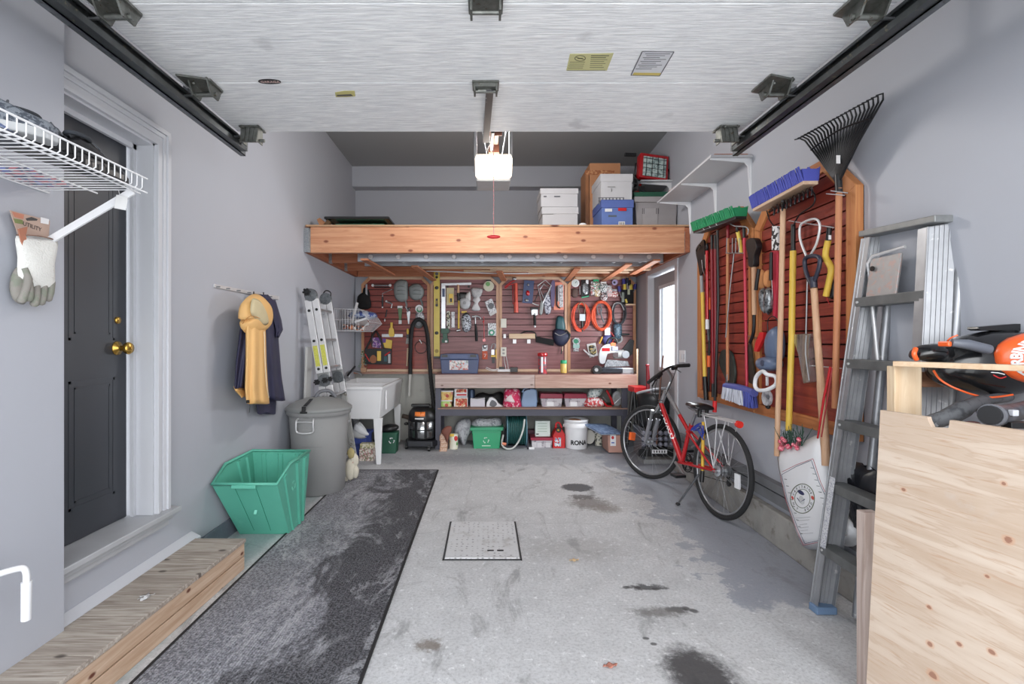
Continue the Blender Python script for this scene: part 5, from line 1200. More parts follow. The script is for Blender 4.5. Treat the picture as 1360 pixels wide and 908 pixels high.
pk = [(784, 374, 789, 392, 'pink and white hardware packet beside the chain packet', pkp), (787, 371, 796, 384, 'bright green topped hardware packet on the rightmost panel', pkg), (789, 381, 797, 394, 'clear bag of brass screws below the green packet', speck('brass_pack', [(206, 200, 190), (190, 160, 110), (110, 96, 80), (220, 220, 220)], 90)),
      (797, 374, 806, 388, 'white packet with dark fittings in the centre of the rightmost panel', speck('white_pack', [(220, 222, 224), (60, 80, 76), (206, 206, 206), (120, 130, 130)], 80)), (798, 386, 806, 400, 'lowest small clear packet hanging between the orange cords', speck('low_pack', [(190, 180, 180), (120, 70, 76), (210, 210, 212), (70, 70, 74)], 80)),
      (806, 379, 813, 394, 'pale packet of washers right of centre on the rightmost panel', speck('washer_pack', [(226, 222, 220), (210, 170, 170), (170, 170, 172)], 70)), (811, 384, 820, 395, 'pinkish packet of plugs beside the black tool belt', speck('pink_pack', [(214, 160, 156), (224, 220, 216), (180, 110, 110)], 70))]
for x0, y0_, x1, y1_, lb, m in pk:
    mk('B', 'hardware_packet', lb, 'packet', ((x0 + x1) / 2, (y0_ + y1_) / 2), [('l', 'bag', m, [(x0, y0_ + 3), (x1, y0_ + 3), (x1 + .5, y1_ - 2), ((x0 + x1) / 2, y1_), (x0, y1_ - 2)], .03, .022), ('r', 'header_card', green if 'green' in lb else (paper if 'w' in lb[:2] else pv), (x0 + .8, y0_, x1 - .8, y0_ + 4), (.02, .034))], group=None)
mk('B', 'masking_tape', 'small mauve tape roll hung among the hardware packets', 'tape', (816, 375), [('d', 'roll', mat('mauve', (166, 156, 196), .5), (816, 375, 3.8), (.02, .045)), ('d', 'core', blk, (816, 375, 1.6), (.045, .0455))])
tb = mk('B', 'tool_belt', 'black tool belt stuffed with blue and yellow screwdrivers at the top right', 'tool belt', (835, 390), [('r', 'pouch', mat('black_cloth', (22, 22, 24), .9), (825, 385, 841, 404), (.012, .06)), ('r', 'wood_shelf', pinex, (830, 403.5, 843, 405.5), (.012, .09)), ('r', 'glass_jar', mat('jar_dark', (110, 120, 112), .2), (825.5, 388, 829, 401), (.06, .075)), ('t', 'yellow_pencil', ylev, [(831, 397), (832.5, 402)], 1.4, .07), ('r', 'pale_tag', mat('tag_pale', (170, 176, 150), .6), (833.5, 384, 836.5, 391), (.06, .064))])
for x, y, m, dx in ((828, 373, mat('handle_blue', (60, 60, 130), .35), -1), (833, 372, dnavy, 0), (829.5, 380.5, ylev, 0), (838, 380.5, ylev, .5), (844, 380, mat('handle_blue', (60, 60, 130), .35), 4), (822, 383, mat('handle_blue', (60, 60, 130), .35), -3), (836, 375, blk, 1)):
    tb.tube('screwdriver_handle', m, [(x, y - 3, .06), (x - dx * .3, y + 4, .06)], [2.0, 2.3], n=10)
    tb.tube('screwdriver_shaft', steel, [(x - dx * .3, y + 4, .055), (x - dx, y + 12, .05)], .5, n=6)
# cord coils
def coil(name, label, cat, cx, cy, rx, ry, m, turns, seed, inner=()):
    w = W('B', name, label, cat, cx, cy - ry, 6.47, .02, 'coiled cords' if 'orange' in label else None)
    rs = random.Random(seed); b = B(); k = w.scale(cx, cy, .03)
    pts = []
    for i in range(turns):
        r = 1 - .33 * rs.random(); ox, oy = rs.uniform(-.8, .8), rs.uniform(-1, 1); ph = rs.uniform(-.2, .2); dd = .02 + rs.random() * .045; q = rs.uniform(.9, 1.0)
        loop = []
        for j in range(20):
            a = math.tau * j / 20
            loop.append(w.L(cx + ox + rx * r * math.cos(a + ph * .2), cy + oy + (ry * (.86 + .14 * r)) * q * math.sin(a), dd + .012 * math.sin(a * 2 + i)))
        b.tube(loop, .0052, 6, True)
    b.build('cord_loops', m, w.o)
    return w
w = coil('power_cable', 'orange extension cord coil with a grey plug box, left of the pair', 'cord', 771, 420.5, 12.6, 19.5, ocord, 15, 3)
w.rect('plug_box', mat('plug_grey', (196, 206, 212), .4), 769.5, 417, 777, 426, .06, .085); w.tube('plug_strap', mat('olive_cord', (120, 110, 90), .6), [(770, 416, .07), (768, 406, .07), (773, 401, .07), (777, 407, .07), (776, 416, .07)], .7, sm=4); w.tube('plug_end', blk, [(773, 426, .06), (773.5, 440, .05)], 1.6)
w = coil('power_cable', 'bright orange extension cord coil, right of the pair', 'cord', 799, 419, 13.4, 19.8, mat('ocord2', (228, 96, 62), .5), 19, 5)
w.tube('grey_inner_cord', greyd, [(793, 406, .07), (797, 404, .08), (799, 412, .08), (795, 418, .07), (793, 411, .07)], .8, sm=4, closed=True); w.tube('loose_end', greyd, [(797, 410, .08), (799, 420, .09), (802, 428, .08)], 1.0, sm=4)
w = coil('black_cord_coil', 'black cord coil hanging right of the orange coils', 'cord', 822, 416, 10, 15.5, mat('charcoal_cord', (66, 68, 74), .5), 17, 8)
w.tube('silver_loop', greyp, [(813, 412, .07), (816, 403, .08), (824, 403, .08), (829, 412, .08)], .7, sm=4)
mk('B', 'angle_grinder', 'blue-grey angle grinder hanging below the black cord coil', 'grinder', (822, 440), [('l', 'motor', mat('grinder_blue', (90, 120, 140), .4, c2=(50, 60, 70), vs=30), [(815, 430), (825, 430), (826, 442), (824, 450), (817, 450), (815, 440)], .05, .04), ('t', 'side_handle', blk, [(826, 444), (836, 444)], [1.6, 1.2], .06), ('d', 'guard', greyp, (821, 450, 5.5), (.03, .06)), ('d', 'disc', mat('disc_dark', (60, 62, 66), .7), (821, 450, 4), (.06, .064))])
mk('B', 'glue_gun', 'white-capped blue glue gun beside the grinder', 'glue gun', (806, 446), [('r', 'white_tank', white, (803, 435, 810, 445), (.03, .06)), ('l', 'gun_body', mat('gun_blue', (70, 72, 130), .4), [(801, 446), (811, 444), (812, 454), (804, 458), (800, 452)], .04, .03), ('t', 'nozzle', mat('amber', (220, 170, 60), .4), [(800, 447), (796, 456)], 1.2, .05), ('t', 'red_wire', redm, [(810, 440), (816, 448), (812, 456)], .7, .04, 3)])
mk('B', 'green_tape_roll', 'green-centred clear roll hanging low at the left of the rightmost panel', 'tape', (765, 455), [('d', 'roll', pv, (765, 453, 5), (.012, .04)), ('d', 'green_centre', mat('roll_green', (30, 120, 90), .5), (765, 453, 3.2), (.04, .042)), ('r', 'lower_roll', mat('pale_teal', (150, 186, 180), .4), (761, 457, 769.5, 462), (.012, .04)), ('r', 'bag_end', pv, (761.5, 461.5, 768.5, 466.5), (.012, .025))])
mk('B', 'spanner_packet', 'white packet with brass fittings low on the rightmost panel', 'packet', (785, 464), [('p', 'card', paper, [(779, 457), (791, 455), (794, 472), (783, 475)], (.012, .018)), ('l', 'fittings', speck('fitting_mix', [(60, 60, 56), (190, 170, 110), (40, 42, 44), (150, 150, 140)], 50), [(782, 460), (790, 459), (792, 469), (785, 471)], .02, .018), ('t', 'white_handle', white, [(775, 464), (782, 471), (789, 473)], [.9, 1.4, 1.6], .03)])
mk('B', 'paddle', 'dark grey paddle hanging behind the miter saw', 'paddle', (834, 462), [('p', 'blade', mat('paddle_dark', (58, 60, 64), .6), [(837, 450), (842, 452), (840, 470), (832, 475), (826, 464)], (.012, .03))])
mk('B', 'wood_lath', 'thin pale lath standing at the right end of the bench', 'lath', (846.5, 500), [('r', 'lath', pinex, (845.3, 463, 847.3, 521), (.0, .012))], y0=6.0)
# hooks of the wall (each a small thing)
for i, (x, y) in enumerate(((671, 393), (492, 393), (688, 474))):
    pass
# ------------------------------------------------------------------ workbench
X0, X1 = -.60, 1.795
wbn = thing('workbench', 'long workbench with pale two-piece fascia and dark shelving frame on the back wall', 'workbench', (.6, 5.92, 0))
lx = lambda x: x - .6
B().bb(lx(X0), lx(X1 + .01), .0, .555, .872, .897).build('worktop', benchtop, wbn, bev=.003)
B().bb(lx(X0), lx(.580), -.022, 0, .735, .893).build('fascia_board', benchw, wbn, bev=.002)
B().bb(lx(.584), lx(X1), -.022, 0, .735, .893).build('fascia_board', wood('bench_board2', (186, 156, 142), (160, 124, 112), 'x', .6, ks=2, kr=.04), wbn, bev=.002)
dk = mat('rack_purple_grey', (74, 74, 86), .5, .2, var=.1, vs=6)
for x in (X0 + .035, X1 - .13):
    for y in (.01, .50): B().bb(lx(x) - .035, lx(x) + .03, y, y + .045, 0, .735).build('post', dk, wbn, bev=.002)
b = B(); b.bb(lx(X0) + .06, lx(X1) - .12, .012, .03, .40, .478); b.bb(lx(X0) + .06, lx(X1) - .12, .50, .52, .40, .478); b.build('shelf_beam', dk, wbn, bev=.002)
B().bb(lx(X0) + .03, lx(X1) - .10, .0, .54, .480, .494).build('shelf_board', wood('shelf_brown', (150, 120, 104), (120, 92, 80), 'x', knots=False), wbn)
B().bb(lx(X1) - .01, lx(X1) + .008, -.02, .03, .60, .90).build('end_cleat', pinex, wbn)
YS = 6.06         # shelf front items
def box_item(name, label, cat, x0, y0, x1, y1, Y, dep, parts, m, bev=.004, taper=None, group=None):
    w = W('B', name, label, cat, (x0 + x1) / 2, y1, Y, 0, group)
    w.rect(parts, m, x0, y0, x1, y1, 0, -dep, bev=bev)
    return w
# toolbox on worktop
tb = W('B', 'toolbox', 'navy plastic toolbox with a pale label on the worktop', 'toolbox', 611, 495.5, 6.10, 0)
tb.plate('box_body', navy, [(587.5, 495), (634.5, 495), (636, 477), (585.8, 477)], 0, -.22, bev=.006)
tb.plate('box_lid', navy, [(585, 477), (636.5, 477), (635, 470), (628, 469.2), (594, 469.2), (586.5, 470)], .006, -.225, bev=.006)
tb.plate('lid_handle', mat('navy_lt', (70, 86, 126), .45), [(597, 476.5), (622, 476.5), (621, 471), (598, 471)], -.02, .012, bev=.003)
for x in (590.5, 628.5): tb.rect('lid_recess', blk, x - 4, 470.8, x + 4, 474.2, .0062, .0085, bev=0); 
tb.rect('box_label', speck('label_print', [(206, 196, 196), (190, 196, 206), (196, 120, 116), (214, 212, 210), (150, 160, 156)], 55), 597, 478.5, 621.8, 491, .0005, .002, bev=0)
ps = W('B', 'power_strip', 'white power strip with plugs and a black adapter on the worktop', 'power strip', 674, 493.5, 6.2, 0)
ps.rect('strip_body', white, 661, 490, 677.5, 493.5, 0, -.04); ps.rect('black_adapter', blk, 677.5, 487.5, 687.5, 493.8, 0, -.07, bev=.004); ps.rect('black_plug', blk, 663, 487, 670, 490.3, 0, -.04)
for p in ([(661, 492, .0), (652, 492, .04), (645, 489, .0)], [(662, 489, 0), (655, 491, .02), (646, 487.5, 0)], [(672, 490, 0), (670, 480, -.1), (669.5, 473, -.24)], [(675, 490, 0), (674, 482, -.1), (672, 473, -.24)]): ps.tube('power_cord', white, p, .5, sm=4, n=6)
js = W('B', 'storage_jar', 'tall clear jar with red lid on the worktop', 'jar', 720.5, 496.5, 6.02, 0)
js.lathe('jar_glass', mat('jar_contents', (120, 90, 98), .15, c2=(190, 60, 66), vs=14, th=(.52, .58)), 720.5, [(5.6, 496.5), (5.9, 495), (5.9, 474), (5.2, 473)], 0); js.lathe('jar_lid', redm, 720.5, [(6.6, 472.6), (6.8, 471.5), (6.8, 469), (6.2, 468.3)], 0); js.rect('jar_label', white, 718.6, 474, 721.2, 494.5, .056, .059, bev=0)
js = W('B', 'spice_jar', 'small jar of yellow powder with a green lid on the worktop', 'jar', 748.5, 495, 6.05, 0)
js.lathe('jar_glass', mat('mustard_powder', (206, 176, 96), .3), 748.5, [(4, 495), (4.2, 494), (4.2, 483), (3.8, 482.6)], 0); js.lathe('jar_lid', green, 748.5, [(4.2, 482.6), (4.3, 482), (4.3, 478.8), (3.8, 478.2)], 0)
# miter saw
ms = W('B', 'miter_saw', 'silver and black miter saw at the right end of the worktop', 'miter saw', 812, 495, 6.12, 0)
ms.plate('base', alu, [(799, 495), (838, 495), (838, 488), (800, 487)], .04, -.2, bev=.006)
ms.plate('turntable', mat('dark_chrome', (84, 88, 96), .25, .8), [(786, 494.5), (824, 494.5), (824, 488), (800, 487), (788, 489)], .08, -.14, bev=.008)
ms.plate('fence', mat('fence_grey', (150, 152, 156), .45, .5, c2=(110, 112, 118), vs=30), [(802, 487), (836, 486), (833, 479.5), (806, 477)], -.02, -.06, bev=.003)
ms.disc('turntable_knob', blk, 792, 491, 6.2, .06, .12); ms.disc('knob_cap', greyp, 792, 491, 2.5, .12, .126)
ms.plate('blade_guard', alu, [(796, 482), (795, 470), (798, 461), (804, 457), (812, 457), (818, 462), (817, 468), (806, 470), (803, 482)], .02, -.04, bev=.006, sm=2)
ms.tube('motor', greyp, [(815, 470.5), (828, 470)], 5.6, d=-.02, n=18); ms.disc('motor_cap', mat('motor_grey', (130, 134, 140), .4), 829, 470.5, 5.0, -.03, .04)
ms.rect('motor_label', mat('label_dark', (60, 44, 48), .5), 814, 468, 821, 474, .038, .042); ms.rect('red_label', redm, 799.5, 462, 810, 466.3, .021, .024); ms.rect('warning_patch', orange, 810.5, 455, 817, 459.5, -.01, .03); ms.rect('laser_housing', mat('lilac_grey', (150, 150, 170), .4), 812, 460, 820, 465.5, -.02, .04, bev=.005)
ms.tube('carry_handle', blk, [(806, 457, 0), (809, 450, 0), (817, 449, 0), (820, 456, 0)], 1.5, sm=4)
# shelf: upper level
for x0, y0, x1, y1, m, lb in ((585.5, 531, 600.5, 543, speck('green_tub_print', [(150, 196, 96), (170, 206, 110), (206, 196, 150), (150, 90, 60)], 22), 'green fruit-printed tub at the left of the bench shelf'), (586, 518.5, 602, 530.5, speck('yellow_tub_print', [(226, 196, 110), (236, 206, 130), (222, 170, 100), (214, 140, 130)], 22), 'yellow fruit-printed tub stacked on the green one')):
    w = W('B', 'plastic_tub', lb, 'tub', (x0 + x1) / 2, y1, YS, 0); w.plate('tub_body', m, [(x0 + 1, y1), (x1 - 1, y1), (x1, y0), (x0, y0)], 0, -.13, bev=.006); w.rect('tub_lid', white, x0 - .8, y0 - .6, x1 + .8, y0 + .9, .006, -.136, bev=.002)
    w.disc('fruit_print', mat('fruit_red', (196, 80, 66), .5), (x0 + x1) / 2, (y0 + y1) / 2 + 1, 2.3, .0002, .0012)
w = W('B', 'candy_box', 'white box printed with brown treats on the bench shelf', 'carton', 613, 543, YS, 0)
w.rect('box_body', white, 603.5, 526.5, 621.5, 543, 0, -.14); w.rect('printed_panel', speck('treat_print', [(170, 90, 60), (214, 160, 120), (196, 60, 50), (230, 214, 200), (150, 70, 50)], 45), 605, 529, 620.5, 541.5, .0005, .002, bev=0)
w = W('B', 'candy_box', 'second treat-printed white box stacked on top of the first', 'carton', 612, 526, YS, 0)
w.rect('box_body', white, 604, 515, 621, 526, 0, -.14); w.rect('printed_panel', speck('treat_print', [(170, 90, 60), (214, 160, 120), (196, 60, 50), (230, 214, 200), (150, 70, 50)], 45), 606, 516.5, 619.5, 521, .0005, .002, bev=0); w.rect('red_lettering_band', redp, 606.5, 523, 619.5, 525.3, .0005, .0015, bev=0)
w = W('B', 'paint_can', 'small dark blue can behind the white boxes', 'can', 626.5, 543, 6.2, 0); w.lathe('can_body', mat('slate_blue_can', (62, 80, 106), .4, .3), 626.5, [(4.2, 543), (4.2, 518), (3.8, 517)], 0)
w = W('B', 'air_mattress_bag', 'row of black bundled bags at the back of the bench shelf', 'bag', 645, 543, 6.32, 0)
pillow(w, 'bag_body', mat('black_bag', (30, 30, 32), .6, bump=.6, bs=30), [(628, 543), (631, 526), (640, 521), (652, 523), (664, 520), (670, 527), (671, 543)], .0, .08)
w = box_item('white_carton', 'plain off-white box lying on the bench shelf', 'carton', 625, 528.5, 644, 541.5, YS, .2, 'box_body', mat('lilac_white', (206, 204, 214), .6)); w.tube('sagging_flap', white, [(625, 529, .0), (634, 530, .004), (644, 528.5, 0)], .7, sm=3)
w = W('B', 'dust_mask_pack', 'white cone-shaped plastic nozzle on the bench shelf', 'nozzle', 656, 542, YS, 0)
w.plate('nozzle_shell', white, [(645.5, 541.5), (650, 527), (658, 529), (662, 535), (669, 540), (660, 541.5)], 0, -.1, bev=.01, sm=2); w.plate('dark_opening', greyd, [(650, 538), (653, 531), (658, 533), (660, 537), (656, 540)], .002, .006, sm=2)
w = W('B', 'gift_bag', 'raspberry red plastic bag with white floral pattern on the bench shelf', 'bag', 680, 543, YS, 0)
pillow(w, 'bag_body', mat('bag_raspberry', (206, 44, 92), .45, c2=(230, 190, 200), vs=14, th=(.54, .58)), [(670, 543), (669, 528), (671, 516), (682, 515), (690, 517), (691.5, 530), (691, 543)], 0, .07)
pillow(w, 'bag_label', mat('label_pale', (224, 206, 208), .5), [(672, 529), (679, 524), (684, 534), (674, 533)], .066, .006)
w = W('B', 'washer_fluid_jug', 'pale blue fluid jug standing on the bench shelf', 'jug', 702.5, 543, YS, 0)
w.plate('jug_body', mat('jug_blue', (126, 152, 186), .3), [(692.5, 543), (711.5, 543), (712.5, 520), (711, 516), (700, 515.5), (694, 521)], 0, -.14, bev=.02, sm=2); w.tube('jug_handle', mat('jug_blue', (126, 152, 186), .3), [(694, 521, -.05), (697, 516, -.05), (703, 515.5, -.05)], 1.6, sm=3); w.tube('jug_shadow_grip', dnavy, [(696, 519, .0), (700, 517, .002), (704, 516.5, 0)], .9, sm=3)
for x0, x1, lb in ((716.5, 745.5, 'clear container with raspberry lid, left of two on the bench shelf'), (747.5, 777, 'clear container with raspberry lid, right of two on the bench shelf')):
    w = W('B', 'lidded_container', lb, 'container', (x0 + x1) / 2, 542, YS, 0, 'raspberry-lidded containers on the shelf')
    w.plate('tub_body', mat('frosted', (190, 186, 192), .25, c2=(140, 134, 142), vs=9, th=(.5, .56)), [(x0 + 2.5, 541.5), (x1 - 2, 541.5), (x1, 527), (x0, 527)], 0, -.22, bev=.01); w.plate('tub_lid', mat('berry_lid', (150, 34, 62), .35), [(x0 - .8, 527.5), (x1 + .8, 527.5), (x1 - .5, 521.5), (x0 + .5, 521)], .008, -.23, bev=.006)
    w.rect('tub_label', white, x0 + 10, 533.5, x0 + 19, 539, .001, .0025, bev=0); w.rect('content_block', mat('content_lav', (170, 162, 172), .5), x0 + 4, 529.5, x0 + 8, 540, .001, .002, bev=0)
w = W('B', 'red_net_bag', 'white and red plastic shopping bag heap at the right of the bench shelf', 'bag', 789, 541.5, YS, 0)
pillow(w, 'bag_base', mat('bag_redwhite', (204, 70, 76), .5, c2=(220, 214, 214), vs=22, th=(.48, .55)), [(777, 540), (779, 529), (788, 526), (800, 530), (801, 540)], 0, .08)
pillow(w, 'bag_top', mat('bag_silver', (206, 214, 212), .35, c2=(120, 140, 140), vs=24, th=(.5, .58)), [(780, 528), (783, 517), (792, 515), (801, 516), (798, 524), (790, 529)], 0, .06)
w = W('B', 'red_clamp', 'red ratchet clamp leaning at the right end of the bench shelf', 'clamp', 808, 540, YS, 0)
w.tube('clamp_bar', redm, [(805.5, 518, 0), (811, 528, 0), (814, 537, 0)], 1.7, sm=2); w.tube('clamp_screw', redm, [(800, 532, .02), (806, 539, .02), (812, 540, 0)], 1.5, sm=2); w.tube('clamp_jaw', steel, [(801, 527, .0), (806, 533, .0)], .9)
w = W('B', 'chrome_reflector', 'round chrome work lamp reflector at the right end of the bench shelf', 'lamp', 819, 540, YS + .05, 0)
w.disc('reflector_rim', alu, 818.5, 528.5, 9.5, 0, .03, hole=5.5, sx=.65); w.disc('reflector_bowl', greyp, 818.5, 528.5, 6.5, -.03, .01, sx=.65); w.tube('white_wire', white, [(816, 536, .04), (822, 530, .05), (826, 527, .03)], .6, sm=3); w.rect('socket', steel, 815, 537, 822, 541, -.03, .02)
# floor level
YF = 6.10
def brick(x0, y0, x1, y1, Y, lb, dz=0, m=None):
    w = W('B', 'brick', lb, 'brick', (x0 + x1) / 2, y1, Y, 0, 'bricks stacked at the left bench post'); w.rect('brick_body', m or mat('brick_tan', (190, 150, 128), .9, var=.15, vs=20, bump=.5), x0, y0, x1, y1, 0, -.19, bev=.004)
    w.rect('brick_face', mat('brick_pale', (212, 190, 170), .9, c2=(190, 140, 120), vs=30), x0 + .6, y0 + .5, x1 - .6, y1 - .5, .0003, .0015, bev=0)
brick(584.5, 594.5, 594, 599.5, 5.82, 'lowest brick in the stack by the bench post'); brick(585, 589.2, 594.5, 594, 5.82, 'second brick from the floor by the bench post'); brick(585.5, 583.8, 594.5, 588.8, 5.82, 'third brick from the floor by the bench post'); brick(584.8, 576.5, 592, 583.4, 5.82, 'topmost pale brick in the stack by the bench post')
w = W('B', 'work_glove', 'worn brown leather glove draped on the bricks', 'glove', 594, 590, 5.80, .02); pillow(w, 'glove_body', mat('brown_leather', (120, 72, 60), .7), [(586, 573), (592, 566), (599, 566), (600, 571), (597, 578), (594, 588), (590, 580)], .01, .03)
w = W('B', 'tin_can', 'white tin printed with red flowers and yellow rim beside the bricks', 'tin', 602.5, 597.5, 5.98, 0)
w.lathe('tin_body', mat('tin_white', (222, 222, 206), .4, c2=(226, 196, 60), vs=10, th=(.6, .64)), 602.5, [(5.6, 597.5), (5.7, 597), (5.7, 577), (5.3, 576)], 0); w.ell('flower_print', redp, 605.5, 582, 2.4, 3.4, .4, d=.052); w.rect('yellow_rim', yellow, 597.5, 576, 603, 579.5, .045, .056, bev=.001); w.ell('leaf_print', mat('leaf_g', (90, 150, 70), .5), 607, 589, 1, 2.4, .3, d=.04)
def plastic_bag(label, pts, Y, th, seed=0):
    w = W('B', 'plastic_bag', label, 'bag', pts[0][0], pts[0][1], Y, 0)
    pillow(w, 'film', mat('bag_film', (206, 208, 214), .25, c2=(150, 152, 160), vs=20, th=(.5, .6), alpha=.8, stretch=(1, 1, .5)), pts, 0, th)
    for i in range(4):
        a = pts[i % len(pts)]; c = pts[(i + 3) % len(pts)]; w.tube('film_crease', mat('crease_white', (226, 228, 232), .25), [(a[0] * .8 + c[0] * .2, a[1] * .8 + c[1] * .2, th * .7), ((a[0] + c[0]) / 2 + 1, (a[1] + c[1]) / 2, th * .95), (a[0] * .25 + c[0] * .75, a[1] * .25 + c[1] * .75, th * .7)], .3, sm=3, n=5)
plastic_bag('crumpled clear plastic bag between the tin and the green recycling box', [(617, 593), (608, 580), (602, 574), (606, 562), (614, 556), (624, 557), (628, 570), (622, 580)], 6.2, .08)
plastic_bag('clear plastic bags bulging out of the green recycling box', [(632, 570), (626, 562), (634, 555), (648, 556), (660, 554), (667, 560), (662, 570)], 6.15, .09)
w = W('B', 'recycling_box', 'green recycling box with white recycling symbol under the bench', 'recycling bin', 646.5, 597.5, 5.98, 0)
w.plate('box_body', green, [(630, 597.5), (662.5, 597.5), (665.5, 567), (627, 567)], 0, -.28, bev=.008); w.plate('box_rim', mat('green_rim', (46, 150, 108), .45), [(624.5, 569), (667.5, 569), (668.5, 564.5), (625, 565)], .012, -.29, bev=.005); w.rect('rim_band', mat('green_rim', (46, 150, 108), .45), 626.8, 573.5, 665.4, 574.6, 0, .003, bev=0)
recycle(w.o, w.L(645.5, 584.5, .006), .032, mat('print_white', (206, 226, 216), .5), 0); w.rect('lettering_line', mat('print_white', (206, 226, 216), .5), 640, 591.3, 651.5, 592.3, .0003, .0012, bev=0)
# hose reel
hr = thing('hose_reel', 'teal garden hose reel with wound hose standing under the bench', 'hose reel', (.375, 6.10, .0))
MY = Matrix.Rotation(math.pi / 2, 3, 'Y')
for x, rz in ((-.115, 0), (.115, 0)):
    B().lathe([(.04, 0), (.19, 0), (.2, .004), (.2, .012), (.04, .012), (.04, 0)], (x - .006, 0, .205), 32, MY).build('reel_flange', mat('teal_flange', (100, 142, 156), .4), hr)
b = B(); rr = random.Random(4)
for layer, r in ((0, .15), (1, .165)):
    for i in range(9): b.torus((-.095 + i * .0235, 0, .205), r + .006 * rr.random(), .0115, MY, 26, 6)
b.build('wound_hose', mat('hose_green', (28, 78, 76), .45), hr)
b = B(); b.box((-.0, -.05, .012), (.30, .022, .02)); b.box((-.0, .12, .012), (.30, .022, .02)); b.tube([(.13, -.18, .0 + .01), (.13, 0, .21), (.13, .16, .01)], .012, 8); b.tube([(-.13, -.18, .01), (-.13, 0, .21), (-.13, .16, .01)], .012, 8); b.build('reel_frame', dark, hr)
B().tube([(.09, -.16, .36), (.07, -.19, .24), (.02, -.2, .11), (-.05, -.22, .03), (-.13, -.22, .02), (-.18, -.16, .06), (-.16, -.1, .16)], .011, 8, sm=5).build('pale_hose_end', mat('pale_hose', (196, 200, 196), .5), hr)
B().cyl((.14, -.18, .015), (.205, -.18, .015), .016).build('hose_coupling', white, hr); B().cyl((-.175, -.16, .07), (-.13, -.17, .06), .018).build('orange_coupling', mat('peach', (216, 130, 100), .5), hr)
w = W('B', 'lidded_container', 'clear container with raspberry lid on the floor beside the hose reel', 'container', 717, 596, 6.02, 0)
w.plate('tub_body', mat('frosted', (190, 186, 192), .25, c2=(140, 134, 142), vs=9, th=(.5, .56)), [(705.5, 596), (731, 596), (732, 581), (704.5, 581)], 0, -.25, bev=.008); w.rect('tub_lid', mat('berry_lid', (150, 34, 62), .35), 703.5, 578.5, 733, 582, .008, -.26, bev=.004)
for x in (706.5, 713.5, 725): w.rect('content_block', mat('content_lav2', (206, 204, 208), .5), x, 588 - (x == 706.5), x + 6, 594, .001, .002, bev=0)
w = box_item('white_box', 'upright white box with grey print on the floor container', 'carton', 710.5, 558, 730, 578.5, 6.06, .1, 'box_body', mat('mint_white', (214, 224, 218), .6)); 
for k in range(4): w.rect('printed_line', mat('faint_green', (150, 176, 160), .6), 714, 562 + k * 3.4, 726.5, 562.7 + k * 3.4, .0003, .001, bev=0)
w.rect('corner_mark', blk, 712, 575.5, 715.5, 577, .0003, .0012, bev=0)
w = W('B', 'dark_carton', 'dark plum carton behind the hose reel', 'carton', 706, 590, 6.3, 0); w.rect('box_body', mat('plum', (90, 40, 60), .5), 700, 570, 712, 590, 0, -.1)
gcn = W('B', 'gas_can', 'red fuel can with black cap on the floor under the bench', 'fuel can', 741, 595, 6.0, 0)
gcn.plate('can_body', redp, [(733, 594.5), (749.5, 594.5), (749.5, 576), (746, 569), (738, 567), (733.5, 577)], 0, -.16, bev=.012); gcn.disc('spout_cap', blk, 741.5, 570.5, 3.3, .0, .03); gcn.tube('can_handle', redp, [(738, 568, -.04), (739, 562, -.04), (743, 561.5, -.04), (746, 568, -.04)], 1.3, sm=4); gcn.rect('can_label', speck('can_label', [(190, 200, 210), (220, 220, 222), (200, 60, 60), (120, 150, 180)], 60), 736.5, 581, 745, 592.5, .001, .0025, bev=0); gcn.disc('brass_cap', brass, 741.5, 571, 1.5, .03, .034)
rbk = W('B', 'bucket', 'white pail lettered RONA on the floor in front of the bench', 'bucket', 765, 600, 5.93, .0)
rbk.lathe('pail_body', white, 765, [(13.2, 600), (13.8, 599), (15.2, 568), (15.5, 566)], -.13, n=36); rbk.lathe('pail_rim', white, 765, [(16.4, 566), (16.5, 561.5), (15.7, 561.3), (15.7, 559), (16.3, 558.7), (16.3, 556), (15.3, 555.6), (14.9, 560)], -.13, n=36)
k_ = rbk.scale(765, 580, -.13); cc = rbk.L(765, 580, -.13)
def wrp(rad):
    def f(v): a = v.x / rad; return (rad * math.sin(a), v.y, v.z + rad * (math.cos(a)))
    return f
tx = text('RONA', .072, black, rbk.o, (cc.x, cc.y, rbk.L(767, 585.3, -.13).z), (90, 0, 0), ext=.0012, bold=.003, warp=wrp(14.65 * k_)); tx.rotation_euler = (math.pi / 2, 0, .10)
rbk.ell('bucket_contents', mat('tan_content', (190, 130, 90), .8), 763, 557.5, 9, 1.8, 6, d=-.12)
rbk.tube('pail_ear', white, [(749.5, 563, -.13), (749, 566, -.13)], 1.6)
w = W('B', 'plastic_plate', 'off-white round lid leaning behind the white pail', 'lid', 784, 590, 6.12, 0); w.disc('lid_disc', mat('cream_lid', (200, 198, 190), .6), 783, 580, 9.5, 0, -.02, sx=.75)
w = W('B', 'paper_cup', 'cream and black printed cup beside the pail', 'cup', 795, 592, 6.1, 0); w.lathe('cup_body', speck('cup_print', [(210, 206, 186), (206, 204, 190), (70, 70, 66), (214, 212, 200)], 50), 795, [(4.4, 591), (5.4, 575.5), (4.8, 575)], -.06); w.tube('cup_lid', white, [(790, 575, 0), (796, 573.5, .02), (800, 575.5, 0)], .8, sm=3)
w = W('B', 'cardboard_box', 'small pinkish cardboard box with a red heart sticker at the end of the bench', 'carton', 812, 597, 5.72, 0)
w.plate('box_body', cardp, [(804, 597), (822, 597), (822.5, 575), (803, 575)], 0, -.3, bev=.003); w.rect('sticker', white, 810.5, 577.5, 818, 592, .0005, .002, bev=0); w.ell('heart_mark', redp, 813.8, 581, 1.8, 2.2, .3, d=.002); w.rect('sticker_text', blue, 812, 587, 816, 588.5, .002, .003, bev=0)
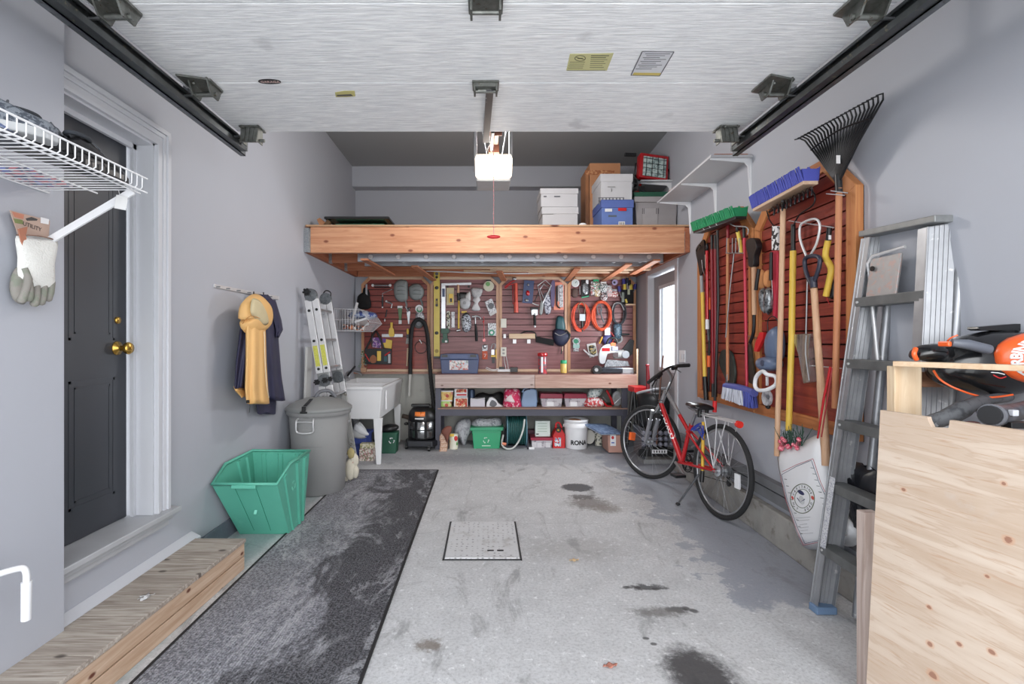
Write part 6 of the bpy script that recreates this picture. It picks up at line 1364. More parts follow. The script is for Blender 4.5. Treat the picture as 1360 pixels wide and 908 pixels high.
w = W('B', 'blue_folder', 'grey-blue flat folder lying on the small cardboard box', 'folder', 806, 566, 5.70, 0); b = B(); b.box((0, .16, -.055), (.32, .36, .014), (8, 4, 22)); b.build('folder_cover', mat('folder_blue', (96, 116, 150), .5, c2=(130, 150, 180), vs=14), w.o)
b = B(); b.box((0, .16, -.069), (.30, .34, .012), (8, 4, 22)); b.build('folder_pages', mat('folder_pale', (176, 186, 204), .6), w.o)
# shop vacuum
sv = thing('shop_vacuum', 'black wet-dry vacuum with chrome drum and orange label on the floor', 'vacuum', (-.765, 6.02, 0))
B().lathe([(.155, .13), (.16, .14), (.16, .345), (.15, .35)], (0, 0, 0), 32).build('drum', mat('chrome_drum', (150, 152, 154), .22, .9), sv)
b = B()
for z in (.14, .24, .345): b.torus((0, 0, z), .162, .007, None, 32, 6)
b.build('drum_band', blackm, sv)
b = B()
for a in (200, 250, 290, 335): x, y = .166 * math.cos(math.radians(a)), .166 * math.sin(math.radians(a)); b.box((x, y, .245), (.03, .012, .22), (0, 0, a + 90))
b.build('drum_strut', blackm, sv)
B().lathe([(.175, .355), (.178, .39), (.165, .42), (.15, .455), (.12, .49), (.06, .505), (.001, .507)], (0, 0, 0), 32).build('motor_head', black, sv)
b = B(); b.box((-.02, -.02, .52), (.22, .07, .03)); b.box((.10, -.01, .49), (.03, .06, .06)); b.box((-.09, -.01, .50), (.03, .06, .05)); b.build('carry_handle', black, sv, bev=.006)
b = B(); b.grid(lambda u, v: (.166 * math.sin(-.45 + .75 * u), -(.166 + .004 - v * .022) * math.cos(-.45 + .75 * u), .405 + .05 * v), 12, 2); b.build('orange_label', mat('amber_label', (236, 130, 60), .4), sv, solid=.003)
b = B(); b.grid(lambda u, v: (.176 * math.sin(-.4 + .6 * u), -(.176 + .004 - v * .004) * math.cos(-.4 + .6 * u), .372 + .014 * v), 12, 2); b.build('white_label', white, sv, solid=.003)
b = B(); b.prism([(-.20, -.02), (-.16, -.16), (.14, -.19), (.19, -.1), (.2, .16), (-.18, .16)], .045, .115, axis='z'); b.build('base', mat('vac_base', (44, 46, 52), .45), sv, bev=.012)
for x, y in ((-.185, -.06), (.10, -.185), (.18, .12), (-.17, .13)):
    b = B(); b.cyl((x - .014, y, .026), (x + .014, y, .026), .026, n=16); b.box((x, y, .055), (.03, .03, .03)); b.build('caster', black, sv)
B().ell((-.19, -.04, .30), (.028, .03, .02), 10, 6).build('drum_latch', black, sv); B().cyl((-.17, -.06, .38), (-.22, -.10, .40), .028).build('inlet_port', mat('port_brown', (60, 50, 44), .4), sv)
b = B(); b.cyl((.19, -.02, .0), (.19, -.02, .30), .022); b.build('stored_wand', black, sv)
# loft contents
def bankbox(label, x0, y0, x1, y1, Y, dep, m, lidm, parts=()):
    w = W('B', 'storage_box', label, 'box', (x0 + x1) / 2, y1, Y, 0); h = y1 - y0
    w.rect('box_body', m, x0 + 1, y0 + h * .25, x1 - 1, y1, 0, -dep, bev=.003); w.rect('box_lid', lidm, x0, y0, x1, y0 + h * .3, .008, -dep - .008, bev=.003)
    return w
pz = lambda Y, z: CY - (z - HC) / Y * FP
bw = mat('banker_white', (196, 196, 200), .75, var=.04); lowy = lambda Y: pz(Y, 2.395)
w = bankbox('lower white file box at the left of the loft boxes', 717, 281, 764, lowy(5.1), 5.1, .36, bw, bw); w.tube('printed_line', greyp, [(720, 284), (735, 284)], .5, d=.009)
b = B()
w2 = bankbox('upper white file box stacked at the left of the loft boxes', 715, 257, 764, 280.5, 5.1, .36, bw, bw)
for x in (722, 736, 740): w2.rect('printed_mark', greyd, x, 260, x + 4, 261.5, .009, .0105, bev=0)
for q in (w, w2):
    b = B(); q.rect('hand_hole', blk, 0, 0, 1, 1) if False else None
w = bankbox('white file box with grid print stacked on the blue box', 791, 240, 832.5, 272.5, 4.95, .42, bw, bw)

for k in range(8): w.rect('grid_line', greyd, 795 + k * 4.6, 262.5, 796.6 + k * 4.6, 271.5, .0005, .002, bev=0)
for k in (262, 266.5): w.rect('grid_line', greyd, 794.5, k, 829, k + .8, .0005, .002, bev=0)
w.tube('cord_tie', greyp, [(812, 250, .01), (812, 254, .01)], .5); w.rect('printed_mark', greyp, 807, 247.5, 817, 248.6, .009, .0105, bev=0)
w = bankbox('blue printed file box at the bottom of the loft stack', 792, 273, 833.5, lowy(4.95), 4.95, .42, mat('box_blue', (98, 122, 184), .6), mat('box_blue2', (86, 106, 172), .6))
w.rect('red_patch', redp, 821, 276, 832, 280, .009, .0105, bev=0); w.rect('white_script', white, 803.5, 277, 813, 281, .009, .0105, bev=0); w.rect('barcode', white, 821.5, 294, 830, 300, .0005, .002, bev=0); w.rect('hand_slot', mat('olive_slot', (90, 100, 110), .6), 808, 285.5, 819, 288, .0005, .002, bev=0)
for k in range(3): w.rect('bar', black, 823 + k * 2.4, 295, 824 + k * 2.4, 300, .002, .003, bev=0)
w = W('B', 'cardboard_box', 'tall brown cardboard box behind the white file box on the loft', 'box', 797, lowy(5.35), 5.35, 0)
w.plate('box_body', cardb, [(777, lowy(5.35)), (816, lowy(5.35)), (816, 227), (777, 227)], 0, -.5, bev=.003); w.rect('tape_strip', mat('box_tape', (150, 100, 66), .4), 777.5, 226.6, 782, 300, .0005, .0015, bev=0); w.rect('torn_top', mat('box_torn', (150, 92, 60), .9, c2=(190, 140, 100), vs=20), 777, 226, 816, 232, .001, .003)
w = W('B', 'plastic_disc', 'small white round lid lying at the front of the loft', 'lid', 774, 300, 4.8, 0); w.ell('lid_dome', white, 774, 300, 6, 4.2, 4)
w = W('B', 'storage_tote', 'grey storage tote with dark green lid at the right of the loft', 'tote', 862.5, lowy(5.0), 5.0, 0)
w.plate('tote_body', mat('tote_grey', (150, 146, 148), .5), [(838, lowy(5.)), (888.5, lowy(5.)), (890, 275), (836, 275)], 0, -.4, bev=.01); w.rect('tote_rim', mat('tote_grey2', (160, 156, 158), .5), 834.5, 268.5, 891.5, 275.5, .012, -.41, bev=.004); w.plate('tote_lid', dgreen, [(835, 268.5), (886, 268.5), (878, 262), (834, 262.5)], .006, -.40, bev=.006)
w.rect('raised_panel', mat('tote_grey2', (160, 156, 158), .5), 853, 276.5, 873.5, 300, 0, .006, bev=.002)
for x in (853, 855, 871.5, 874): w.rect('clip_slot', mat('tote_dark', (90, 86, 90), .5), x, 276.5, x + .8, 284, .006, .0075, bev=0)
ap = thing('glass_panes', 'stack of dark-framed green glass panes lying at the left of the loft', 'glass panes', (-1.36, 4.86, 2.394))
b = B(); b.bb(-.17, .425, -.10, .62, .075, .084); b.build('upper_pane', mat('green_glass', (52, 84, 76), .15, c2=(40, 66, 60), vs=4), ap)
b = B(); b.bb(-.175, .43, -.115, -.10, .070, .090); b.bb(-.182, -.17, -.115, .62, .070, .088); b.bb(.425, .437, -.115, .62, .070, .088); b.build('pane_frame', black, ap)
b = B(); b.bb(-.05, .26, .02, .10, .0, .045); b.bb(-.10, .34, .3, .4, .0, .075); b.build('red_timber', fird, ap); b = B(); b.bb(-.12, .36, .04, .5, .048, .056); b.build('lower_pane', mat('green_glass2', (110, 170, 140), .2), ap)
w = W('B', 'wood_offcuts', 'small brown offcuts at the left end of the loft beam', 'offcuts', 427, 300, 4.8, 0)
for q in ([(422, 292), (426, 290), (434, 297), (432, 300), (425, 299)], [(430, 300), (436, 292), (440, 295), (437, 300)]): w.plate('offcut', cardb if q[0][0] < 430 else mat('offcut_dark', (110, 84, 60), .8), q, 0, -.06)
# white shelves on the right wall
def wshelf(label, y0, y1, z, dep, yb):
    t_ = thing('wall_shelf', label, 'shelf', (rw(y0), y0, z), 0); L_ = y1 - y0
    b = B(); b.prism([(0, 0), (.027 * L_, L_), (.027 * L_ - dep, L_), (-dep, 0)], 0, .016, axis='z'); b.build('board', mat('melamine', (196, 196, 200), .4, var=.02), t_, bev=.001)
    for y in yb:
        x = .027 * (y - 0); br = B()
        br.prism([(x - .001, -.30), (x - .001, -.002), (x - dep + .01, -.002), (x - dep + .012, -.010), (x - .05, -.030), (x - .024, -.055), (x - .008, -.29)], y - .004, y + .004, axis='y')
        br.box((x - .003, y, -.15), (.004, .022, .30)); br.box((x - dep / 2, y, -.003), (dep * .92, .022, .004))
        br.build('bracket', whitem, t_)
wshelf('long white shelf on brackets at the upper right wall', 3.52, 4.72, 2.60, .30, (.03, .60, 1.15))
wshelf('shorter white shelf higher up behind the loft boxes', 5.15, 5.95, 2.95, .33, (.05, .7))
t_ = thing('wood_plank', 'reddish wooden plank lying on the near end of the white shelf', 'board', (1.76, 3.56, 2.617)); B().bb(-.12, .12, 0, .9, 0, .02).build('plank', firx, t_)
# work lights on upper shelf
def worklight(label, loc, s, rz, tilt):
    t_ = thing('work_light', label, 'work light', loc, rz)
    T_ = Matrix.Translation((0, 0, .0))
    b = B(); b.box((0, 0, .15), (.30 * s, .10, .26 * s), (tilt, 6, 0)); b.build('housing', redm, t_, bev=.015)
    b = B(); b.box((0, -.055, .145), (.235 * s, .012, .20 * s), (tilt, 6, 0)); b.build('glass', mat('lamp_glass', (190, 206, 204), .15, c2=(120, 140, 140), vs=18), t_)
    b = B()
    for k in range(4): b.box((-.09 * s + k * .06 * s, -.068, .145), (.004, .004, .21 * s), (tilt, 6, 0)); b.box((0, -.068, .075 + k * .047 * s), (.24 * s, .004, .004), (tilt, 6, 0))
    b.build('wire_guard', blackm, t_)
    b = B(); b.tube([(-.17 * s, .0, .2), (-.19 * s, 0, .05), (-.12 * s, 0, .01), (.12 * s, 0, .01), (.19 * s, 0, .05), (.17 * s, 0, .15)], .009, 8); b.build('stand', blackm, t_)
    b = B(); b.box((-.22 * s, .02, .28 * s), (.12, .03, .03)); b.build('lift_handle', black, t_)
worklight('red halogen work light with wire guard on the high white shelf', (1.76, 5.25, 2.966), 1.05, .1, -6)
w = W('B', 'clamp_light', 'black wire-caged lamp hanging off the end of the high shelf', 'work light', 838, 250, 5.25, 0)
w.ell('lamp_body', blk, 842, 240, 5, 9, 4, d=-.02)
k_ = w.scale(838, 250, 0); b = B(); c = w.L(838, 246, .02)
for a in range(8): an = a * math.pi / 4; b.tube([c + Vector((.02 * math.cos(an), .02 * math.sin(an), .10)), c + Vector((.065 * math.cos(an), .065 * math.sin(an), .05)), c + Vector((.07 * math.cos(an), .07 * math.sin(an), -.06)), c + Vector((.02 * math.cos(an), .02 * math.sin(an), -.12))], .003, 5, sm=3)
for z in (.05, 0, -.05): b.torus(c + Vector((0, 0, z)), .069, .003, None, 16, 5)
b.build('wire_cage', mat('cage_wire', (96, 100, 102), .4, .5), w.o); w.ell('bulb', white, 838, 247, 3.5, 6, 3, d=.02); w.tube('red_arm', redm, [(845, 258, 0), (849, 250, 0), (852, 236, 0)], 1.8, sm=3); w.ell('red_clamp', redm, 846, 257, 4.5, 4, 2, d=.02); w.rect('perforated_bracket', blk, 848, 247, 856, 254, .02, .03)
# ------------------------------------------------------------------ tools on the right wall (photo pixels, hung from slat hooks)
def rt(name, label, cat, at, parts, d=.05, group=None): return mk('R', name, label, cat, at, parts, d=d, group=group)
def pole(pn, m, p, r, d=None): return ('t', pn, m, p, r) if d is None else ('t', pn, m, p, r, d)
rt('pruning_pole', 'yellow and black long-reach pruner pole, farthest left on the right wall', 'pruner', (934, 330), [
    pole('yellow_shaft', yellow, [(933, 388), (936, 500)], 2.5, .06), pole('grey_collar', greyp, [(931.5, 366), (932.5, 390)], 2.4, .06), pole('lower_grip', blk, [(936, 500), (938, 531)], 3.2, .06),
    ('s', 'cutting_head', blackm, [(925, 332), (931, 322), (936, 320), (936, 352), (931, 366), (928, 350)], (.06, .075)), ('t', 'hook_blade', blackm, [(930, 326), (926, 330), (925, 334)], [1.2, 1, .4], .09, 3), pole('pull_rod', white, [(931, 447), (928.5, 528)], 1.1, .03), ('t', 'rope', steel, [(932, 345), (934, 360), (938, 368)], .4, .09, 3)])
rt('red_handled_lopper', 'short red pole with white printed sleeve at the far end of the right wall', 'pole', (940, 330), [pole('shaft', redm, [(939, 333), (939.5, 430)], 2.1, .09), pole('printed_sleeve', mat('sleeve_cream', (206, 190, 176), .6), [(938.5, 338), (938.8, 356)], 2.25, .09), pole('white_collar', white, [(939.5, 424), (939.5, 437)], 2.5, .09), ('e', 'head', blackm, (939, 328, 2.6, 5, 2), .09), pole('tip', greyd, [(940, 437), (941, 452)], .8, .09)])
rt('snow_brush', 'black pole with two orange bands behind the red poles', 'snow brush', (942, 400), [pole('shaft', blk, [(943, 396), (941, 530)], 1.7, .03), pole('upper_orange_band', orange, [(943, 395), (943, 411)], 2.3, .032), pole('lower_orange_band', orange, [(941.5, 472), (941.5, 487)], 2.6, .032)])
for x0, x1, lb in ((945.5, 947, 'maroon fibreglass pole, left of the touching pair'), (950, 950.5, 'maroon fibreglass pole, right of the touching pair')):
    rt('maroon_pole', lb, 'pole', (x0, 330), [pole('shaft', maroon, [(x0, 331), (x1, 509)], 2.3, .07), pole('black_socket', blk, [(x0, 312), (x0, 332)], 2.0, .07), pole('black_foot', blk, [(x1, 509), (x1, 527)], 2.2, .07)], group='maroon poles')
w = rt('green_push_broom', 'green-bristled push broom hanging head up with a black pole and red tip', 'broom', (955, 292), [pole('black_pole', blk, [(953, 306), (954, 400), (949.5, 533)], 1.9, .14), pole('red_tip', redp, [(949.5, 532), (949, 547)], 2.9, .14)], d=.12)
def brush(w, pts_top, m, wood_m, ht, dm, th, wood_h=.02):
    """broom head: long block along the wall with a bristle mass above, given by two end pixels"""
    a, c = w.L(*pts_top[0], dm), w.L(*pts_top[1], dm); n = 60; b = B(); rr = random.Random(3)
    b.add([a + Vector((0, -th, 0)), c + Vector((0, -th, 0)), c + Vector((0, th, 0)), a + Vector((0, th, 0)), a + Vector((0, -th * 1.3, ht * .8)), c + Vector((0, -th * 1.3, ht * .8)), c + Vector((0, th * 1.3, ht * .8)), a + Vector((0, th * 1.3, ht * .8))], [(0, 3, 2, 1), (4, 5, 6, 7), (0, 1, 5, 4), (1, 2, 6, 5), (2, 3, 7, 6), (3, 0, 4, 7)])
    for i in range(n * 3):
        t = (i // 3 + rr.random()) / n; s = (-1.15, 0, 1.1)[i % 3]; p = a.lerp(c, min(1, t)) + Vector((0, th * s, 0)); q = p + Vector((rr.uniform(-.003, .003) - ht * .12, th * .45 * s, ht * rr.uniform(.95, 1.02)))
        b.tube([p, q], [.0055, .0035], 4)
    b.build('bristles', m, w.o)
    B().add([v + Vector((0, s * th * 1.15, z)) for v in (a, c) for s in (-1, 1) for z in (-wood_h, .004)], [(0, 1, 3, 2), (4, 6, 7, 5), (0, 4, 5, 1), (2, 3, 7, 6), (0, 2, 6, 4), (1, 5, 7, 3)]).build('broom_block', wood_m, w.o, bev=.004)
    return w
brush(w, ((927, 307), (984, 287)), bgreen, blk, .075, .14, .035)
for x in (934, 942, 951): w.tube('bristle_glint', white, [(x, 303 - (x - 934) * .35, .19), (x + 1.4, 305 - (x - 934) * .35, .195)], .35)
rt('garden_spade', 'brown-handled garden spade hanging blade down with a dark oval blade', 'spade', (967, 300), [pole('handle', tanw, [(967, 312), (966, 400), (966.5, 505)], 2.1, .07), ('t', 'grip', maroon, [(966.5, 298), (967, 316)], 2.2, .08), ('s', 'blade', mat('blade_patina', (74, 84, 80), .4, .5, var=.3, vs=20), [(958, 468), (963, 464), (972, 468), (977, 490), (976, 508), (969, 513), (963, 500), (956, 482)], (.03, .045)), ('t', 'wire_whisk', steel, [(966, 497), (963, 512), (960, 528)], .5, .09), ('t', 'wire_whisk', steel, [(966, 497), (966, 512), (965, 528)], .5, .09)])
w = rt('garden_fork', 'small chrome garden fork hanging tines up', 'fork', (975, 335), [('t', 'shaft', steel, [(975, 337), (970, 380), (964, 448)], .9, .12), ('t', 'crossbar', steel, [(964, 336), (987, 336)], .8, .12)])
for x in (965, 972.5, 977, 981.5): w.tube('tine', steel, [(x, 336, .12), (x + .5, 316, .13)], .6)
rt('yellow_hand_hoe', 'yellow curved hand hoe between the chrome fork and raspberry broom', 'hoe', (980, 310), [('t', 'yellow_handle', mat('lemon', (214, 190, 84), .45), [(980, 308), (982.5, 320), (984.5, 336)], 2.6, .09, 3), ('t', 'wood_arm', pinex, [(970, 296), (977, 291), (987, 290)], 1.3, .11, 3), ('t', 'wire_hook', greyp, [(968, 296), (976, 300), (990, 301), (994, 305), (993, 311)], .7, .12, 3), ('e', 'black_joint', blk, (979, 304, 2.6, 4.5, 2), .1)])
w = rt('raspberry_broom', 'raspberry-handled broom hanging with white and blue bristles at the bottom', 'broom', (990, 300), [pole('handle', pinkr, [(988.5, 315), (990, 400), (992, 514)], 1.9, .08), pole('black_socket', blk, [(988, 300), (988.5, 316)], 2.1, .08)])
b = B(); rr = random.Random(9); a, c = w.L(965, 514, .10), w.L(1000, 521, .10)
for i in range(240):
    t = rr.random(); p = a.lerp(c, t) + Vector((0, rr.uniform(-.03, .03), 0)); q = p + Vector((rr.uniform(-.01, .02) + .04 * (t - .5), rr.uniform(-.012, .012), -.085 - .02 * t)); b.tube([p, q], [.006, .004], 4, mi=0 if t < .78 else 1)
b.build('bristles', [mat('bristle_white', (196, 200, 212), .8), mat('bristle_blue', (70, 80, 160), .7)], w.o)
B().tube([a + Vector((-.01, 0, .005)), a.lerp(c, .5) + Vector((0, 0, .012)), c + Vector((.02, 0, -.002))], .026, 8, sm=3, flat=1.1).build('broom_cap', mat('cap_blue', (88, 96, 168), .5), w.o)
rt('round_shovel', 'long wood-handled shovel with a black grip and rusty dark blade', 'shovel', (1003, 330), [('s', 'd_grip', blk, [(994.5, 322), (1000, 316), (1006, 318), (1008.5, 328), (1005, 340), (1004, 353), (998, 353), (997, 340)], (.05, .09)), pole('wood_shaft', ash, [(1001, 352), (1002, 418)], 3.2, .07), ('t', 'steel_neck', blackm, [(1001.5, 416), (1001, 440), (996, 455)], 2.2, .07, 3), ('p', 'blade', mat('blade_rust', (70, 64, 54), .6, .4, var=.4, vs=24), [(989.5, 460), (997, 456), (1003, 500), (1004.5, 512), (996, 508), (992, 490)], (.055, .07))], d=.06)
rt('hand_pruner', 'black-gripped hand pruner with tan leather holster beside the shovel', 'pruner', (1007, 365), [('t', 'grip', blk, [(1008, 357), (1004, 385)], 2.4, .11), ('l', 'left_loop', mat('suede_tan', (196, 134, 84), .8), [(1010, 360), (1014, 359), (1016, 366), (1014, 382), (1010, 382)], .06, .03), ('l', 'right_loop', mat('suede_tan', (196, 134, 84), .8), [(1018, 360), (1023, 360), (1024, 370), (1021, 382), (1017, 378)], .06, .03)])
rt('foil_mitts', 'silver grey pair of crumpled gloves hanging under the tan loops', 'gloves', (1017, 392), [('l', 'left_mitt', mat('foil', (150, 154, 158), .3, .6, bump=.8, bs=40, c2=(60, 62, 66), vs=18), [(1011, 385), (1016, 383), (1018, 398), (1016, 416), (1012, 408)], .06, .03), ('l', 'right_mitt', mat('foil', (150, 154, 158), .3, .6), [(1018, 384), (1024, 384), (1025, 404), (1021, 418), (1017, 410)], .07, .03)])
rt('red_clip', 'small red hand tool hanging above the blue trimmer', 'hand tool', (1012, 450), [('p', 'red_handle', redp, [(1011, 441), (1016, 441), (1015, 450), (1007, 467), (1003, 466), (1005, 455)], (.06, .08)), ('t', 'steel_pin', steel, [(994, 446), (1006, 449)], .7, .06)])
rt('red_grip_shears', 'dark grip tool with a tapering raspberry handle and printed label', 'shears', (1028, 310), [('p', 'red_blade', pinkr, [(1027, 333), (1035, 333), (1034, 380), (1031, 423), (1028.5, 420), (1028, 385)], (.04, .06)), ('r', 'label', speck('grip_label', [(220, 220, 222), (40, 40, 44)], 45), (1028, 300, 1036, 332), (.06, .09)), ('t', 'black_handle', blk, [(1024.5, 335), (1024, 372)], [2.2, 2.6], .08), ('t', 'trigger_wire', steel, [(1025, 372), (1026, 395), (1022, 404)], .6, .08, 2), ('t', 'upper_wire', blackm, [(1018, 278), (1022, 292), (1028, 300)], .8, .09, 2)])
w = rt('string_trimmer', 'blue-grey electric string trimmer with a white ring guard hanging low', 'trimmer', (1022, 450), [('l', 'handle_body', mat('trimmer_blue', (92, 106, 132), .4), [(1020, 452), (1026, 436), (1034, 434), (1038, 450), (1036, 480), (1022, 480)], .08, .05), ('l', 'motor', mat('trimmer_blue', (92, 106, 132), .4), [(1008, 482), (1014, 474), (1030, 474), (1036, 484), (1030, 492), (1014, 492)], .10, .06),
    ('d', 'motor_vent', mat('trimmer_dark', (62, 70, 90), .5), (1013, 482, 4.2), (.155, .16)), ('t', 'grip_ridge', mat('trimmer_dark', (62, 70, 90), .5), [(1020, 452), (1019, 470)], 2.4, .1), ('t', 'lower_shaft', white, [(1019, 500), (1019, 512)], 2.0, .09), ('d', 'spool_disc', mat('spool_white', (190, 190, 194), .5, c2=(150, 150, 156), vs=20), (1021, 528, 10.5), (.09, .11)), ('d', 'spool_hub', greyd, (1021, 527, 2.6), (.11, .12)), ('e', 'spool_foot', blk, (1020, 540, 4, 3, 3), .09), ('t', 'hang_loop', blk, [(1020, 440), (1020, 425), (1027, 420), (1034, 428), (1034, 440)], .7, .09, 4)], d=.07)
w.tube('ring_guard', white, [(1003, 512, .15), (1005, 500, .15), (1013, 493, .15), (1019, 497, .15), (1030, 500, .12), (1031, 510, .12), (1020, 517, .14), (1008, 518, .15)], 2.6, sm=4, closed=True)
w = rt('blue_push_broom', 'blue-bristled push broom hanging head up on a long pale wooden pole', 'broom', (1037, 265), [pole('pale_pole', ash, [(1040, 278), (1037.5, 400), (1034, 520), (1031.5, 605)], 3.5, .15), pole('socket', blk, [(1040, 266), (1040, 280)], 2.4, .15)], d=.14)
brush(w, ((1008, 277), (1077, 240)), mat('brush_blue', (76, 84, 176), .7, bump=.4, bs=200), palex, .08, .15, .035, .018)
rt('bow_rake', 'yellow-handled bow rake with black tines hanging head up', 'rake', (1053, 285), [pole('yellow_handle', yellow, [(1053.5, 333), (1051.5, 450), (1047.5, 572)], 4.0, .08), pole('black_sleeve', blk, [(1053.5, 298), (1053.5, 335)], 3.0, .08), ('t', 'bow', blackm, [(1054, 300), (1062, 285), (1080, 272), (1082, 258), (1072, 251), (1052, 260), (1040, 268), (1030, 278)], 1.0, .10, 4)])
w = W('R', 'cultivator_head', 'row of black curved rake tines under the blue push broom', 'rake', 1055, 268, d=.08)
w.tube('head_bar', blackm, [(1022, 281, .11), (1077, 252, .11)], 1.6)
for i in range(10):
    x = 1024 + i * 5.6; y = 280 - i * 2.95; w.tube('tine', blackm, [(x, y, .11), (x + 3, y - 5, .15), (x + 5, y - 1, .19), (x + 4, y + 6, .20)], [1.4, 1.3, 1.1, .7], sm=3)
rt('snow_scoop', 'chrome metal scoop with a thin silver rod hanging on the nearer panel', 'scoop', (1071, 440), [pole('rod', steel, [(1072.5, 362), (1070.5, 445)], 1.2, .05), ('p', 'scoop_body', mat('scoop_metal', (190, 190, 188), .22, .8, c2=(120, 120, 116), vs=5, stretch=(3, 3, .6)), [(1055, 444), (1081, 443), (1078, 462), (1080, 507), (1071, 509), (1064, 470)], (.04, .075)), ('t', 'scoop_rib', steel, [(1071, 445), (1070, 470), (1075, 505)], 1.0, .085, 2)], d=.045)
rt('d_handle_shovel', 'ash shovel shaft with a black D grip and chrome loop above', 'shovel', (1078, 345), [('t', 'chrome_loop', aluw, [(1071, 340), (1063, 318), (1063, 300), (1072, 293), (1084, 291), (1089, 300), (1085, 322), (1077, 338)], 1.6, .12, 5), ('t', 'd_grip', mat('grip_navy', (40, 42, 58), .4), [(1078, 378), (1071, 362), (1069, 345), (1077, 340), (1088, 342), (1088, 355), (1081, 375)], 2.9, .13, 4), pole('socket', mat('grip_navy', (40, 42, 58), .4), [(1080, 368), (1081, 382)], 4.6, .13), ('t', 'wood_shaft', ash, [(1081, 380), (1085, 440), (1091, 520), (1098, 618)], [4.2, 4.4, 5.2, 5.8], .12, 4)], d=.1)
rt('bent_yellow_handle', 'short bent yellow handle with black top hanging between shovel and leaf rake', 'tool', (1100, 300), [('t', 'handle', yellow, [(1100, 319), (1096.5, 340), (1104, 356), (1101, 375), (1097, 393)], 4.0, .08, 3), ('t', 'black_top', blk, [(1102, 300), (1100, 320)], 3.2, .08), ('l', 'dark_blade', black, [(1103, 378), (1108, 372), (1110, 392), (1106, 397), (1101, 394)], .03, .02), ('r', 'tag', white, (1101, 312, 1104, 318), (.105, .11)), ('t', 'red_cord', redm, [(1097, 394), (1099, 398), (1102, 404)], .5, .08, 2)])
# leaf rake
w = W('R', 'leaf_rake', 'large black fan leaf rake hanging head up on a tan wooden handle', 'rake', 1113, 250, d=.10)
w.tube('handle', tanw, [(1114.5, 250, .11), (1112, 400, .11), (1109, 542, .11)], 4.0, n=12)
w.tube('ferrule', black, [(1113, 232, .11), (1114.5, 256, .11)], 4.4, n=12)
root = w.L(1113, 240, .11); n = 22; b = B(); bt = B()
tipL, tipR = w.L(1066, 183, .13), w.L(1178, 123, .13)
for i in range(n):
    t = i / (n - 1); tip = tipL.lerp(tipR, t); m_ = (tip - root); start = root + Vector(((t - .5) * .03, 0, 0))
    mid = root + m_ * .5; up = m_.normalized()
    b.tube([start, mid + Vector((0, -.004, 0)), tip - up * .03, tip + Vector((-.006, -.012, 0)), tip + Vector((-.016, -.035, -.004))], [.0058, .0055, .0048, .0042, .003], 5)
    b.mi[-1] = 0
b.build('tines', blackm, w.o)
e0, e1 = w.L(1113 - 22, 212, .12), w.L(1113 + 24, 193, .12); B().prism([(root.x - .018, root.z), (root.x + .018, root.z), (e1.x, e1.z), ((e0.x + e1.x) / 2, (e0.z + e1.z) / 2 + .012), (e0.x, e0.z)], root.y - .006, root.y + .002).build('fan_web', mat('web_green_black', (26, 34, 34), .35), w.o, bev=.001)
p0, p1, p2 = root.lerp(tipL, .70), root.lerp((tipL + tipR) / 2, .80), root.lerp(tipR, .74); B().tube([p0 + Vector((0, -.008, 0)), p1 + Vector((0, -.008, 0)), p2 + Vector((0, -.008, 0))], .0045, 6, sm=5).build('cross_band', blackm, w.o)
w.rect('label', white, 1111, 206, 1116, 217, .128, .130, bev=0)
rt('red_stick', 'thin red double rod leaning in front of the shovel shaft', 'rod', (1095, 530), [pole('front_rod', redm, [(1103, 487), (1094, 530), (1086, 582)], [1.8, 1.6, 1.2], .20), pole('rear_rod', mat('red_dull', (150, 50, 50), .5), [(1105, 489), (1098, 535), (1091, 580)], [1.0, 1.0, .9], .19)], d=.18)
w = rt('hook_rail', 'steel double hook bracket holding the leaf rake', 'hook', (1115, 257), [pole('upper_prong', hookm, [(1104, 253), (1126, 256)], .7, .13), pole('lower_prong', hookm, [(1098, 257), (1122, 259)], .7, .14)], d=.03)
w = rt('hook_rail', 'long steel hook bracket below the rake tines on the nearer panel', 'hook', (1070, 295), [pole('upper_prong', hookm, [(1048, 293), (1108, 302)], .7, .10)], d=.03)
w = rt('hook_rail', 'steel hook bracket low on the nearer panel behind the red rods', 'hook', (1088, 487), [pole('upper_prong', hookm, [(1075, 485), (1118, 489)], .7, .06)], d=.02)
# ------------------------------------------------------------------ bag of wrapping things hung in front of the curb
bg_ = W('R', 'white_paper_sack', 'white printed sack with round fisherman logo and striped border leaning behind the ladder', 'bag', 1080, 725, d=.10)
sackm = mat('sack_white', (226, 227, 230), .5, var=.03, bump=.5, bs=12)
so = [(1033, 596), (1060, 590), (1087, 577), (1095, 592), (1104, 640), (1122, 680), (1140, 713), (1100, 728), (1067, 726), (1052, 690), (1038, 640)]
sackb = pillow(bg_, 'sack_body', sackm, so, .12, .04)
from mathutils.bvhtree import BVHTree
sbv = BVHTree.FromPolygons([v.co for v in sackb.data.vertices], [tuple(p.vertices) for p in sackb.data.polygons])
def onsack(px, py, up=.0015):
    p, q = bg_.L(px, py, .5), bg_.L(px, py, 0); h = sbv.ray_cast(p, (q - p).normalized())
    return (h[0] if h[0] is not None else bg_.L(px, py, .13)) - (q - p).normalized() * up
def onpath(pts, r, name, m, closed=False):
    P = []
    for i in range(len(pts) - (0 if closed else 1)):
        a, c = pts[i], pts[(i + 1) % len(pts)]; n = max(2, int(math.hypot(c[0] - a[0], c[1] - a[1]) / 4))
        for k in range(n): P.append(onsack(a[0] + (c[0] - a[0]) * k / n, a[1] + (c[1] - a[1]) * k / n))
    if not closed: P.append(onsack(*pts[-1]))
    return B().tube(P, r, 5, closed).build(name, m, sackb)
pillow(bg_, 'rear_fold', sackm, [(1085, 580), (1096, 592), (1118, 650), (1141, 715), (1120, 724), (1100, 700)], .08, .05)
fd = .178
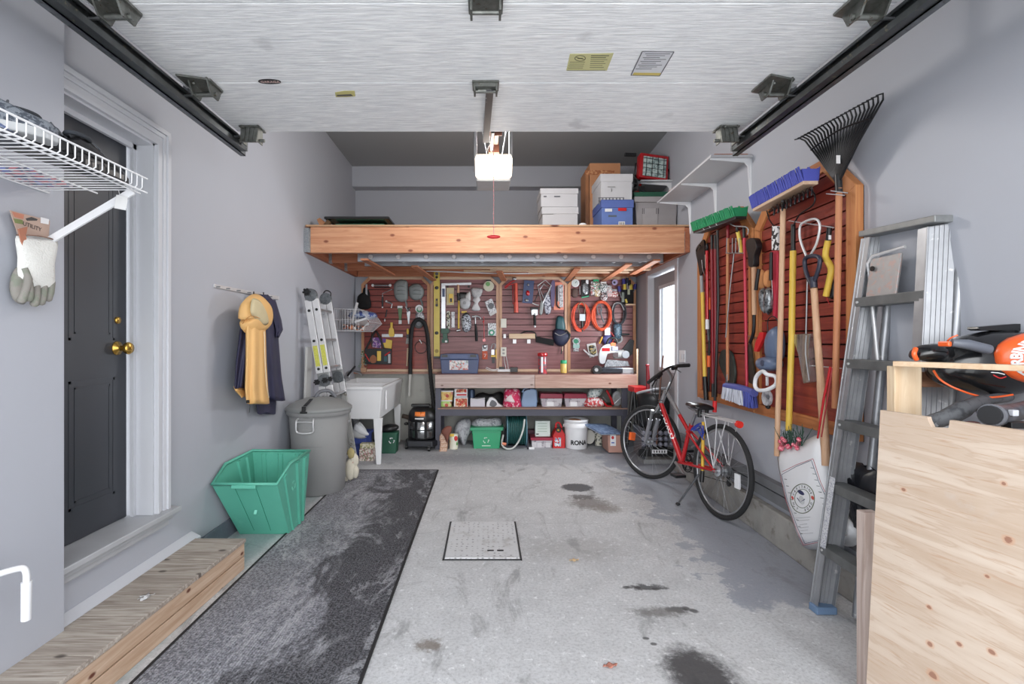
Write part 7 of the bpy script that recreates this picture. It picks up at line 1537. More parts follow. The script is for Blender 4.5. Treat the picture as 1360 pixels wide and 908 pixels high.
def sl(name, m, pts, r, d=fd): bg_.tube(name, m, [(p[0], p[1], d) for p in pts], r, n=5)
stm_r, stm_b = mat('stripe_red', (176, 36, 64), .5), mat('stripe_navy', (40, 44, 90), .5)
bl = [(1034, 628), (1058, 617), (1081, 609)]
import bpy as _b
def border(dx, m):
    onpath([(1036 + dx, 628 + dx), (1058, 617 + dx), (1080 - dx, 609 + dx), (1090 - dx, 640), (1101 - dx, 664), (1112, 690), (1124 - dx, 711 - dx), (1092, 719 - dx), (1067 + dx, 724 - dx), (1057 + dx, 700), (1044 + dx, 665)], .0012, 'border_stripe', m, True)
border(0, stm_r); border(2.2, stm_b)
lg = mat('logo_green', (100, 108, 84), .5); black_ink = mat('ink_black', (40, 42, 44), .5)
cxl, cyl_ = 1066, 662
def ring(rx, ry, r, name, m): onpath([(cxl + rx * math.cos(a * math.tau / 28), cyl_ + ry * math.sin(a * math.tau / 28)) for a in range(28)], r, name, m, True)
ring(16, 19.5, .0022, 'logo_ring', lg); ring(10.2, 12.4, .0016, 'logo_inner_ring', lg)
def arc_text(body, k_, a0, a1, size, flip=False):
    for i, ch in enumerate(body):
        if ch == ' ': continue
        a = a0 + (a1 - a0) * i / (len(body) - 1); rad = math.radians(a)
        t_ = text(ch, size, black_ink, sackb, onsack(cxl + 16 * k_ * math.cos(rad), cyl_ - 19.5 * k_ * math.sin(rad), .003), ext=.0004, name='logo_letter')
        t_.rotation_euler = (math.pi / 2, -math.radians(a - 90) if not flip else -math.radians(a + 90), 0)
arc_text('CAPITAINE', .8, 158, 28, .019); arc_text('M.T. BORD', .82, 205, 335, .019, True)
def blob(px, py, rx, ry, name, m): B().ell(onsack(px, py, 0), (rx * .0062, .0022, ry * .0045), 14, 8).build(name, m, sackb)
blob(1064, 654, 5, 2.6, 'cap_emblem', stm_b); blob(1065, 664, 4, 5, 'face_emblem', mat('emblem_skin', (196, 198, 200), .5))
onpath([(1059, 661), (1063, 667), (1069, 663)], .002, 'beard_line', stm_b)
for x in (1053, 1079.5): blob(x, 661, 2.2, 2.2, 'red_band', mat('band_red', (200, 80, 70), .5))
for x, y, q in ((1056, 688, 20), (1059, 691.5, 16), (1062, 697, 10), (1062, 701, 12), (1063, 705, 10), (1064, 709, 16)): onpath([(x, y), (x + q, y - 1.5)], .0008, 'printed_line', greyp)
for i in range(9): onpath([(1042 + i * 2.6, 636 + i * 9), (1045 + i * 2.6, 636.5 + i * 9)], .0015, 'side_mark', black_ink)
for i in range(8): onpath([(1077 + i * 2.6, 621 + i * 8), (1081 + i * 2.6, 621.5 + i * 8)], .0013, 'side_mark', black_ink)
w = W('R', 'artificial_flowers', 'pink artificial flowers and green needles poking out of the white sack', 'artificial flowers', 1052, 590, d=.14)
b = B()
for i in range(26): b.ell(w.L(U(1036, 1062), U(583, 596), U(.10, .17)), (U(.008, .016),) * 3, 7, 5, jit=.2)
b.build('blossoms', mat('blossom_pink', (200, 70, 96), .7, c2=(230, 150, 160), vs=60), w.o)
b = B()
for i in range(70):
    p = w.L(U(1040, 1066), 592, U(.08, .15)); b.tube([p, p + Vector((U(-.06, .07), U(-.04, .03), U(.05, .12)))], .0015, 4)
b.build('needles', mat('needle_green', (50, 84, 70), .7), w.o)
w = W('R', 'black_garbage_bag', 'black plastic bag bundled behind the stepladder', 'bag', 1140, 700, d=.08); pillow(w, 'bag_body', mat('bag_black', (24, 25, 32), .35, bump=1, bs=14), jit=.009, outl=[(1130, 620), (1150, 618), (1175, 640), (1185, 700), (1160, 718), (1138, 700), (1128, 660)], dm=.09, th=.05)

# ------------------------------------------------------------------ stepladder leaning folded on the right wall
sl_ = thing('stepladder', 'paint-spotted aluminium stepladder folded and leaning against the right wall', 'ladder', (1.60, 2.15, 0))
def T3(x, y, z): return Vector((x - 1.60, y - 2.15, z))
ft = T3(1.84, 2.36, 1.79); fb_ = T3(1.615, 2.40, .0); nt = T3(1.835, 2.00, 1.765); nb = T3(1.60, 1.83, .0)
def channel(name, p, q, wv, dv, m, web=.003, lip=.022):
    """C channel from p to q, width vector wv, depth vector dv"""
    b = B(); w2 = wv / 2
    def slab(o, u, v):
        vs = [a + o + s * u / 2 + t * v / 2 for a in (p, q) for s in (-1, 1) for t in (-1, 1)]
        b.add(vs, [(0, 1, 3, 2), (4, 6, 7, 5), (0, 4, 5, 1), (2, 3, 7, 6), (0, 2, 6, 4), (1, 5, 7, 3)])
    un = wv.normalized(); dn = dv.normalized()
    slab(Vector(), wv, dn * web); slab(w2 + dn * lip / 2, un * .003, dn * lip); slab(-w2 + dn * lip / 2, un * .003, dn * lip)
    for k in (-.5, -.15, .2, .55): slab(w2 * k - dn * .003, un * .004, dn * .004); slab(w2 * k + dn * .003, un * .004, dn * .004)
    return b.build(name, m, sl_)
lad = mat('ladder_alu', (168, 170, 174), .42, .65, var=.14, vs=14, c2=(200, 200, 200), th=(.62, .7))
upf = (ft - fb_).normalized(); upn = (nt - nb).normalized()
inx = Vector((-1, .12, .12)).normalized()      # ladder face normal (towards the room)
side = Vector((0, -1, 0))
channel('front_rail', fb_ + Vector((0, .0, 0)), ft, Vector((.085, -.03, .01)), side, lad)
channel('front_rail', nb, nt, Vector((.085, -.03, .01)), -side, lad)
fl = B()
for p, q, s in ((fb_, ft, 1), (nb, nt, -1)):
    o = Vector((-.042, .014, -.005)); fl.cyl(p + o, q + o, .0045, n=6)
    vs = [a + o + Vector((0, -.0, 0)) * 1 + Vector((x_, y_ * s, 0)) for a in (p, q) for x_, y_ in ((0, 0), (0, -.048), (.004, -.048), (.004, 0))]
    fl.add(vs, [(0, 1, 2, 3), (4, 7, 6, 5), (0, 4, 5, 1), (1, 5, 6, 2), (2, 6, 7, 3), (3, 7, 4, 0)])
fl.build('rail_flange', lad, sl_)
stepm = mat('step_grey', (120, 122, 122), .5, .5, var=.25, vs=14)
for z in (.30, .60, .90, 1.19, 1.48):
    a = fb_.lerp(ft, z / 1.79); c = nb.lerp(nt, z / 1.765); c = c.lerp(a, .04); b = B()
    for o, h in ((0, .045),):
        d = Vector((-.045, 0, 0)); e = Vector((.03, 0, 0)); hh = Vector((0, 0, .022)); vs = [a + d - hh, a + e - hh, a + e + hh, a + d + hh, c + d - hh, c + e - hh, c + e + hh, c + d + hh]
        b.add(vs, [(0, 1, 2, 3), (4, 7, 6, 5), (0, 4, 5, 1), (1, 5, 6, 2), (2, 6, 7, 3), (3, 7, 4, 0)])
    b.build('step', stepm, sl_, bev=.003)
    b = B()
    b.cyl(a + Vector((-.05, -.02, .0)), a + Vector((-.04, -.02, 0)), .006, n=8); b.build('step_rivet', aluw, sl_)
cp = B(); a, c = ft + Vector((-.055, .02, .005)), nt + Vector((-.055, -.03, .005)); e = Vector((.10, 0, 0)); h = Vector((0, 0, .028))
cp.add([a, a + e, a + e + h, a + h, c, c + e, c + e + h, c + h], [(0, 1, 2, 3), (4, 7, 6, 5), (0, 4, 5, 1), (1, 5, 6, 2), (2, 6, 7, 3), (3, 7, 4, 0)]); cp.build('top_cap', alud, sl_, bev=.004)
off = Vector((.075, -.02, 0))
for p, q in ((fb_ + Vector((.1, -.1, .02)), ft + Vector((.055, -.06, 0))), (nb + Vector((.1, .08, .02)), nt + Vector((.055, -.035, 0)))):
    b = B(); b.cyl(p, q, .018, n=8); b.build('rear_rail', lad, sl_)
b = B(); b.tube([T3(1.80, 2.33, 1.58), T3(1.79, 2.33, 1.66), T3(1.79, 2.30, 1.69), T3(1.79, 2.12, 1.70)], .007, 8); b.tube([T3(1.80, 2.33, 1.6), T3(1.80, 2.28, 1.2)], .008, 8); b.build('spreader_bar', aluw, sl_)
b = B(); b.box(T3(1.785, 2.23, 1.58), (.012, .17, .20), (0, 8, 0)); b.build('pail_shelf', mat('paint_spotted', (160, 158, 158), .5, .4, c2=(172, 150, 144), vs=26, th=(.5, .6)), sl_, bev=.004)
b = B()
for z in (1.53, 1.63): b.cyl(T3(1.775, 2.285, z), T3(1.78, 2.285, z), .012, n=12)
b.build('shelf_hole', black, sl_)
for p in (fb_, nb): b = B(); b.box(p + Vector((0, -.02, .018)), (.10, .06, .035)); b.build('rubber_foot', mat('foot_blue', (110, 136, 168), .6), sl_, bev=.006)
b = B(); q = fb_.lerp(ft, .27) + Vector((-.05, -.028, 0)); z_ = (ft - fb_).normalized(); vs = [q + Vector((0, s * .018, 0)) + z_ * t for t in (-.17, .17) for s in (-1, 1)]; b.add(vs + [v + Vector((-.0015, 0, 0)) for v in vs], [(0, 1, 3, 2), (4, 6, 7, 5), (0, 4, 5, 1), (1, 5, 7, 3), (3, 7, 6, 2), (2, 6, 4, 0)]); b.build('instruction_sticker', speck('sticker_print', [(190, 192, 196), (200, 202, 204), (150, 152, 166), (196, 196, 200)], 240), sl_)

# ------------------------------------------------------------------ plywood, frame, blower (right foreground)
ply = NT('plywood'); v = ply.mapp((1, .8, 8))
n1 = ply.noise(v, 2.4, 6, .5, .5); n2 = ply.noise(ply.mapp((1, .8, 14)), 9, 5, .6, .4)
o = ply.mix(ply.ramp(n1, .3, .7), col((206, 190, 174)), col((186, 164, 144)))
o = ply.mix(ply.math('MULTIPLY', ply.ramp(ply.math('ABSOLUTE', ply.math('SUBTRACT', n1, .5)), .03, .0), .3), o, col((166, 136, 112)))
o = ply.mix(ply.math('MULTIPLY', ply.ramp(n2, .55, .68), .6), o, col((178, 146, 120)))
o = ply.mix(ply.math('MULTIPLY', ply.ramp(ply.noise(ply.mapp(), 4, 6, .6), .62, .72), .3), o, col((190, 190, 190)))
sx_ = ply.n.new('ShaderNodeSeparateXYZ'); ply.l.new(ply.tc.outputs['Object'], sx_.inputs[0])
def knot(y, z, r, c=(140, 96, 78)):
    global o
    dy = ply.math('DIVIDE', ply.math('SUBTRACT', sx_.outputs[1], y), r); dz = ply.math('DIVIDE', ply.math('SUBTRACT', sx_.outputs[2], z), r * .8)
    dd = ply.math('ADD', ply.math('SQRT', ply.math('ADD', ply.math('MULTIPLY', dy, dy), ply.math('MULTIPLY', dz, dz))), ply.math('MULTIPLY', ply.math('SUBTRACT', n2, .5), 1.2))
    o = ply.mix(ply.math('MULTIPLY', ply.ramp(dd, 1.5, .9), .55), o, col((196, 150, 120))); o = ply.mix(ply.math('MULTIPLY', ply.ramp(dd, .85, .6), .8), o, col(c))
# sheet stands along y, origin at far bottom corner; y negative towards camera
def ply_at(px, py):
    # intersect view ray with the sheet plane x = 1.296 + .054*(z/1.06) + (1.7 - y)*.17
    u, vv = (px - CX) / FP, (CY - py) / FP
    # x = u*y ; z = HC + vv*y
    y = (1.296 + .051 * HC + 1.7 * .17) / (u - .051 * vv + .17); return y - 1.7, HC + vv * y
for kx, ky, kr in ((1200, 650, .009), (1333, 642, .008), (1339, 717, .013), (1311, 765, .007), (1234, 806, .008), (1235, 855, .011), (1317, 865, .010), (1239, 896, .016), (1274, 855, .009)):
    knot(*ply_at(kx, ky), kr)
ply.l.new(o, ply.b.inputs['Base Color']); ply.b.inputs['Roughness'].default_value = .6; ply.bump(n1, .1, .003)
pw = thing('plywood_sheet', 'knotty pale plywood sheet with a notched top leaning at the right foreground', 'plywood', (1.296, 1.70, 0))
def pq(dy, z): return Vector((.051 * z + -dy * .17, dy, z))
zt = lambda dy: ply_at(1172, 546)[1]
b = B(); H_ = 1.062
ny0, nz0 = ply_at(1233, 552); ny1, nz1 = ply_at(1261, 565)
out = [(0, 0), (-1.25, 0), (-1.25, H_), (ny1, H_), (ny1 + .002, H_ - .024), (ny0 - .01, H_ - .030), (ny0, H_ - .012), (ny0 + .004, H_), (0, H_)]
n_ = len(out); vs = [pq(*q) for q in out] + [pq(*q) + Vector((.016, .003, 0)) for q in out]
b.add(vs, [tuple(range(n_)), tuple(range(n_, 2 * n_))[::-1]] + [(i, n_ + i, n_ + (i + 1) % n_, (i + 1) % n_) for i in range(n_)])
b.build('sheet', ply.m, pw)
tag(B().bb(1.395, 1.452, 1.83, 1.87, 0, .665).build('rough_post', wood('grey_post', (200, 184, 176), (168, 148, 138), 'z', .8, ks=1.5), bev=.002), 'rough grey-pink upright board standing behind the plywood edge', 'board')
fr = thing('pine_rack', 'pale pine stud rack with a flat top rail behind the plywood', 'rack', (1.60, 1.86, 0))
rl0, rl1 = Vector((1.437, 1.755, 0)), Vector((1.66, 1.30, 0)); fo = Vector((1.60, 1.86, 0)); wn = Vector((.04, .02, 0)); vs = []
for z in (1.209, 1.227): vs += [q - fo + o_ + Vector((0, 0, z)) for q, o_ in ((rl0, Vector()), (rl0, wn), (rl1, wn), (rl1, Vector()))]
b = B(); b.add(vs, [(0, 3, 2, 1), (4, 5, 6, 7), (0, 1, 5, 4), (1, 2, 6, 5), (2, 3, 7, 6), (3, 0, 4, 7)]); b.build('top_rail', pinex, fr, bev=.002)
px0 = px3(1188, 500, 1.77)
B().bb(px0.x - 1.60, px0.x - 1.60 + .098, -.09, -.055, .95, 1.208).build('corner_stud', pine, fr, bev=.002)
B().bb(-.08, .22, -.05, -.02, 1.13, 1.185).build('cross_stretcher', wood('brown_stretcher', (150, 108, 84), (120, 84, 62), 'x', knots=False), fr, bev=.002)
b = B(); b.bb(.10, .13, -.40, -.36, .0, 1.1); b.build('rear_stud', pine, fr)
sh = B(); sh.bb(-.02, .26, -.62, -.02, .80, .82); sh.build('lower_shelf', pinex, fr)
# leaf blower: built from pixels at depth 1.72 (resting on the lower stretcher, leaning to the wall)
lb = W('B', 'leaf_blower', 'black and orange leaf blower lettered TURBINE resting behind the pine rail', 'leaf blower', 1300, 525, 1.735, 0)
bk_ = mat('blower_black', (22, 23, 25), .22, coat=.3); og = mat('blower_orange', (232, 98, 44), .3, coat=.3)
def loft(name, m, rows, d0=0, n=28, parent=None):
    """rows: (px, py_top, py_bottom, halfdepth)"""
    b = B(); vs = []
    for x, yt, yb, hd in rows:
        p, q = lb.L(x, yt, d0), lb.L(x, yb, d0); c = (p + q) / 2; h = (p - q).length / 2
        for i in range(n):
            a = math.tau * i / n; vs.append(c + Vector((0, -hd * math.cos(a), h * math.sin(a))))
    k = len(rows)
    b.add(vs, [(j * n + i, j * n + (i + 1) % n, (j + 1) * n + (i + 1) % n, (j + 1) * n + i) for j in range(k - 1) for i in range(n)] + [tuple(range(n)), tuple(range((k - 1) * n, k * n))], True)
    return b.build(name, m, parent or lb.o)
loft('blower_body', bk_, [(1238, 486, 494, .02), (1244, 474, 506, .05), (1258, 458, 514, .07), (1280, 446, 521, .09), (1305, 440, 526, .10), (1330, 438, 526, .10), (1350, 440, 522, .10), (1372, 446, 512, .09)])
lb.ell('orange_volute', og, 1379, 475, 59, 34.5, 24, d=.09)
lb.ell('volute_lip', bk_, 1381, 475, 61, 36, 20, d=.077)
loft('intake_nose', bk_, [(1213, 466, 477, .02), (1217, 462, 478, .03), (1226, 458, 479, .04), (1238, 456, 481, .045), (1252, 456, 484, .045)])
lb.tube('nozzle_ring', og, [(1216, 463, .02), (1214, 470, .03), (1217, 477, .02)], 3.0, sm=3); lb.rect('orange_switch', og, 1252, 453, 1257.5, 460, .05, .09, bev=.004)
lb.tube('handle_sleeve', mat('sleeve_slate', (96, 100, 110), .4), [(1264, 455, .085), (1285, 457, .10), (1313, 464, .095)], [5, 6.5, 6.5], n=14); lb.tube('orange_trim', og, [(1240, 492, .03), (1250, 505, .055), (1275, 518, .085), (1310, 527.5, .09), (1345, 524, .08)], 1.3, sm=5)
lb.tube('upper_trim', og, [(1256, 456, .05), (1262, 449, .07), (1272, 445, .08)], 1.0, sm=3)
lb.plate('top_fin', bk_, [(1291, 437), (1292, 434), (1340, 430), (1372, 430), (1372, 440), (1296, 439)], -.02, .02)
def tw(v): return v
tx = text('TURBINE', .030, mat('decal_white', (226, 228, 230), .4), lb.o, lb.L(1330.5, 470, .128), (90, 0, 0), name='turbine_lettering', ext=.0008, bold=.0012, sx=1.0)
for v_ in tx.data.vertices:
    x_, y_ = v_.co.x, v_.co.y
    # wrap along the volute edge: text runs upward along an arc
    ang = math.radians(180) - x_ / .062; r_ = .80 + y_ / .13
    v_.co = Vector((.140 * r_ * math.cos(ang), .084 * r_ * math.sin(ang), .061 * math.sqrt(max(0, 1 - r_ * r_)) + .003 + v_.co.z))
tx.location = lb.L(1379, 475, .09)
ad = B(); c = lb.L(1361, 512, -.06)
lb.tube('logo_swoosh', redp, [(1318, 497, .085), (1328, 502, .092), (1336, 500, .095)], .8, sm=3); lb.tube('logo_line', white, [(1314, 494, .085), (1326, 495, .098), (1334, 497, .098)], .7)
nz = W('B', 'vacuum_tube', 'dusty dark grey blower tube lying across behind the top of the plywood', 'tube', 1290, 560, 1.61, 0)
nz.tube('tube_body', mat('dusty_tube', (92, 94, 98), .6, c2=(60, 62, 66), vs=14), [(1236, 561, 0), (1262, 552, .02), (1285, 540, .0), (1310, 531, -.05), (1340, 527, -.1)], [10, 11, 9, 7, 6], n=18, sm=4)
nz.tube('tube_mouth', mat('tube_dust', (130, 132, 134), .7), [(1234, 559, .0), (1238, 562, .0)], [10.5, 11], n=18)
n2_ = W('B', 'blower_nozzle', 'dark grey blower nozzle fitting with open mouth beside the dusty tube', 'nozzle', 1330, 560, 1.47, 0)
n2_.tube('nozzle_body', mat('fitting_grey', (84, 86, 92), .45, c2=(56, 58, 64), vs=14), [(1318, 552, .05), (1335, 551, 0), (1352, 546, -.04), (1372, 540, -.08)], [14, 14, 12, 11], n=20)
n2_.tube('mouth_ring', mat('ring_grey', (104, 106, 112), .5), [(1316, 551, .055), (1319, 551, .05)], [14.8, 14.8], n=20); n2_.tube('mouth_dark', black, [(1313.8, 551, .06), (1316.5, 551, .055)], [12.5, 12.5], n=20)
n2_.rect('white_clip', mat('clip_white', (190, 192, 198), .4), 1342, 544, 1350, 552, .06, .075); n2_.rect('dark_clip', black, 1336, 560, 1366, 568, .04, .07)
w = W('B', 'nozzle_adapter', 'small black socket piece between the blower tube and nozzle', 'adapter', 1306, 548, 1.56, 0); w.tube('adapter_body', black, [(1302, 548, 0), (1311, 547, 0)], 6, n=14); w.ell('red_debris', mat('debris_red', (110, 70, 66), .9), 1290, 562, 12, 3, 4)
# ------------------------------------------------------------------ things beside the bench: sawhorse bin, umbrella, crates
w = W('B', 'umbrella', 'dark red folded umbrella leaning by the windowed door', 'umbrella', 860, 515, 5.5, 0); w.tube('canopy_roll', maroon, [(860, 486, 0), (860.5, 500, 0), (861, 560, .03)], [2.2, 2.6, 2.2]); w.ell('umbrella_cap', maroon, 860, 485, 3, 1.6, 2)
w = W('B', 'wooden_stick', 'thin brown stick leaning by the windowed door', 'stick', 879, 500, 5.3, 0); w.tube('stick', mat('brown_stick', (96, 66, 56), .7), [(881, 472, -.05), (877, 510, .0), (872, 590, .1)], 1.2)
w = W('B', 'garbage_bin', 'black bin lined with a clear bag behind the bicycle', 'bin', 868, 590, 5.35, -.1); w.lathe('bin_body', mat('bin_black', (32, 33, 36), .35), 869, [(17, 592), (22, 530), (23, 522), (20, 520)], -.2); w.tube('liner_rim', mat('liner', (170, 172, 178), .3), [(846, 522, -.1), (858, 519, .0), (875, 516, .02), (892, 514, -.05)], 1.6, sm=4)
w = W('B', 'sawhorse', 'red-topped black folding sawhorse at the end of the bench', 'sawhorse', 845, 516, 5.62, 0); w.rect('red_top', redp, 838, 512.5, 858, 520, 0, -.25, bev=.006)
for a_, c_ in (((840, 520), (833, 590)), ((856, 520), (862, 588)), ((842, 520), (846, 580))): w.tube('leg', blk, [(a_[0], a_[1], -.02), (c_[0], c_[1], .02)], 2.4)
w = W('B', 'bottle_crate', 'black crate of bottles with white rim letters behind the front wheel', 'crate', 872, 612, 5.2, 0)
b = B(); 
w.rect('crate_front', black, 848, 596, 897, 606, 0, .01); w.plate('crate_side', mat('crate_grid', (70, 72, 78), .4), [(846, 566), (850, 566), (852, 606), (847, 604)], -.02, -.3); w.rect('crate_back', black, 850, 566, 896, 600, -.30, -.31)
b = B()
for i in range(6):
    for j in range(3): b.ell(w.L(855 + i * 7.4, 575 + j * 7.5, -.02 - j * .0), (.026, .03, .026), 10, 7)
b.build('bottle_base', mat('bottle_grey', (120, 122, 136), .2), w.o)
w.rect('rim_label', white, 866, 597, 886, 602, .011, .013, bev=0)
for k in range(5): w.rect('rim_letter', black, 868 + k * 3.5, 598, 869.6 + k * 3.5, 601, .013, .014, bev=0)
w.plate('wicker_box', mat('wicker', (150, 150, 150), .8, bump=1, bs=40), [(850, 607), (896, 607), (894, 628), (852, 628)], -.05, -.28)
# ------------------------------------------------------------------ bicycle
bk = thing('bicycle', 'red and silver hybrid bicycle with a rear rack standing by the right wall', 'bicycle', (1.62, 4.15, 0))
O = Vector((1.62, 4.15, 0))
def Q(px, py, Y): return px3(px, py, Y) - O
RH = Vector((1.728, 3.646, .343)) - O; FH = Vector((1.545, 4.70, .343)) - O
lean = math.radians(4)
def axis_of(dirxy):    # wheel axle direction, leaning right
    d = Vector((dirxy[0], dirxy[1], 0)).normalized(); r = Vector((d.y, -d.x, 0)); return (r * math.cos(lean) - Vector((0, 0, 1)) * math.sin(lean)).normalized(), d
def wheel(c, dirxy, rear):
    ax, d = axis_of(dirxy); z = Vector((0, 0, 1)); up = ax.cross(d).normalized(); up = up if up.z > 0 else -up
    M = Matrix((d, up, ax)).transposed()
    P = B(); P.torus(c, .325, .018, M, 56, 10); w_ = P.build('tyre', mat('tyre', (36, 36, 38), .8, bump=.4, bs=140), bk)
    P = B(); P.torus(c, .301, .0085, M, 56, 8); P.build('rim', mat('rim_alu', (176, 178, 182), .3, .75), w_)
    P = B(); n = 32
    for i in range(n):
        a = math.tau * i / n; s = .024 * (1 if i % 2 else -1); a2 = a + (.45 if i % 4 < 2 else -.45)
        P.cyl(c + M @ Vector((.022 * math.cos(a2), .022 * math.sin(a2), s)), c + M @ Vector((.296 * math.cos(a), .296 * math.sin(a), 0)), .0011, n=4)
    sp = P.build('spokes', steel, w_); sp['kind'] = 'stuff'
    P = B(); P.cyl(c - ax * .045, c + ax * .045, .017, n=16); P.cyl(c - ax * .028, c - ax * .024, .03, n=18); P.cyl(c + ax * .024, c + ax * .028, .03, n=18); P.cyl(c - ax * .07, c + ax * .07, .005, n=8); P.build('hub', steel, w_)
    return w_, M, ax, d
fw, MF, axF, dF = wheel(FH, (-.555, .832), False)
rwh, MR, axR, dR = wheel(RH, (-.16, .987), True)
def part(name, m, segs, parent=None):
    b = B()
    for s in segs: b.tube(s[0], s[1], 12, sm=(s[2] if len(s) > 2 else 0))
    return b.build(name, m, parent or bk)
BB = Q(906, 613, 4.08); BB.z = .30; HT = Q(884.5, 519, 4.42); HB = Q(877.5, 537, 4.50); CR = Q(871, 548, 4.57); SC_ = Q(915, 573, 4.02); ST = Q(925, 545, 3.92)
sil = mat('bike_silver', (176, 178, 182), .25, .7); 
part('head_tube', sil, [((HT, HB), .021)])
dwn = part('down_tube', redm, [((HB + Vector((0, -.01, .01)), BB), [.021, .024])])
mid = HT.lerp(SC_, .62)
part('top_tube_front', sil, [((HT, HT.lerp(SC_, .35), mid), [.019, .018, .016])]); part('top_tube_rear', redm, [((mid, SC_), .016)])
part('seat_tube', redm, [((BB, SC_), .017), ((SC_, SC_.lerp(ST, .35)), .018)])
for s in (-1, 1):
    o = axR * (.055 * s)
    part('seat_stay', redm, [((SC_ + axR * .02 * s, RH + o), [.010, .008])]); part('chain_stay', redm, [((BB + axR * .03 * s, RH + o), [.012, .010])])
seat = part('seat_post', steel, [((SC_.lerp(ST, .2), ST + Vector((0, 0, -.005))), .0135)])
# saddle
b = B(); rows = []
sd = dR; sr = axR.normalized(); base = ST + Vector((0, 0, .01))
for t, w_, h in ((-.13, .055, .02), (-.125, .085, .035), (-.07, .095, .04), (0, .06, .036), (.06, .032, .03), (.12, .024, .026), (.145, .010, .014)):
    rows += [base + sd * t + sr * (w_ * math.cos(a)) + Vector((0, 0, .02 + h * math.sin(a) * (1 if math.sin(a) > 0 else .35))) for a in [math.tau * i / 14 for i in range(14)]]
b.add(rows, [(j * 14 + i, j * 14 + (i + 1) % 14, (j + 1) * 14 + (i + 1) % 14, (j + 1) * 14 + i) for j in range(6) for i in range(14)] + [tuple(range(14)), tuple(range(84, 98))], True)
sad = b.build('saddle', mat('saddle_black', (26, 26, 28), .3), bk, sub=1)
part('saddle_rails', steel, [((base + sd * -.08 + sr * .025, base + Vector((0, 0, -.015)) + sr * .02, base + sd * .1 + sr * .01), .004, 4), ((base + sd * -.08 - sr * .025, base + Vector((0, 0, -.015)) - sr * .02, base + sd * .1 - sr * .01), .004, 4)], sad)
b = B(); 
for k in (-1, 1): b.lathe([(.016, -.06), (.018, -.04), (.014, -.02), (.018, 0)], base + sd * -.09 + sr * .03 * k + Vector((0, 0, .01)), 10)
b.build('saddle_spring', black, sad)
# fork and front end
ax = (CR - HT).normalized()
part('fork_crown', sil, [((HB, CR), .022), ((CR - axF * .055, CR + axF * .055), .017)])
for s in (-1, 1):
    a = CR + axF * .055 * s; e = FH + axF * .055 * s
    m1 = a.lerp(e, .22); m2 = a.lerp(e, .78)
    part('fork_stanchion', steel, [((a + (a - e).normalized() * .03, m1), .014)]); part('fork_leg', mat('fork_grey', (150, 152, 158), .35, .5), [((m1, m2, e), [.0205, .018, .012])])
b = B(); b.box(CR + Vector((0, -.03, -.02)), (.05, .03, .05)); b.build('front_brake', black, bk)
S1 = Q(890, 507, 4.40); S2 = Q(885, 489, 4.36)
stem_ = part('stem', steel, [((HT, Q(888, 511, 4.40), S1), .014), ((S1, Q(892, 500, 4.38), Q(886, 490, 4.36)), .013)])
HL = Q(859, 508, 4.10); HR = Q(914, 485, 4.50)
HL = Q(866, 504, 4.22); 
hb = part('handlebar', mat('bar_black', (40, 40, 44), .4, .3), [((HL, Q(874, 497, 4.28), Q(886, 489, 4.36), Q(896, 486, 4.42), HR), .0115, 5)])
part('right_grip', rubber, [((Q(899, 485.8, 4.44), HR + (HR - S2).normalized() * .01), [.0165, .0175])], hb); part('left_grip', rubber, [((HL + (HL - S2).normalized() * .06, Q(872, 499, 4.27)), [.0155, .015])], hb)
part('brake_lever', steel, [((Q(896, 489, 4.40), Q(901, 492, 4.42), Q(904, 494, 4.46)), .005, 3)], hb); part('brake_lever', blackm, [((Q(876, 500, 4.26), Q(870, 506, 4.22), Q(866, 513, 4.2)), .006, 3)], hb)
part('shifter', blackm, [((Q(893, 489, 4.39), Q(898, 488, 4.41)), .018), ((Q(874, 501, 4.26), Q(878, 496, 4.29)), .018)], hb)
part('control_cable', black, [((Q(872, 500, 4.25), Q(866, 515, 4.2), Q(870, 528, 4.3), Q(880, 532, 4.42)), .003, 5), ((Q(898, 490, 4.4), Q(893, 505, 4.3), Q(884, 525, 4.35)), .003, 5), ((Q(874, 500, 4.25), Q(870, 520, 4.22), Q(876, 540, 4.4), CR), .003, 5)])
# drivetrain
c = BB + axR * .045
b = B(); Mx = MR; b.torus(c, .075, .005, Mx, 32, 6); b.torus(c, .06, .004, Mx, 28, 6); b.cyl(c - axR * .004, c + axR * .004, .03, n=18)
for k in range(5): a = k * math.tau / 5; b.cyl(c, c + Mx @ Vector((.075 * math.cos(a), .075 * math.sin(a), 0)), .006, n=6)
b.build('chainring', blackm, bk)
cd = Mx @ Vector((-.60, -.3, 0)).normalized(); cl = c + axR * .02; 
cr1, cr2 = cl - cd * .16, BB - axR * .06 + cd * .16
part('crank_arm', steel, [((cl, cr1), [.011, .009])]); part('crank_arm', steel, [((BB - axR * .06, cr2), [.012, .009])])
for e, s in ((cr1, 1), (cr2, -1)): b = B(); b.box(e + axR * .055 * s, (.09, .085, .022), (0, 0, 10)); b.build('pedal', blackm, bk, bev=.004)
b = B(); h = RH + axR * .04
for i, r in enumerate((.05, .044, .038, .032)): b.cyl(h - axR * (.008 * i - .012), h - axR * (.008 * i - .016), r, n=24)
b.build('cassette', steel, bk)
e1 = c + Mx @ Vector((0, .073, 0)); e2 = h + Mx @ Vector((0, .04, 0)); e3 = c - Mx @ Vector((0, .073, 0)); dr = RH + axR * .05 + Vector((0, -.02, -.085)); 
b = B(); b.tube([e1, e2], .0035, 6); b.tube([e3, dr + Vector((0, .03, 0)), dr], .0035, 6); b.build('chain', mat('chain_dark', (60, 58, 56), .4, .8), bk)
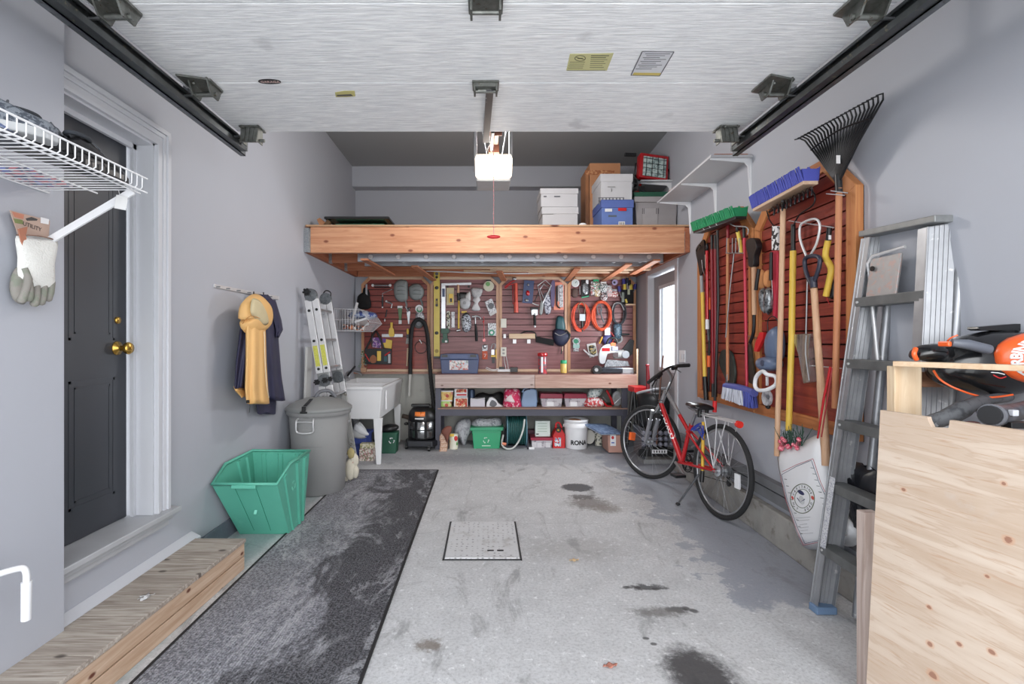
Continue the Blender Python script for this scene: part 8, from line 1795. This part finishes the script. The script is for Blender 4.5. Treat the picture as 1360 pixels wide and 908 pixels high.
b = B(); b.cyl(dr - axR * .006, dr + axR * .006, .022, n=12); b.cyl(dr + Vector((0, .01, .05)) - axR * .006, dr + Vector((0, .01, .05)) + axR * .006, .02, n=12); b.cyl(dr, dr + Vector((0, .01, .05)), .009, n=8); b.build('derailleur', black, bk)
b = B(); b.torus(RH - axR * .028, .062, .0015, MR, 24, 5); b.cyl(RH - axR * .031, RH - axR * .033, .04, n=20); b.build('spoke_guard', mat('guard_clear', (180, 184, 190), .2, .5), bk)
# rear rack
R0 = Q(931, 549, 3.90); R1 = Q(980, 561, 3.40)
rk = part('rack_platform', aluw, [((R0 + axR * .045, R1 + axR * .045), .005), ((R0 - axR * .045, R1 - axR * .045), .005), ((R0 + axR * .045, R0 + dR * .03, R0 - axR * .045), .005, 4), ((R0.lerp(R1, .5) + axR * .045, R0.lerp(R1, .5) - axR * .045), .004), ((R1 + axR * .045, R1 - axR * .045), .005), ((R0, R1), .004)])
for s in (-1, 1):
    for t in (.25, .62, .85): part('rack_strut', aluw, [((R0.lerp(R1, t) + axR * .045 * s, RH + axR * .062 * s + Vector((0, 0, .02))), .004)])
b = B(); b.cyl(R1 + Vector((0, -.0, -.01)), R1 + Vector((0, -.03, -.01)), .024, n=18); b.build('rear_reflector', mat('reflector_red', (220, 50, 40), .25), rk)
b = B(); b.grid(lambda u, v: R0.lerp(R1, .1 + .25 * v) + axR * (.08 * (u - .5)) + Vector((0, 0, .012)), 3, 3); b.build('rack_plate', aluw, rk, solid=.004)
b = B()
for a in range(6): b.tube([SC_ + Vector((.02, -.05, .05)) + Vector((.03 * math.cos(a), .03 * math.sin(a * 2), -.03)), SC_ + Vector((.03, -.12, .06)) + Vector((U(-.02, .02), U(-.02, .02), U(-.03, .04))), SC_ + Vector((.02, -.19, .0)) + Vector((U(-.02, .02), 0, U(-.03, .03)))], .006, 6, sm=3)
b.build('bike_lock', mat('lock_blue', (50, 66, 150), .3), bk)
part('lock_shackle', steel, [((SC_ + Vector((.01, -.03, -.02)), SC_ + Vector((.02, -.08, -.08)), SC_ + Vector((.01, -.03, -.12))), .008, 4)])
part('pump', mat('pump_yellow', (214, 170, 50), .4), [((Q(934, 560, 3.88), Q(933, 625, 3.80)), .012)]); part('pump_end', black, [((Q(933, 625, 3.80), Q(932, 640, 3.79)), .016)])
part('kickstand', mat('stand_grey', (110, 112, 116), .4, .6), [((Q(928, 630, 3.80), Q(901, 668, 3.92)), [.009, .007])]); fk = Q(900.5, 670, 3.92); b = B(); b.ell((fk.x, fk.y, .012), (.018, .02, .012), 10, 6); b.build('kickstand_foot', black, bk)
b = B(); p = RH + MR @ Vector((-.20, -.02, 0)) ; b.box(p - axR * .012, (.012, .05, .10), (0, 0, 10)); b.build('wheel_reflector', white, rwh)
p = FH + MF @ Vector((.20, .02, 0)); b = B(); b.box(p, (.06, .03, .075), (0, 10, 34)); b.build('wheel_reflector', orange, fw)
# lettering down the down tube
d_ = (BB - HB).normalized(); nrm = Vector((-.45, -.89, 0)).normalized(); nrm = (nrm - d_ * nrm.dot(d_)).normalized(); upv = nrm.cross(d_)
me = text_mesh('NORCO', .052, .0006, bold=.0015)
mid_ = HB.lerp(BB, .42)
for v in me.vertices:
    x, y, zz = v.co; a = y / .024; v.co = mid_ + d_ * (x * 1.35) + nrm * (.0275 * math.cos(a) + zz) + upv * (.0275 * math.sin(a))
me.materials.clear(); me.materials.append(white); o = bpy.data.objects.new('lettering', me); COL.objects.link(o); o.parent = dwn
# ------------------------------------------------------------------ pieces that belong to one part become its sub-parts
SUBP = {'lid_handle': 'lid', 'lid_strap': 'lid', 'bail_handle': 'body', 'body_band': 'body', 'embossed_frame': 'body', 'lid_recess': 'box_lid', 'box_label': 'box_body', 'pail_rim': 'pail_body', 'pail_ear': 'pail_body', 'lettering': 'pail_body',
        'jar_label': 'jar_glass', 'dial_face': 'dial', 'fruit_print': 'tub_body', 'tub_label': 'tub_body', 'content_block': 'tub_body', 'printed_panel': 'box_body', 'can_label': 'can_body', 'brass_cap': 'spout_cap', 'rocker': 'cover_plate', 'socket': 'cover', 'vial_hole': 'body', 'vial': 'body', 'hand_slot': 'body',
        'hood_lining': 'hood', 'hood_seam': 'hood', 'hem_tag': 'body', 'laces': 'upper', 'collar': 'upper', 'orange_label': 'motor_head', 'drum_band': 'drum', 'drum_strut': 'drum', 'drum_latch': 'drum', 'caster': 'base', 'rim_label': 'crate_front', 'rim_letter': 'crate_front', 'wire_guard': 'housing', 'glass': 'housing',
        'knob_cap': 'turntable_knob', 'motor_cap': 'motor', 'motor_label': 'motor', 'red_label': 'blade_guard', 'shelf_hole': 'pail_shelf', 'turbine_lettering': 'orange_volute', 'mouth_ring': 'nozzle_body', 'lens_seam': 'light_lens', 'arm_hole': 'curved_arm', 'side_rib': 'basin', 'rim': 'basin', 'sticker_text': 'sticker', 'heart_mark': 'sticker', 'box_rim': 'box_body', 'rim_band': 'box_body', 'motor_vent': 'motor', 'spool_hub': 'spool_disc', 'end_cap': 'bar', 'front_grip': 'tub', 'side_ribs': 'tub', 'date_mark': 'tub', 'front_groove': 'tub', 'recycling_symbol': 'tub', 'slot': 'rail', 'rung_plug': 'rung'}
for th_ in [o for o in COL.objects if o.parent is None and 'category' in o]:
    ch = list(th_.children)
    for c in ch:
        tgt = SUBP.get(c.name.split('.')[0])
        if tgt and not c.children:
            p = next((q for q in ch if q.name.split('.')[0] == tgt and q is not c), None)
            if p is not None and p.parent is th_: c.parent = p
# ------------------------------------------------------------------ camera and light
cam = bpy.data.cameras.new('camera'); co = bpy.data.objects.new('camera', cam); COL.objects.link(co)
co.location = (0, 0, HC); co.rotation_euler = (math.pi / 2, 0, 0)
cam.sensor_width = 36; cam.lens = FP / 1360 * 36; cam.shift_x = (680 - CX) / 1360; cam.shift_y = -(454 - CY) / 1360
cam.clip_start = .05
SC.camera = co
w = bpy.data.worlds.new('overcast_sky'); SC.world = w; w.use_nodes = True
bg = w.node_tree.nodes['Background']; bg.inputs[0].default_value = (.93, .96, 1, 1); bg.inputs[1].default_value = 3.35
def sun(name, d, e, ang, c=(1, 1, 1)):
    l = bpy.data.lights.new(name, 'SUN'); l.energy = e; l.angle = math.radians(ang); l.color = c
    o = bpy.data.objects.new(name, l); COL.objects.link(o)
    o.rotation_euler = Vector(d).to_track_quat('-Z', 'Y').to_euler(); return o
sun('hazy_sun', (.05, 1, -.10), 2.35, 60)
l = bpy.data.lights.new('upper_back_fill', 'POINT'); l.energy = 62; l.shadow_soft_size = .12; l.color = (1, .95, .9)  # added fill lamp above the opener, lifts the upper back of the garage
o = bpy.data.objects.new('upper_back_fill', l); COL.objects.link(o); o.location = (.055, 3.72, 2.78)
l = bpy.data.lights.new('door_window_daylight', 'AREA'); l.energy = 25; l.shape = 'RECTANGLE'; l.size = .5; l.size_y = .85; l.color = (.93, .97, 1)
o = bpy.data.objects.new('door_window_daylight', l); COL.objects.link(o); o.location = (1.93, 5.46, 1.44); o.rotation_euler = (0, math.pi / 2, 0)
l = bpy.data.lights.new('opener_bulb', 'POINT'); l.energy = 7; l.shadow_soft_size = .12; l.color = (1, .93, .84)
o = bpy.data.objects.new('opener_bulb', l); COL.objects.link(o); o.location = (.055, 3.31, 2.49)
SC.view_settings.view_transform = 'Standard'; SC.view_settings.look = 'None'; SC.view_settings.gamma = 1
SC.view_settings.exposure = .08; SC.view_settings.use_curve_mapping = False
SC.cycles.max_bounces = 8; SC.cycles.diffuse_bounces = 5; SC.cycles.transparent_max_bounces = 12
SC.cycles.use_denoising = True; SC.cycles.sample_clamp_indirect = 6
